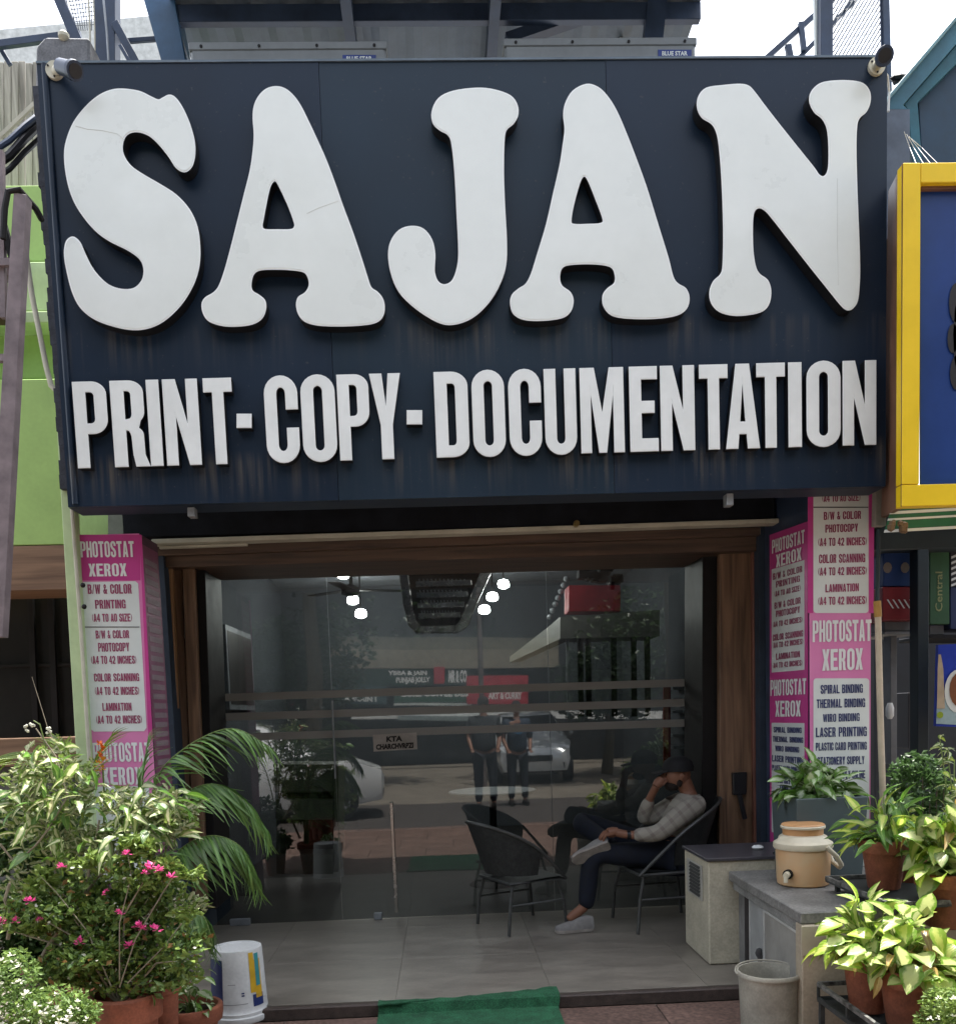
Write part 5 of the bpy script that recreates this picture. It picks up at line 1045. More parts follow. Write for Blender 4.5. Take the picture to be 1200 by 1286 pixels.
# buckets
def bucket(loc, H, r0, r1, label, m_):
    t = thing('bucket', label, 'bucket', loc)
    b = MB(); b.lathe(loc, [(r0, .002), (r0+.004, .006), (r0+(r1-r0)*.9, H*.9), (r1*1.0, H*.93), (r1*1.06, H*.94), (r1*1.07, H*.975), (r1*1.04, H), (r1*.97, H), (r1*.95, H*.93), (r0*.94, .02)], 40, wob=.006); b.build('body', m_, t, smooth=True)
    return t
bl = atz(966, 1300, 0); dk = (bl-CAM).dot(CW)/1150
p_rim = at(966, 1220, bl.y)
bk_ = bucket(Vector((bl.x, bl.y, .005)), p_rim.z, 33*dk, 38*dk, 'empty beige plastic bucket standing in front of the side counter', mat('dirty_beige_plastic', (.36, .34, .28), .6, .22, 7, .1, speck=.1))
b = MB(); hr = 38*dk*1.08; cz = p_rim.z*.95
b.tube([Vector((bl.x+hr*math.cos(a), bl.y+hr*math.sin(a)*.98, cz+.012+.015*math.sin(a*1))) for a in [math.pi*(-.02+1.04*k/16) for k in range(17)]], .004, 6); b.build('handle', mat('dirty_beige_plastic2', (.36, .34, .28), .6), bk_, smooth=True)
# upturned paint bucket on the left
pbk = atz(302, 1278, .0); kb = (pbk-CAM).dot(CW)/1150; zt2 = at(296, 1190, pbk.y).z; Rb = 36*kb
t = thing('paint_bucket', 'white paint bucket turned upside down by the left pots, with navy and yellow print', 'bucket', (pbk.x, pbk.y, .005)); cb0 = Vector((pbk.x, pbk.y, .005))
bw = mat('bucket_white', (.62, .63, .62), .45, .12, 5, .05, speck=.05)
b = MB(); b.lathe(cb0, [(Rb*1.0, 0), (Rb*1.04, .01), (Rb*1.04, .03), (Rb*.97, .034), (Rb*.99, .05), (Rb*.96, .055), (Rb*.95, .075)], 36); b.build('rim', bw, t, smooth=True)
b = MB(); b.lathe(cb0, [(Rb*.945, .075), (Rb*.86, zt2-.01), (Rb*.84, zt2), (Rb*.78, zt2+.002), (Rb*.76, zt2-.006)], 36, capb=False); b.build('body', bw, t, smooth=True)
def wrap(a0_, a1_, z0, z1, m_, nm, off=.0012, wave=0):
    b = MB(); n_ = 10; vs = []
    for k in range(n_+1):
        a = rad(a0_+(a1_-a0_)*k/n_)
        for z in (z0, z1):
            aa = a+(wave*math.sin(z*30) if wave else 0)
            r_ = Rb*(.945-(.085)*(z-.075)/(zt2-.085))+off; vs.append(cb0+Vector((r_*math.cos(aa), r_*math.sin(aa), z)))
    b.add(vs, [(2*k, 2*k+2, 2*k+3, 2*k+1) for k in range(n_)]); return b.build(nm, m_, t, smooth=True)
wrap(-118, -60, .10, .104, mat('scuff_grey', (.3, .3, .3), .7), 'scuff'); wrap(-100, -84, .20, .203, mat('scuff_grey', (.3, .3, .3)), 'scuff', .0013)
nv_ = mat('print_navy_blue', (.015, .03, .13), .45)
wrap(-175, -112, .085, zt2-.04, nv_, 'navy_print'); wrap(-48, -20, .08, .14, nv_, 'navy_print')
wrap(-52, -40, .15, zt2-.012, mat('print_yellow', (.62, .38, .02), .45), 'yellow_print', .0014); wrap(-40, -22, .12, zt2-.05, mat('print_yellow', (.62, .38, .02)), 'yellow_print', .0012); wrap(-38, -26, .18, zt2-.02, mat('print_teal', (.05, .30, .32), .45), 'teal_print', .0018)
for z in (.14, .152): wrap(-72, -66, z, z+.007, nv_, 'navy_mark')

# ================================================================== CHAIRS AND SEATED MAN
wick = mat('grey_wicker', (.028, .030, .029), .6, .3, 40, .6, bscale=150); tubem = mat('grey_tube', (.085, .088, .085), .4, .2, 10, .05, metal=.3)
def chair(loc, rz, label, sc=1.0):
    """seat faces local -x; back at +x"""
    t = thing('patio_chair', label, 'chair', loc); M_ = Matrix.Translation(loc) @ Matrix.Rotation(rz, 4, 'Z') @ Matrix.Scale(sc, 4)
    T = lambda *v: M_ @ Vector(v)
    sh_ = .40
    b = MB(); n_ = 10
    vs = []; 
    for i in range(n_+1):
        for j in range(n_+1):
            x = -.23+.46*i/n_; y = -.24+.48*j/n_
            vs.append(T(x, y*(1-.1*(i/n_)), sh_-.02*math.sin(math.pi*i/n_)*math.sin(math.pi*j/n_)-.02*i/n_))
    fs = [(i*(n_+1)+j, i*(n_+1)+j+1, (i+1)*(n_+1)+j+1, (i+1)*(n_+1)+j) for i in range(n_) for j in range(n_)]
    b.add(vs, fs); b.add([v-Vector((0, 0, .012)) for v in vs], [f[::-1] for f in fs]); b.build('seat', wick, t, smooth=True)
    b = MB(); vs = []      # curved wrap-around backrest
    nu, nv = 18, 6
    for i in range(nu+1):
        a = rad(-95+190*i/nu); hgt = .40*(1-.55*abs(i/nu*2-1)**2.2)
        for j in range(nv+1):
            f = j/nv; r_ = .25+.05*f
            vs.append(T(.02+r_*math.cos(a)+f*.09*max(0, math.cos(a)), r_*1.05*math.sin(a), sh_+.03+hgt*f))
    fs = [(i*(nv+1)+j, (i+1)*(nv+1)+j, (i+1)*(nv+1)+j+1, i*(nv+1)+j+1) for i in range(nu) for j in range(nv)]
    cc = T(0, 0, .5)
    b.add(vs, fs); b.add([v+(Vector((cc.x, cc.y, v.z))-v).normalized()*.014 for v in vs], [f[::-1] for f in fs]); b.build('backrest', wick, t, smooth=True)
    top_ = [vs[i*(nv+1)+nv] for i in range(nu+1)]
    b = MB(); b.tube([T(-.24, -.27, .0+.38)]+top_+[T(-.24, .27, .38)], .011, 8); b.build('arm_tube', tubem, t, smooth=True)
    for sx, sy in ((-1, -1), (-1, 1), (1, -1), (1, 1)):
        b = MB(); b.tube([T(sx*.19, sy*.22, sh_-.02), T(sx*.23, sy*.245, .22), T(sx*.25, sy*.25, 0.002)], .011, 8); b.build('leg', tubem, t, smooth=True)
    b = MB(); b.tube([T(-.22, -.25, .22), T(.22, -.25, .22)], .008, 6); b.tube([T(-.22, .25, .22), T(.22, .25, .22)], .008, 6); b.tube([T(-.23, -.26, sh_-.02), T(.22, -.24, sh_-.02), T(.22, .24, sh_-.02), T(-.23, .26, sh_-.02), T(-.23, -.26, sh_-.02)], .011, 8); b.build('seat_rail', tubem, t, smooth=True)
    return t
YM = 5.95
cpos = at(828, 1090, YM); chair(Vector((cpos.x, YM, .062)), rad(8), 'grey patio chair in which the man in the cap is sitting')
c2 = at(655, 1090, YM-.05); chair(Vector((c2.x, YM+.1, .062)), rad(205), 'empty grey patio chair with rounded back facing the seated man', .88)

def skin(name, joints, edges, mt, parent=None, root=0, sub=2, **props):
    """joints: [(co, r or (rx, ry))]"""
    off = parent_loc(parent); me = bpy.data.meshes.new(name)
    me.from_pydata([tuple(Vector(c)-off) for c, r in joints], edges, [])
    o = bpy.data.objects.new(name, me); C.objects.link(o)
    md = o.modifiers.new('s', 'SKIN'); md.use_smooth_shade = True
    for i, (c, r) in enumerate(joints):
        sv = me.skin_vertices[0].data[i]; sv.radius = r if isinstance(r, tuple) else (r, r); sv.use_root = (i == root)
    sm_ = o.modifiers.new('u', 'SUBSURF'); sm_.levels = sub; sm_.render_levels = sub
    dg = bpy.context.evaluated_depsgraph_get(); m2 = bpy.data.meshes.new_from_object(o.evaluated_get(dg)); bpy.data.objects.remove(o)
    m2.materials.clear(); m2.materials.append(mt)
    m2.polygons.foreach_set('use_smooth', [True]*len(m2.polygons))
    return put(name, m2, parent, **props)
skinm = mat('warm_skin', (.22, .10, .06), .5, .1, 8, .05); jean = mat('navy_jeans', (.005, .008, .018), .85, .3, 20, .3, bscale=200)
darkjean = mat('dark_jeans', (.010, .013, .024), .85, .3, 20, .3, bscale=200)
capm = mat('black_cap_cloth', (.010, .010, .012), .8, .2, 30, .2)
def plaid():
    mt = bpy.data.materials.new('pale_plaid_shirt'); mt.use_nodes = True; N = mt.node_tree.nodes; L = mt.node_tree.links; b = N['Principled BSDF']; b.inputs['Roughness'].default_value = .85
    tc = N.new('ShaderNodeTexCoord'); c = []
    for dr in ('X', 'Z'):
        mp = N.new('ShaderNodeMapping'); mp.inputs['Rotation'].default_value = (0, rad(35), 0); L.new(tc.outputs['Object'], mp.inputs[0])
        w_ = N.new('ShaderNodeTexWave'); w_.bands_direction = dr; w_.inputs['Scale'].default_value = 4.2; w_.inputs['Distortion'].default_value = .6; w_.inputs['Detail'].default_value = 1; L.new(mp.outputs[0], w_.inputs[0])
        r_ = N.new('ShaderNodeMapRange'); r_.inputs[1].default_value = .72; r_.inputs[2].default_value = .86; L.new(w_.outputs[0], r_.inputs[0]); c.append(r_)
    a = N.new('ShaderNodeMath'); a.operation = 'ADD'; L.new(c[0].outputs[0], a.inputs[0]); L.new(c[1].outputs[0], a.inputs[1])
    h = N.new('ShaderNodeMath'); h.operation = 'MULTIPLY'; h.inputs[1].default_value = .5; L.new(a.outputs[0], h.inputs[0])
    mx = N.new('ShaderNodeMix'); mx.data_type = 'RGBA'; L.new(h.outputs[0], mx.inputs[0]); mx.inputs[6].default_value = (.27, .25, .21, 1); mx.inputs[7].default_value = (.17, .145, .125, 1); L.new(mx.outputs[2], b.inputs['Base Color'])
    n_ = N.new('ShaderNodeTexNoise'); n_.inputs['Scale'].default_value = 22; bp = N.new('ShaderNodeBump'); bp.inputs['Strength'].default_value = .5; bp.inputs['Distance'].default_value = .01; L.new(tc.outputs['Object'], n_.inputs[0]); L.new(n_.outputs[0], bp.inputs['Height']); L.new(bp.outputs[0], b.inputs['Normal'])
    return mt
pl = plaid()
man = thing('person', 'seated man in black cap and pale plaid shirt, ankle over knee, hand to face', 'person', at(830, 1085, YM))
y_ = lambda px, py, dy: at(px, py, YM+dy)
hip = y_(838, 1070, 0); wst = y_(846, 1046, 0); chest = y_(856, 1022, 0); nk = y_(866, 1000, 0); nk2 = y_(862, 990, 0); hd_ = y_(850, 972, 0); 
shL = y_(872, 1010, -.17); shR = y_(860, 1008, .17); elL = y_(826, 1048, -.25); wrL = y_(789, 1049, -.20); haL = y_(770, 1045, -.17)
elR = y_(805, 1030, .12); wrR = y_(818, 998, .03); haR = y_(826, 984, -.03)
hpL = y_(834, 1074, -.09); knL = y_(742, 1072, -.12); anL = y_(735, 1138, -.12); toL = y_(712, 1156, -.12)
hpR = y_(834, 1070, .10); knR = y_(722, 1030, .30); anR = y_(770, 1062, -.08); 
J = [(hip, (.13, .12)), (wst, (.12, .11)), (chest, (.14, .13)), (nk, .06), (nk2, .05), (hd_, (.075, .085)), (shL, .065), (elL, .042), (wrL, .027), (haL, .03), (shR, .065), (elR, .042), (wrR, .027), (haR, .03),
     (hpL, .085), (knL, .058), (anL, .038), (toL, .03), (hpR, .085), (knR, .058), (anR, .038)]
Ed = [(0,1),(1,2),(2,3),(3,4),(4,5),(2,6),(6,7),(7,8),(8,9),(2,10),(10,11),(11,12),(12,13),(0,14),(14,15),(15,16),(16,17),(0,18),(18,19),(19,20)]
skin('body', J, Ed, skinm, man)
g_ = .016
skin('shirt', [(hip+Vector((0, 0, .04)), (.145, .13)), (wst, (.14, .13)), (chest, (.155, .145)), (nk, .075), (shL, .082), (elL, .06), (wrL+(elL-wrL)*.12, .042), (shR, .082), (elR, .06), (wrR+(elR-wrR)*.12, .042)], [(0,1),(1,2),(2,3),(2,4),(4,5),(5,6),(2,7),(7,8),(8,9)], pl, man)
skin('jeans', [(hip, (.145, .13)), (hpL, .10), (knL, .075), (anL+Vector((0, 0, -.03)), .055), (hpR, .10), (knR, .075), (anR+(knR-anR)*-.02, .05)], [(0,1),(1,2),(2,3),(0,4),(4,5),(5,6)], jean, man)
# head: longer skull, nose, ear, beard, cap
hb = MB(); hb.ball(hd_, (.088, .075, .105), 20); hb.ball(hd_+Vector((-.085, -.0, -.015)), (.022, .014, .02), 8); hb.ball(hd_+Vector((.012, -.076, -.012)), (.018, .01, .03), 8); hb.build('head', skinm, man, smooth=True)
hb = MB(); hb.ball(hd_+Vector((-.035, 0, -.075)), (.052, .058, .038), 16); hb.ball(hd_+Vector((.0, -.056, -.045)), (.022, .016, .04), 10); hb.ball(hd_+Vector((-.082, 0, -.042)), (.012, .03, .008), 8); hb.build('beard', mat('dark_hair', (.022, .015, .012), .9, .3, 60, .9), man, smooth=True)
cpb = MB(); cpb.lathe(hd_+Vector((.006, 0, .018)), [(.100, 0), (.102, .03), (.09, .065), (.06, .09), (.02, .10)], 24); 
cpb.add([hd_+Vector(v) for v in ((-.075, -.065, .03), (-.075, .065, .03), (-.165, .045, .008), (-.175, 0, .010), (-.165, -.045, .008), (-.075, -.065, .018), (-.075, .065, .018), (-.165, .045, -.002), (-.175, 0, 0), (-.165, -.045, -.002))], [(0,1,2,3,4),(9,8,7,6,5),(0,4,9,5),(4,3,8,9),(3,2,7,8),(2,1,6,7)])
cpb.build('cap', capm, man, smooth=True)
eb = MB(); eb.ball(hd_+Vector((-.077, -.028, .0)), (.010, .008, .008), 8); eb.ball(hd_+Vector((-.077, .028, .0)), (.010, .008, .008), 8); eb.build('eyes', dark_frame, man, smooth=True)
def hand(c, d, n, label=None):
    d = d.normalized(); n = n.normalized(); s = d.cross(n)
    b = MB(); b.tube([c-d*.03, c, c+d*.035], [.024, .034, .032], 10)
    for k in range(4):
        o_ = (k-1.5)*.018; l_ = (.055, .068, .064, .050)[k]; p = c+d*.03+s*o_
        b.tube([p-d*.02, p+d*l_*.5, p+d*l_*.8+n*.018, p+d*l_*.85+n*.04], [.0095, .009, .008, .007], 7)
    p = c-d*.005-s*.028; b.tube([p, p-s*.018+d*.022, p-s*.018+d*.05+n*.01], [.012, .0105, .008], 7)
    b.build('hand', skinm, man, smooth=True)
hand(haL, Vector((-1, -.05, -.15)), Vector((0, .3, -1))); hand(haR, (hd_-haR)+Vector((-.05, 0, .02)), Vector((.6, .6, .1)))
wb = MB(); wb.tube([wrL+Vector((.012, 0, 0)), wrL+Vector((-.012, 0, 0))], .031, 14); wb.build('wristwatch', black_plastic, man, smooth=True)
def shoe(heel, toe, up, nm_='shoe'):
    d = (toe-heel).normalized(); s = d.cross(up).normalized(); up = s.cross(d).normalized(); L_ = (toe-heel).length
    prof = [(0, .030, .075), (.15, .036, .085), (.35, .038, .082), (.55, .042, .058), (.75, .045, .045), (.92, .036, .034), (1, .02, .024)]
    b = MB(); vs = []
    for f, w_, h_s in prof:
        for a in range(9):
            t_ = math.pi*a/8; vs.append(heel+d*L_*f+s*w_*math.cos(t_)+up*(.018+h_s*math.sin(t_)))
    n_ = 9; fs = [(i*n_+j, i*n_+j+1, (i+1)*n_+j+1, (i+1)*n_+j) for i in range(6) for j in range(8)]+[tuple(range(9))[::-1], tuple(range(54, 63))]
    b.add(vs, fs); sh2 = b.build(nm_, mat('grey_canvas_shoe', (.22, .21, .20), .8, .15, 20, .2), man, smooth=True)
    b = MB(); out_ = [(0, 0), (.02, .03), (.2, .038), (.5, .040), (.8, .047), (.95, .036), (1.02, 0)]
    pts = [heel+d*L_*f+s*w_ for f, w_ in out_]+[heel+d*L_*f-s*w_ for f, w_ in out_[-2:0:-1]]
    b.prism(pts, up*.020); b.build('sole', mat('shoe_sole', (.30, .27, .24), .7, .2, 15, .2), man)
fl = .064
hl = Vector((anL.x+.045, anL.y, fl)); shoe(hl, hl+Vector((-.25, -.03, 0)), Vector((0, 0, 1)))
h1, h2_ = y_(766, 1062, -.20), y_(717, 1084, -.17); shoe(h1, h1+(h2_-h1).normalized()*.26, Vector((-.1, .85, .5)))
b = MB(); 
# ================================================================== PLANTS
def leaf_mesh(name, L_=1.0, wd=.45, droop=.35, fold=.12, m_=None, n=5, shape='ovate'):
    vs = []; fs = []; uvs = []
    for i in range(n+1):
        t = i/n
        if shape == 'ovate': w_ = wd*.5*(math.sin(math.pi*min(1, t**.75)))**.85
        elif shape == 'lance': w_ = wd*.5*math.sin(math.pi*t**.6)**.9
        else: w_ = wd*.5*(min(1, t*8+.25))*(1-t**3)
        if i == n: w_ = .004
        if i == 0: w_ = .02
        x = t*(1-.12*droop*t); z = -droop*t*t*.8+.12*droop*t
        for k, s in enumerate((-1, 0, 1)):
            vs.append((x, s*w_, z+abs(s)*w_*fold*2)); uvs.append((k/2, t))
    for i in range(n):
        for k in (0, 1):
            fs.append((i*3+k, i*3+k+1, (i+1)*3+k+1, (i+1)*3+k))
    vs = [(x*L_, y*L_, z*L_) for x, y, z in vs]
    me = bpy.data.meshes.new(name); me.from_pydata(vs, [], fs); me.materials.append(m_)
    uvl = me.uv_layers.new(name='UVMap')
    for lp in me.loops: uvl.data[lp.index].uv = uvs[lp.vertex_index]
    me.polygons.foreach_set('use_smooth', [True]*len(me.polygons)); me.update(); return me
def dirmat(p, d, roll=0, s=1.0):
    d = d.normalized(); z = Vector((0, 0, 1)); z = (z-d*z.dot(d)); z = z.normalized() if z.length > .05 else Vector((0, -1, 0))
    y = z.cross(d); R_ = Matrix((d, y, z)).transposed()
    R_ = R_ @ Matrix.Rotation(roll, 3, 'X')
    return Matrix.Translation(p) @ R_.to_4x4() @ Matrix.Diagonal((s, s, s, 1))
def place(nm, me, parent, M_):
    o = bpy.data.objects.new(nm, me); C.objects.link(o); o.parent = parent
    o.matrix_local = Matrix.Translation(-parent_loc(parent)) @ M_
    return o
vy = leafmat('yellow_green_variegated_leaf', (.15, .27, .035), (.50, .55, .22), .30, .6, .42)
vl = leafmat('lime_leaf', (.24, .37, .035), (.50, .55, .12), .2, .6, .42)
vw = leafmat('white_centred_leaf', (.15, .28, .06), (.52, .60, .40), .22, .5, .3)
vbr = leafmat('withered_leaf', (.30, .20, .06), (.42, .33, .12), .1, .5)
vg = leafmat('bright_green_leaf', (.10, .22, .03), (.22, .34, .08), .05, .5)
vs_ = leafmat('cream_edged_shrub_leaf', (.13, .22, .04), (.58, .60, .34), .22, .6)
vp = leafmat('palm_leaflet', (.095, .20, .045), (.17, .28, .07), .1, .3, .3, .28)
vpl = leafmat('yellow_palm_leaflet', (.16, .24, .03), (.26, .32, .05), .1, .3, .35, .3)
M_ovate = [leaf_mesh('leaf', 1, .66, .35, .15, vy), leaf_mesh('leaf', 1, .60, .6, .15, vl), leaf_mesh('leaf', 1, .68, .15, .2, vy)]
M_ovate = M_ovate*5+[leaf_mesh('leaf', 1, .34, .9, .4, vbr)]
M_plant = [leaf_mesh('leaf', 1, .68, .4, .1, vw), leaf_mesh('leaf', 1, .62, .65, .1, vw), leaf_mesh('leaf', 1, .66, .3, .1, vg)]
M_green = [leaf_mesh('leaf', 1, .34, .4, .15, vg, shape='lance'), leaf_mesh('leaf', 1, .30, .6, .15, vg, shape='lance'), leaf_mesh('leaf', 1, .3, .4, .15, vl, shape='lance')]
M_shrub = [leaf_mesh('leaf', 1, .30, .8, .3, vs_), leaf_mesh('leaf', 1, .40, .45, .18, vs_, shape='ovate'), leaf_mesh('leaf', 1, .36, .7, .12, vs_), leaf_mesh('leaf', 1, .38, .4, .15, vg)]
stemm = mat('green_stem', (.14, .20, .05), .6, .2, 10, 0); bark = mat('pale_bark', (.30, .26, .19), .8, .25, 12, .4); bark_d = mat('dark_bark', (.10, .08, .05), .85, .25, 12, .4)
def bush(parent, c, rx, hz, n, meshes, lmin, lmax, rng, stem=True, low=.0, yr=None):
    st = MB()
    for i in range(n):
        a = rng.uniform(0, 2*math.pi); u = rng.random()
        f = rng.random()**.6; el_ = rad(rng.uniform(low*60-10, 85))
        dirv = Vector((math.cos(a)*math.cos(el_), math.sin(a)*math.cos(el_)*(yr or 1), math.sin(el_)))
        tip = c+Vector((dirv.x*rx*f, dirv.y*rx*f, max(.01, dirv.z*hz*f)+.15*hz*rng.random()))
        l = rng.uniform(lmin, lmax)
        out_ = Vector((dirv.x+rng.uniform(-.5, .5), dirv.y+rng.uniform(-.5, .5), rng.uniform(-1.0, .6)+.2*math.sin(el_)))
        place('leaf', rng.choice(meshes), parent, dirmat(tip, out_, rng.uniform(-.7, .7), l))
        if stem and i % 2 == 0: st.tube([c+Vector((rng.uniform(-.02, .02), rng.uniform(-.02, .02), -.01)), c.lerp(tip, .5)+Vector((0, 0, .02)), tip], .0022, 4, cap=False)
    if stem: st.build('stems', stemm, parent)
rg = random.Random(11)
bush(pl_, PLANTER, .21, .17, 190, M_plant, .07, .115, rg, yr=.8)
# soil fringe of planter
def pot(c, r, H, label, group='terracotta pots on the right plant stand', tilt=0):
    t = thing('potted_plant', label, 'potted plant', c, group)
    b = MB(); b.lathe(c, [(r*.62, 0), (r*.66, .004), (r*.88, H*.72), (r*.90, H*.74), (r*1.02, H*.75), (r*1.05, H*.84), (r*1.06, H*.98), (r*1.03, H), (r*.92, H), (r*.88, H*.86)], 30, wob=.01, capt=False); b.build('pot', terracotta, t, smooth=True)
    b = MB(); b.lathe(c, [(r*.885, H*.86), (r*.5, H*.885), (r*.05, H*.88)], 20, capb=False); b.build('soil', soil, t)
    return t, c+Vector((0, 0, H*.88))
def potat(px, ry, rpx, Hpx, Y, label):
    cc = at(px, ry, Y); k = (cc-CAM).dot(CW)/1150; H = Hpx*k
    return pot(Vector((cc.x, Y, cc.z-H)), rpx*k, H, label), k
specs = [(1110, 1054, 29, 62, 4.0, 'terracotta potted plant with narrow green leaves directly right of the grey planter', M_green, 130, .19, .21, .08, .14),
         (1142, 1062, 26, 72, 4.2, 'terracotta pot squeezed behind, between the narrow-leaved plant and the yellow one', M_green, 70, .15, .19, .07, .12),
         (1190, 1094, 38, 70, 3.75, 'terracotta potted plant with yellow variegated leaves at the right edge on the upper tier', M_ovate, 110, .17, .28, .08, .14),
         (1090, 1192, 33, 78, 3.6, 'terracotta potted plant with lime leaves at the left end of the lower tier', M_ovate, 120, .17, .24, .08, .13),
         (1140, 1215, 36, 84, 3.45, 'terracotta potted plant spilling cream and lime leaves, right on the lower tier', M_ovate, 130, .20, .24, .08, .14),
         (1205, 1235, 30, 60, 3.35, 'potted lime leaved plant cut by the lower right edge', M_ovate, 70, .14, .17, .07, .12)]
for i, (px, ry, rpx, Hpx, Y, lab, ms_, n, rx, hz, l0, l1) in enumerate(specs):
    (t, c), k = potat(px, ry, rpx, Hpx, Y, lab); bush(t, c, rx, hz, n, ms_, l0, l1, rg)
# tall airy small-leaved plant at right edge
tp = thing('tall_plant', 'tall airy plant with small yellow green leaves rising at the right edge', 'plant', at(1195, 1090, 3.9))
b = MB(); 
for k in range(5):
    a = at(1193+k*3, 1090, 3.9); e_ = at(1180+k*9, 930+k*12, 3.9+rg.uniform(-.1, .1)); b.tube([a, a.lerp(e_, .5)+Vector((rg.uniform(-.02, .02), 0, 0)), e_], .003, 5)
    for j in range(26):
        f = rg.uniform(.2, 1.02); p = a.lerp(e_, f)
        place('leaf', rg.choice(M_shrub[:2]+[M_ovate[1]]), tp, dirmat(p, Vector((rg.uniform(-1, 1), rg.uniform(-1, 1), rg.uniform(-.3, .8))), rg.uniform(-1, 1), rg.uniform(.035, .065)))
b.build('stems', stemm, tp)
# stand
sd_ = thing('plant_stand', 'dark rusty metal tray stand carrying the right hand pots', 'stand', at(1110, 1290, 3.6))
standm = mat('rusty_dark_steel', (.045, .05, .048), .6, .4, 12, .3)
zl = at(1090, 1270, 3.6).z-.004; zu = at(1110, 1117, 4.0).z-.004
xs0 = at(1050, 1240, 3.6).x
def tray(x0, x1, y0, y1, z, hgt, nm):
    b = MB(); b.box((x0, y0, z-.01), (x1, y1, z)); b.build(nm+'_plate', standm, sd_)
    for (p, q_) in (((x0, y0), (x1, y0)), ((x0, y0), (x0, y1)), ((x1, y0), (x1, y1)), ((x0, y1), (x1, y1))):
        b = MB(); b.bar((p[0], p[1], z+hgt), (q_[0], q_[1], z+hgt), .014, .018); b.build('rim_bar', mat('chipped_pale_steel', (.17, .17, .155), .6, .5, 25, .3), sd_)
        b = MB(); b.bar((p[0], p[1], z+.004), (q_[0], q_[1], z+.004), .012, .02); b.build('lower_bar', standm, sd_)
        for f in (.0, .5): 
            c_ = Vector((p[0]+(q_[0]-p[0])*f, p[1]+(q_[1]-p[1])*f, z)); b = MB(); b.bar(c_, c_+Vector((0, 0, hgt)), .01, .014); b.build('slat', standm, sd_)
tray(xs0, xs0+.9, 3.22, 3.78, zl, .07, 'lower_tray'); xu0 = at(1083, 1110, 3.9).x; tray(xu0, xu0+.9, 3.66, 4.28, zu, .012, 'upper_tray')
for x in (xs0+.01, xs0+.89):
    for y in (3.23, 3.77):
        b = MB(); b.bar((x, y, 0), (x, y, zl), .02); b.build('leg', standm, sd_)
for x in (xu0+.05, xu0+.89):
    for y in (3.67, 4.27):
        b = MB(); b.bar((x, y, 0), (x, y, zu), .02); b.build('leg', standm, sd_)

# small-leaved masses -------------------------------------------------
def leafmass(parent, blobs, n, l0, l1, m_, rng, nm='foliage', up=.2):
    vs = []; fs = []; uv = []
    for i in range(n):
        c, r_ = rng.choice(blobs) if not isinstance(blobs[0][1], float) else rng.choice(blobs)
        r3 = r_ if hasattr(r_, '__len__') else (r_, r_, r_)
        while True:
            d = Vector((rng.uniform(-1, 1), rng.uniform(-1, 1), rng.uniform(-1, 1)))
            if d.length <= 1: break
        d = d.normalized()*d.length**.6
        p = Vector(c)+Vector((d.x*r3[0], d.y*r3[1], d.z*r3[2]))
        ax = Vector((rng.gauss(0, 1), rng.gauss(0, 1), rng.gauss(up, .6))).normalized(); sd2 = ax.cross(Vector((rng.gauss(0, 1), rng.gauss(0, 1), rng.gauss(0, 1)))).normalized()
        l = rng.uniform(l0, l1); w_ = l*.28; nrm = ax.cross(sd2)*w_*.4
        o_ = len(vs); vs += [p, p+ax*l*.5+sd2*w_+nrm, p+ax*l, p+ax*l*.5-sd2*w_+nrm, p+ax*l*.5]
        fs += [(o_, o_+1, o_+4), (o_+1, o_+2, o_+4), (o_+2, o_+3, o_+4), (o_+3, o_, o_+4)]
        uv += [(.5, 0), (1, .5), (.5, 1), (0, .5), (.5, .5)]
    off = parent_loc(parent); me = bpy.data.meshes.new(nm); me.from_pydata([tuple(v-off) for v in vs], [], fs); me.materials.append(m_)
    ul = me.uv_layers.new(name='UVMap')
    for lp in me.loops: ul.data[lp.index].uv = uv[lp.vertex_index]
    return put(nm, me, parent, kind='stuff')
def massmat(name, c1, c2, trans=.35, sc=40):
    mt = mat(name, c2, .4, .1, sc, 0, col2=c1, trans=trans); return mt
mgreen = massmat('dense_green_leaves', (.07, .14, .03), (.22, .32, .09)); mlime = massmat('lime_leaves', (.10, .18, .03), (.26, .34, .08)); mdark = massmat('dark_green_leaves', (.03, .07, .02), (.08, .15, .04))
mcream = massmat('cream_petals', (.60, .60, .48), (.78, .78, .68), .3); mpink = massmat('pink_petals', (.55, .03, .18), (.75, .12, .35), .35, 60)

mdark2 = massmat('street_tree_leaves', (.02, .04, .018), (.05, .085, .03), .2, 3)
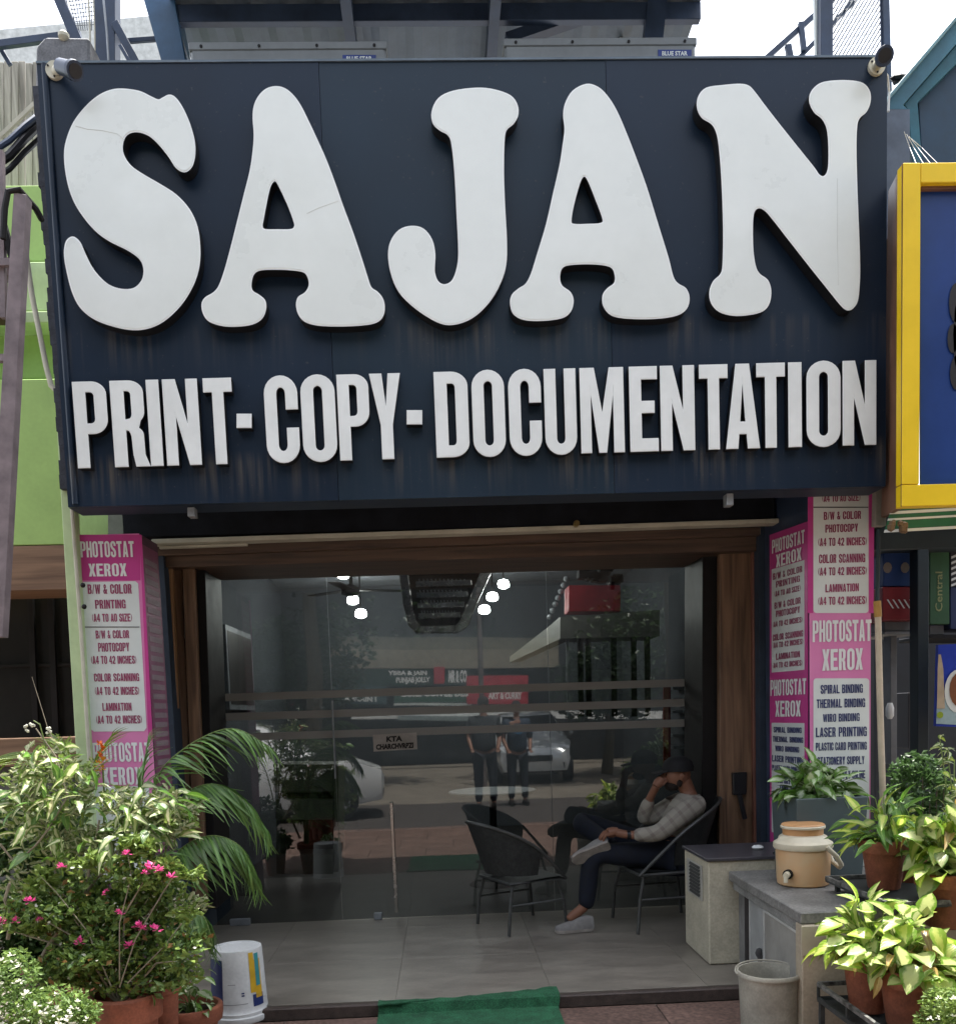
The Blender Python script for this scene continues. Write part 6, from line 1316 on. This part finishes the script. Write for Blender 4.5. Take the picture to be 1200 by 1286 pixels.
# left variegated shrub -----------------------------------------------
ls = thing('variegated_shrub', 'tall shrub with cream edged leaves and pale woody stems before the left column', 'shrub', at(95, 1290, 3.6))
def branch(par, pts, Y, r0, r1, m_, nm='branch'):
    pp_ = [at(x, y, Y+dy) for x, y, dy in pts]; n_ = len(pp_); b = MB(); b.tube(pp_, [r0+(r1-r0)*i/(n_-1) for i in range(n_)], 8); b.build(nm, m_, par, smooth=True); return pp_
br = [branch(ls, [(30, 1245, 0), (60, 1190, 0), (88, 1150, 0), (107, 1122, 0), (113, 1085, .02), (125, 1030, .05)], 3.5, .010, .004, bark),
      branch(ls, [(107, 1122, 0), (140, 1080, .03), (165, 1040, .05), (180, 1000, .06)], 3.5, .006, .003, bark),
      branch(ls, [(60, 1190, 0), (75, 1120, .05), (62, 1060, .08), (40, 1000, .1), (28, 960, .1)], 3.55, .006, .003, bark),
      branch(ls, [(0, 1060, 0), (20, 1085, 0), (45, 1062, 0), (62, 1040, 0), (85, 1000, 0), (70, 950, 0), (45, 915, 0)], 3.5, .005, .0025, bark),
      branch(ls, [(10, 1180, 0), (14, 1150, 0), (6, 1130, 0), (12, 1110, 0)], 3.4, .008, .006, bark),
      branch(ls, [(30, 1245, 0), (70, 1230, .05), (110, 1290, .1)], 3.55, .008, .012, bark_d),
      branch(ls, [(58, 940, 0), (50, 910, 0), (42, 905, 0)], 3.5, .003, .002, stemm), branch(ls, [(78, 950, 0), (60, 915, 0), (40, 850, 0)], 3.6, .002, .001, bark)]
clusters = [(60, 955, 46, 26), (35, 985, 40, 26), (95, 975, 38, 26), (75, 1010, 60, 26), (150, 1005, 30, 20), (185, 1015, 40, 28), (215, 1010, 30, 22), (165, 1045, 46, 26), (120, 1055, 44, 22), (200, 1045, 32, 22), (30, 1030, 44, 30), (70, 1060, 40, 25), (228, 1030, 24, 20), (190, 1110, 28, 16), (235, 1138, 30, 12), (30, 1100, 36, 28), (75, 1130, 30, 20), (140, 1090, 30, 20)]
cnt = 0
for (cx, cy, wx, wy) in clusters:
    nn_ = int(wx*.50)+4
    for k in range(nn_):
        if cnt >= 296: break
        x = cx+rg.gauss(0, wx*.42); y = cy+rg.gauss(0, wy*.5); p = at(x, y, 3.55+rg.uniform(-.16, .22))
        d = Vector((rg.uniform(-1, 1)+(x-120)/160, rg.uniform(-1, .4), rg.uniform(-.9, .35)))
        place('leaf', rg.choice(M_shrub), ls, dirmat(p, d, rg.uniform(-.8, .8), rg.uniform(.055, .10))); cnt += 1
bl_ = [(at(cx, cy, 3.62), (wx*.0022, .13, wy*.0028)) for cx, cy, wx, wy in clusters]
leafmass(ls, bl_, 1500, .022, .05, vs_, rg)
leafmass(ls, bl_, 900, .02, .045, mlime, rg)
# bud heads at top
for (x, y) in ((42, 908), (33, 915), (60, 918)):
    b = MB(); 
    for k in range(5): b.ball(at(x+rg.uniform(-4, 4), y+rg.uniform(-4, 4), 3.5), .006, 6)
    b.build('bud_head', mcream, ls)
# bougainvillea-like flowering bush
fb = thing('flowering_bush', 'dense small leaved bush dotted with magenta flowers in a terracotta pot at lower left', 'bush', at(150, 1290, 3.45))
bl2 = [(at(x_, y_b, 3.46+rg.uniform(-.1, .1)), (rg.uniform(.05, .12), rg.uniform(.06, .1), rg.uniform(.03, .075))) for x_, y_b in [(rg.uniform(20, 232), rg.uniform(1085, 1235)) for q_ in range(40)] if (x_-140)**2/110**2+(y_b-1160)**2/95**2 < 1.15]+[(at(150, 1160, 3.55), (.19, .08, .13))]*3
bl2 += [(at(x_, y_b, 3.40+rg.uniform(-.05, .1)), (rg.uniform(.06, .11), .07, rg.uniform(.03, .06))) for x_, y_b in [(rg.uniform(70, 190), rg.uniform(1190, 1240)) for q_ in range(9)]]
bl2b = [(at(150+math.cos(a_)*rg.uniform(80, 118), 1150+math.sin(a_)*rg.uniform(65, 95), 3.42), (rg.uniform(.02, .05), .04, rg.uniform(.02, .04))) for a_ in [rg.uniform(2.8, 6.6) for q_ in range(26)]]
leafmass(fb, bl2b, 1300, .018, .042, mlime, rg, 'sprigs')
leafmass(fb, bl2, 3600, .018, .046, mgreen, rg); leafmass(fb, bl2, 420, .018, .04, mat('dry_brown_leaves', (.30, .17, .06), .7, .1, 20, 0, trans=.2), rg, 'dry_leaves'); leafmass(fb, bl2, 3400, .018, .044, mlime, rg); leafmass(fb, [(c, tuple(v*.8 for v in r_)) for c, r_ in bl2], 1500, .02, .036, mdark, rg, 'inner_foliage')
leafmass(fb, bl2, 500, .012, .022, mcream, rg, 'pale_buds')
b = MB()
for k in range(26):
    c, r_ = rg.choice(bl2); b.tube([at(150, 1262, 3.45), at(150, 1230, 3.45).lerp(Vector(c), .6), Vector(c)+Vector((rg.uniform(-1, 1)*r_[0], rg.uniform(-.1, .1), rg.uniform(-.5, 1)*r_[2]))], [.006, .004, .0015], 5, cap=False)
b.build('twigs', bark, fb)
for pts in ([(150, 1240), (170, 1180), (205, 1120), (222, 1095)], [(140, 1240), (110, 1170), (70, 1120), (50, 1100)], [(150, 1235), (150, 1160), (165, 1100), (160, 1070)], [(160, 1235), (205, 1190), (228, 1160)]):
    b = MB(); b.tube([at(x, y, 3.37) for x, y in pts], [.0028, .0022, .0018, .001][:len(pts)], 6); b.build('twig', bark, fb, smooth=True)
def flower(par, c, s, m_, n=9, nm='flower'):
    b = MB()
    for k in range(n):
        a = rg.uniform(0, 6.28); e_ = rg.uniform(-.2, 1.2); d = Vector((math.cos(a)*math.cos(e_), math.sin(a)*math.cos(e_), math.sin(e_))); sd2 = d.cross(Vector((0, 0, 1))).normalized()
        p = c+d*s*.2; b.add([p, p+d*s*.5+sd2*s*.32, p+d*s, p+d*s*.5-sd2*s*.32], [(0, 1, 2, 3)])
    return b.build(nm, m_, par)
for (x, y, s) in [(158, 1073, .022), (80, 1089, .022), (190, 1088, .028), (200, 1092, .020), (184, 1096, .018), (214, 1103, .022), (36, 1134, .024), (174, 1162, .024), (180, 1168, .018), (195, 1168, .024), (150, 1147, .016), (97, 1184, .022), (163, 1188, .022), (2, 1162, .026), (50, 1158, .018), (130, 1122, .014), (20, 1156, .018), (30, 1220, .018)]:
    for q_ in range(2): flower(fb, at(x+rg.uniform(-4, 4), y+rg.uniform(-3, 3), 3.30+rg.uniform(0, .05)), s*.85, mpink)
b = MB()
# pot of the flowering bush, second pot, third pot
def lone_pot(px, ry, rpx, Hpx, Y, label, parent=None):
    cc = at(px, ry, Y); k = (cc-CAM).dot(CW)/1150; H = Hpx*k; H = max(H, .05); z0 = max(cc.z-H, .006); H = cc.z-z0
    if parent is None:
        t, c = pot(Vector((cc.x, Y, z0)), rpx*k, H, label, 'terracotta pots among the left plants'); return t, c
    c = Vector((cc.x, Y, z0)); r = rpx*k
    b = MB(); b.lathe(c, [(r*.62, 0), (r*.88, H*.78), (r*1.02, H*.79), (r*1.06, H*.98), (r*1.0, H), (r*.92, H), (r*.88, H*.9)], 30, wob=.01); b.build('pot', terracotta, parent, smooth=True)
lone_pot(158, 1246, 42, 200, 3.5, '', fb)
t, c = lone_pot(200, 1215, 24, 120, 3.75, 'tall narrow terracotta pot with little yellow seedling behind the flowering bush')
bush(t, c, .05, .06, 14, M_green, .03, .055, rg)
t, c = lone_pot(238, 1262, 38, 120, 3.95, 'squat terracotta pot trailing a pale ivy beside the paint bucket')
bush(t, c, .14, .12, 34, M_plant, .05, .085, rg)
for (x, y, s) in ((268, 1228, .07), (262, 1246, .08), (215, 1262, .09), (275, 1218, .05), (232, 1225, .06)): place('leaf', M_plant[0], t, dirmat(at(x-14, y, 3.85), Vector((1, -.3, -.2)), rg.uniform(-.6, .6), s))
# black pot rim with white flower plant at very bottom left
wf = thing('white_flower_plant', 'low plant covered in tiny white flowers in the bottom left corner', 'plant', at(40, 1300, 3.15))
bl3 = [(at(10, 1225, 3.15), (.10, .1, .09)), (at(60, 1262, 3.1), (.14, .1, .06)), (at(20, 1270, 3.1), (.12, .1, .07)), (at(95, 1275, 3.1), (.08, .08, .05)), (at(30, 1310, 3.1), (.22, .1, .06))]
leafmass(wf, bl3, 3000, .012, .026, mgreen, rg); leafmass(wf, bl3, 900, .012, .024, mlime, rg)
for k in range(70):
    c, r_ = rg.choice(bl3); flower(wf, Vector(c)+Vector((rg.uniform(-1, 1)*r_[0], -.06-rg.random()*.05, rg.uniform(-.6, 1)*r_[2])), rg.uniform(.010, .017), mcream, 7)
lone_pot(60, 1330, 40, 80, 3.12, '', wf)
wr = thing('white_flower_plant', 'low plant with tiny white flowers in the bottom right corner', 'plant', at(1185, 1290, 3.15))
bl4 = [(at(1188, 1262, 3.12), (.09, .08, .06)), (at(1180, 1290, 3.12), (.09, .08, .06)), (at(1220, 1280, 3.12), (.1, .1, .1))]
leafmass(wr, bl4, 1600, .012, .026, mlime, rg); leafmass(wr, bl4, 500, .012, .024, mgreen, rg)
for k in range(30):
    c, r_ = rg.choice(bl4); flower(wr, Vector(c)+Vector((rg.uniform(-1, 1)*r_[0], -.05-rg.random()*.04, rg.uniform(-.6, 1)*r_[2])), rg.uniform(.010, .016), mcream, 7)
lone_pot(1195, 1330, 30, 80, 3.15, '', wr)
# orange flower spike
of = thing('orange_flower', 'orange flower spike with slim blades in front of the left pink column', 'flower', at(132, 1040, 3.8))
b = MB(); b.tube([at(130, 1060, 3.8), at(131, 1000, 3.8), at(129, 960, 3.8)], .004, 6); b.build('stalk', stemm, of)
for k in range(9):
    flower(of, at(126+rg.uniform(-3, 8), 936+k*4.2, 3.78), .022, mat('orange_petals', (.75, .17, .02) if k < 5 else (.8, .35, .03), .5, trans=.3) if k < 5 else mat('amber_petals', (.8, .38, .03), .5, trans=.3), 7, 'petal')
# palms
def frond(par, pts, Y, ln, n, mesh_, rng, hang=.5, w0=.005, side=0, spread=1.0, taper=.6):
    P_ = [at(x, y, Y+dy) for x, y, dy in pts]; seg = []
    # resample
    cmb = []
    for i in range(len(P_)-1):
        for j in range(6):
            t = j/6; p0 = P_[max(i-1, 0)]; p1 = P_[i]; p2 = P_[i+1]; p3 = P_[min(i+2, len(P_)-1)]
            cmb.append(.5*((2*p1)+(-p0+p2)*t+(2*p0-5*p1+4*p2-p3)*t*t+(-p0+3*p1-3*p2+p3)*t**3))
    cmb.append(P_[-1]); N_ = len(cmb)
    b = MB(); b.tube(cmb, [w0*(1-.8*i/N_) for i in range(N_)], 6); fr_ = b.build('frond', stemm, par, smooth=True)
    for k in range(n):
        f = .12+.88*k/(n-1); i = min(N_-2, int(f*(N_-1))); p = cmb[i].lerp(cmb[i+1], f*(N_-1)-i); d = (cmb[i+1]-cmb[i]).normalized()
        sdv = d.cross(Vector((0, 0, 1)));  sdv = sdv.normalized() if sdv.length > .1 else Vector((0, -1, 0))
        l = ln*(1-.55*abs(f*2-1.0)**2)*rng.uniform(.85, 1.1)
        for s in (-1, 1):
            dv = d*(.75+.5*f)+sdv*s*.55*spread+Vector((0, 0, -hang+rng.uniform(-.12, .12)))
            if side: dv += Vector((side*.2, 0, 0))
            place('leaflet', mesh_, fr_, dirmat(p, dv, rng.uniform(-.4, .4)+s*.5, l))
    return fr_
M_pd = leaf_mesh('leaflet', 1, .07, .8, .3, vp, n=5, shape='lance'); M_py = leaf_mesh('leaflet', 1, .07, .5, .3, vpl, n=5, shape='lance')
pa_ = thing('palm_plant', 'dark green potted palm arching its fronds towards the entrance', 'palm', at(205, 1262, 4.05))
frs = [([(196, 1210, 0), (190, 1080, 0), (195, 985, 0), (232, 940, -.03), (290, 915, -.05), (338, 938, -.08)], .20, 30, .55),
       ([(200, 1210, 0), (205, 1090, 0), (225, 1008, 0), (265, 985, -.05), (305, 1005, -.1), (333, 1040, -.12)], .22, 30, .45),
       ([(202, 1210, 0), (205, 1120, 0), (222, 1072, 0), (262, 1050, -.1), (300, 1062, -.15), (322, 1100, -.18)], .24, 34, .75),
       ([(204, 1215, 0), (215, 1165, -.05), (235, 1145, -.12), (256, 1152, -.2), (268, 1190, -.25)], .17, 24, .75),
       ([(196, 1210, 0), (185, 1080, .05), (178, 1000, .08), (186, 930, .1)], .18, 22, .1)]
for pts, ln_, n, hg in frs: frond(pa_, pts, 4.15, ln_*1.22, int(n*1.2), M_pd, rg, hg, .006)
b = MB(); 
for k in range(4): b.tube([at(196+k*3, 1262, 4.15), at(196+k*3, 1205, 4.15)], [.012, .008], 7)
b.build('stem_cluster', stemm, pa_)
lone_pot(205, 1240, 34, 120, 4.1, '', pa_)
pb_ = thing('palm_plant', 'yellow green palm behind the shrub at the left edge of the photo', 'palm', at(95, 1250, 4.05))
for pts, ln_, n, hg in [([(95, 1150, 0), (85, 1020, 0), (60, 960, 0), (20, 945, 0), (-30, 965, 0)], .20, 26, .35), ([(100, 1150, 0), (105, 1020, 0), (120, 960, 0), (140, 925, 0)], .17, 20, .0), ([(90, 1150, 0), (60, 1050, 0), (20, 1010, 0), (-20, 1020, 0)], .19, 22, .35), ([(98, 1150, 0), (92, 1000, .0), (82, 950, 0), (70, 925, .1)], .17, 20, .05), ([(100, 1150, 0), (120, 1060, -.05), (160, 1020, -.1), (190, 1035, -.1)], .17, 20, .35)]:
    frond(pb_, pts, 4.0, ln_, n, M_py, rg, hg, .006)
lone_pot(100, 1235, 36, 120, 4.05, '', pb_)
# filler dark foliage behind the left plants
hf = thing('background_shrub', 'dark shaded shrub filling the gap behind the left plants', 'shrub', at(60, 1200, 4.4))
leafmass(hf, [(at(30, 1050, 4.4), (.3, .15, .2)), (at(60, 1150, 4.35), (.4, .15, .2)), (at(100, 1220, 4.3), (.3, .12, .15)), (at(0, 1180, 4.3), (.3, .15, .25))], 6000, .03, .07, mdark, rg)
b = MB()
for k in range(8): b.tube([at(60+k*4, 1270, 4.4), at(20+k*12, 1020+rg.uniform(0, 60), 4.4)], [.008, .003], 6)
b.build('stems', bark_d, hf)
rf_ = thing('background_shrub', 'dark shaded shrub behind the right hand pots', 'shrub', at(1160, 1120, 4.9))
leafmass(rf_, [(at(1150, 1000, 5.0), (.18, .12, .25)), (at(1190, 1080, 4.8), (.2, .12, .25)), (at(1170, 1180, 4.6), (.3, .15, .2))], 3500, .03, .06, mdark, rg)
b = MB()
for k in range(6): b.tube([at(1150+k*5, 1260, 4.9), at(1140+k*9, 960+rg.uniform(0, 60), 4.9)], [.008, .003], 6)
b.build('stems', bark_d, rf_)

# ================================================================== ACROSS THE STREET (seen mirrored in the glass)
VY = 2*YG      # mirror: a thing at y shows as if at VY - y
def mir(px, py, y):          # world point at plane y whose mirror image falls on picture point px, py
    p = at(px, py, VY-y); return Vector((p.x, y, p.z))
def mq(x0, y0, x1, y1, y): return [mir(x0, y0, y), mir(x1, y0, y), mir(x1, y1, y), mir(x0, y1, y)]
ob = thing('opposite_shops', 'row of shops across the street mirrored in the glass', 'building', (0, -16, 0))
def mslab(par, x0, y0, x1, y1, y, d, nm, m_):
    q = mq(x0, y0, x1, y1, y); b = MB(); b.hexa(q, [v-Vector((0, d, 0)) for v in q]); return b.build(nm, m_, par)
YO = -14.0
b = MB(); b.box((-22, -20, 0), (22, YO-.6, 9.5)); b.build('facade', mat('dark_facade', (.025, .026, .028), .8), ob)
mslab(ob, 415, 800, 700, 815, YO-.1, .4, 'soffit_board', mat('olive_board', (.16, .15, .11), .7)); mslab(ob, 415, 815, 700, 838, YO, .4, 'soffit_board', mat('tan_board', (.26, .23, .17), .7))
mslab(ob, 415, 839, 590, 860, YO-.2, .1, 'hoarding', mat('hoarding_green', (.03, .09, .06), .6)); mslab(ob, 495, 863, 592, 882, YO, .1, 'shop_sign', mat('hoarding_green', (.03, .09, .06))); mslab(ob, 586, 848, 663, 884, YO+.1, .1, 'shop_sign', mat('sign_red', (.45, .03, .05), .5))
mslab(ob, 420, 860, 485, 884, YO, .1, 'shop_sign', mat('hoarding_teal', (.04, .08, .09), .6)); mslab(ob, 290, 876, 400, 895, YO, .1, 'shop_sign', mat('hoarding_grey', (.10, .10, .10), .6)); mslab(ob, 545, 836, 558, 858, YO+.1, .1, 'shop_sign', mat('sign_red', (.45, .03, .05)))
mslab(ob, 495, 883, 592, 886, YO+.05, .1, 'shop_sign_edge', print_white)
brightw = mat('bright_white', (.8, .8, .78), .6)
for tx, x0, y0, x1, y1 in (('YBBA & JAIN', 487, 841, 536, 848), ('PUNJAB JOLLY', 497, 849, 540, 858), ('MR & CO', 563, 840, 586, 857), ('CORE COFFEE DES', 503, 867, 588, 875), ('ART & CURRY', 612, 869, 655, 878), ('NOVEL', 430, 866, 455, 872), ('DOMAIN I', 428, 874, 472, 881), ('THE ITALIAN', 300, 881, 380, 888)):
    b = MB(); text_on(b, tx, mq(x0, y0, x1, y1, YO+.25), .05); b.build('lettering', brightw if 'ITAL' not in tx else mat('sign_pink', (.5, .12, .14), .5), ob)
mslab(ob, 440, 893, 900, 903, YO+1.5, .3, 'sky_reflection_band', brightw); mslab(ob, 500, 899, 600, 905, YO+1.6, .3, 'grey_band', mat('grey_band', (.25, .3, .3), .6))  # white band built to stand for a strip of reflected sky
# trees across the street
for i, (px, py, y, r_, lab) in enumerate([(375, 840, -9, 1.6, 'dark round tree across the street nearest the shop'), (330, 870, -11, 1.8, 'broad tree across the street, leftmost in the glass reflection'), (760, 880, -8, 1.3, 'leafy street tree to the right across the street'), (560, 760, -17, 3.0, 'tall tree behind the opposite shop signs'), (780, 800, -15, 2.6, 'tall right hand tree across the street')]):
    p = mir(px, py, y); t = thing('street_tree', lab, 'tree', (p.x, y, 0))
    b = MB(); b.tube([(p.x, y, 0), (p.x+.1, y, p.z*.6), (p.x, y, p.z)], [.14, .1, .05], 8); b.build('trunk', bark_d, t, smooth=True)
    leafmass(t, [(p+Vector((rg.uniform(-.6, .6)*r_, rg.uniform(-.5, .5)*r_, rg.uniform(-.4, .5)*r_)), r_*.6) for k in range(6)], 2500, .12, .26, mdark2, rg, 'crown')
for i, (x, y, z, r_) in enumerate([(-13, -5.5, 6.6, 3.0), (-7.5, -6.5, 6.8, 3.0), (-2.8, -6.8, 7.2, 2.8), (4.8, -6.5, 6.9, 3.0), (10.5, -6, 6.6, 3.0), (16, -5.5, 6.4, 3.0)]):  # tree row added to cut sky light in the porch and shade the road
    t = thing('added_shade_tree', ('far left', 'left', 'middle left', 'middle right', 'right', 'far right')[i]+' one of the tall trees added across the street to darken the porch', 'tree', (x, y, 0), 'trees added to cut the sky light')
    b = MB(); b.tube([(x, y, 0), (x+.2, y, 2.5), (x, y, z)], [.2, .16, .08], 8)
    for k in range(5): b.tube([(x+.1, y, z-2.5+k*.3), (x+2*math.cos(k*1.3), y+2*math.sin(k*1.3), z+.3)], [.08, .03], 6)
    b.build('trunk', bark_d, t, smooth=True)
    leafmass(t, [(Vector((x+rg.uniform(-.75, .75)*r_, y+rg.uniform(-.75, .75)*r_, z+rg.uniform(-.35, .6)*r_*.7)), r_*rg.uniform(.35, .55)) for k in range(14)], 5000, .22, .42, mdark2, rg, 'crown')
# parked white car, nose to the right, beside the camera's left
def car(loc, rz, label, body, L_=3.7, sc=1):
    t = thing('parked_car', label, 'car', loc); M_ = Matrix.Translation(loc) @ Matrix.Rotation(rz, 4, 'Z') @ Matrix.Scale(sc, 4)
    T = lambda x, y, z: M_ @ Vector((x, y, z))
    # nose at +x ; stations: (x, halfwidth, zlow, zbelt, zroof, halfwidth roof)
    st = [(1.85, .55, .35, .62, .62, .5), (1.8, .72, .28, .72, .74, .62), (1.45, .80, .22, .84, .87, .70), (.85, .82, .20, .90, .95, .72), (.25, .83, .20, .93, 1.40, .58), (-.3, .83, .20, .94, 1.50, .58), (-1.1, .82, .2, .95, 1.48, .57), (-1.6, .80, .25, .95, 1.20, .58), (-1.8, .74, .32, .90, .95, .62)]
    vs = []; 
    for x, w_, zl_, zb_, zr_, wr_ in st:
        for (yy, zz) in ((-w_*.9, zl_), (-w_, (zl_+zb_)/2), (-w_*.98, zb_), (-wr_, zr_-.03), (-wr_*.5, zr_), (wr_*.5, zr_), (wr_, zr_-.03), (w_*.98, zb_), (w_, (zl_+zb_)/2), (w_*.9, zl_)): vs.append(T(x, yy, zz))
    fs = [(i*10+j, i*10+(j+1) % 10, (i+1)*10+(j+1) % 10, (i+1)*10+j) for i in range(len(st)-1) for j in range(10)]+[tuple(range(10)), tuple(range(80, 90))[::-1]]
    b = MB(); b.add(vs, fs); b.build('body', body, t, smooth=True)
    gl_ = mat('car_glass', (.01, .012, .014), .08, .1, 2, 0)
    for s in (-1, 1):
        b = MB(); b.hexa([T(.15, s*.80, .98), T(.1, s*.64, 1.36), T(-1.2, s*.62, 1.40), T(-1.35, s*.79, .99)], [T(.15, s*.74, .98), T(.1, s*.60, 1.36), T(-1.2, s*.58, 1.40), T(-1.35, s*.73, .99)]); b.build('side_window', gl_, t)
        b = MB(); b.ball(T(1.72, s*.6, .68), (.10, .10, .06), 10); b.build('headlight', chrome, t, smooth=True)
        b = MB(); b.ball(T(.35, s*.95, 1.0), (.06, .09, .06), 10); b.build('mirror', body, t, smooth=True)
        for x in (1.15, -1.2):
            b = MB(); b.tube([T(x, s*.84, .30), T(x, s*.66, .30)], .30*sc, 24); w_ = b.build('wheel', black_plastic, t, smooth=True)
            b = MB(); b.tube([T(x, s*.85, .30), T(x, s*.83, .30)], .19*sc, 18); b.build('rim', galv, w_, smooth=True)
    b = MB(); b.hexa([T(.78, -.66, .975), T(.78, .66, .975), T(.28, .56, 1.40), T(.28, -.56, 1.40)], [T(.74, -.66, .965), T(.74, .66, .965), T(.24, .56, 1.39), T(.24, -.56, 1.39)]); b.build('windscreen', gl_, t)
    b = MB(); b.hexa([T(1.86, -.35, .60), T(1.86, .35, .60), T(1.87, .35, .48), T(1.87, -.35, .48)], [T(1.80, -.35, .60), T(1.80, .35, .60), T(1.80, .35, .48), T(1.80, -.35, .48)]); b.build('grille', dark_frame, t)
    b = MB(); b.hexa([T(1.84, -.6, .44), T(1.84, .6, .44), T(1.82, .6, .32), T(1.82, -.6, .32)], [T(1.76, -.6, .44), T(1.76, .6, .44), T(1.76, .6, .32), T(1.76, -.6, .32)]); b.build('bumper', dark_frame, t)
    return t
white_paint = mat('white_car_paint', (.72, .73, .73), .2, .03, 3, 0, coat=.8)
car(Vector((-2.75, -1.0, 0)), rad(-6), 'white hatchback parked beside the camera, its nose mirrored in the glass', white_paint)
car(Vector((1.9, -7.5, 0)), rad(90), 'silver white car parked nose on across the lane, mirrored in the glass', mat('silver_car_paint', (.5, .52, .53), .2, .03, 3, 0, coat=.8, metal=.3))
car(Vector((-5.2, -8.5, 0)), rad(90), 'dark blue car parked across the lane to the left', mat('dark_car_paint', (.02, .03, .06), .2, .03, 3, 0, coat=.8))
# two people standing behind the camera
def stander(x, y, h, rz, label, shirt, trousers):
    t = thing('person', label, 'person', (x, y, 0)); k = h/1.75; M_ = Matrix.Translation((x, y, 0)) @ Matrix.Rotation(rz, 4, 'Z') @ Matrix.Scale(k, 4)
    T = lambda *v: M_ @ Vector(v)
    J = [(T(0,0,.95), (.15*k, .11*k)), (T(0,0,1.12), (.13*k, .10*k)), (T(0,0,1.32), (.16*k, .11*k)), (T(0,0,1.47), .055*k), (T(0,.01,1.54), .05*k), (T(0,.02,1.64), (.075*k, .09*k))]
    E_ = [(0,1),(1,2),(2,3),(3,4),(4,5)]
    def add(i0, pts):
        pr_ = i0
        for c, r_ in pts: J.append((T(*c), r_*k)); E_.append((pr_, len(J)-1)); pr_ = len(J)-1
    for s in (-1, 1):
        add(2, [((s*.19,0,1.40), .06), ((s*.24,-.02,1.13), .042), ((s*.20,.12,.95), .028), ((s*.19,.18,.93), .028)])
        add(0, [((s*.10,0,.88), .085), ((s*.11,.01,.48), .055), ((s*.12,0,.09), .038), ((s*.12,.13,.04), .032)])
    skin('body', J, E_, skinm, t)
    skin('shirt', [(T(0,0,.86), (.20*k, .15*k)), (T(0,0,1.10), (.19*k, .15*k)), (T(0,0,1.32), (.20*k, .14*k)), (T(0,0,1.46), .07*k), (T(-.19,0,1.40), .08*k), (T(-.24,-.01,1.20), .06*k), (T(.19,0,1.40), .08*k), (T(.24,-.01,1.12), .06*k)], [(0,1),(1,2),(2,3),(2,4),(4,5),(2,6),(6,7)], shirt, t)
    skin('trousers', [(T(0,0,.98), (.17*k, .13*k)), (T(-.10,0,.86), .11*k), (T(-.11,.01,.48), .075*k), (T(-.12,0,.10), .06*k), (T(.10,0,.86), .10*k), (T(.11,.01,.48), .075*k), (T(.12,0,.10), .06*k)], [(0,1),(1,2),(2,3),(0,4),(4,5),(5,6)], trousers, t)
    b = MB(); b.ball(T(0,-.005,1.68), (.09*k, .10*k, .09*k), 16); b.build('hair', mat('dark_hair', (.012, .009, .008)), t, smooth=True)
    b = MB(); b.ball(T(0,.105,1.625), (.014*k, .02*k, .02*k), 8); b.build('nose', skinm, t, smooth=True)
    for s in (-1, 1):
        for q_ in range(4): 
            b = MB(); c = (s*(.17+.014*q_), .20, .925); b.tube([T(*c), T(c[0], c[1]+.035, c[2]-.005), T(c[0], c[1]+.05, c[2]-.03)], [.009*k, .008*k, .006*k], 6); b.build('finger', skinm, t, smooth=True)
        b = MB(); b.tube([T(s*.12,-.07,.045), T(s*.12,.05,.055), T(s*.12,.19,.035)], [.045*k, .05*k, .03*k], 10); b.build('shoe', dark_frame, t, smooth=True)
    return t, M_
x1 = mir(606, 880, -1.3).x; x2 = mir(648, 890, -1.5).x
t, M_ = stander(x1, -1.3, 1.74, 0, 'taller of two people mirrored in the glass, in plain dark shirt', mat('charcoal_shirt', (.02, .025, .03), .8), darkjean)
t, M_ = stander(x2, -1.6, 1.66, rad(-8), 'person in navy shirt with round blue emblem, mirrored in the glass', mat('navy_shirt', (.015, .03, .055), .8), darkjean)
for r_, m_ in ((.085, mat('emblem_blue', (.05, .16, .30), .7)), (.045, mat('emblem_tan', (.45, .33, .25), .7))):
    b = MB(); b.prism([M_ @ Vector((r_*math.cos(a), .165+(.003 if r_ < .05 else 0), 1.28+r_*math.sin(a))) for a in [k*math.pi/12 for k in range(24)]], (0, -.002, 0)); b.build('emblem', m_, t)
# slim pole
p = mir(604, 868, -6); t = MB(); t.tube([(p.x, -6, 0), (p.x, -6, 4.2)], .05, 10); t.build('street_pole', mat('rust_brown', (.12, .095, .09)), smooth=True, label='brown street pole between the parked cars, mirrored in the glass', category='pole')
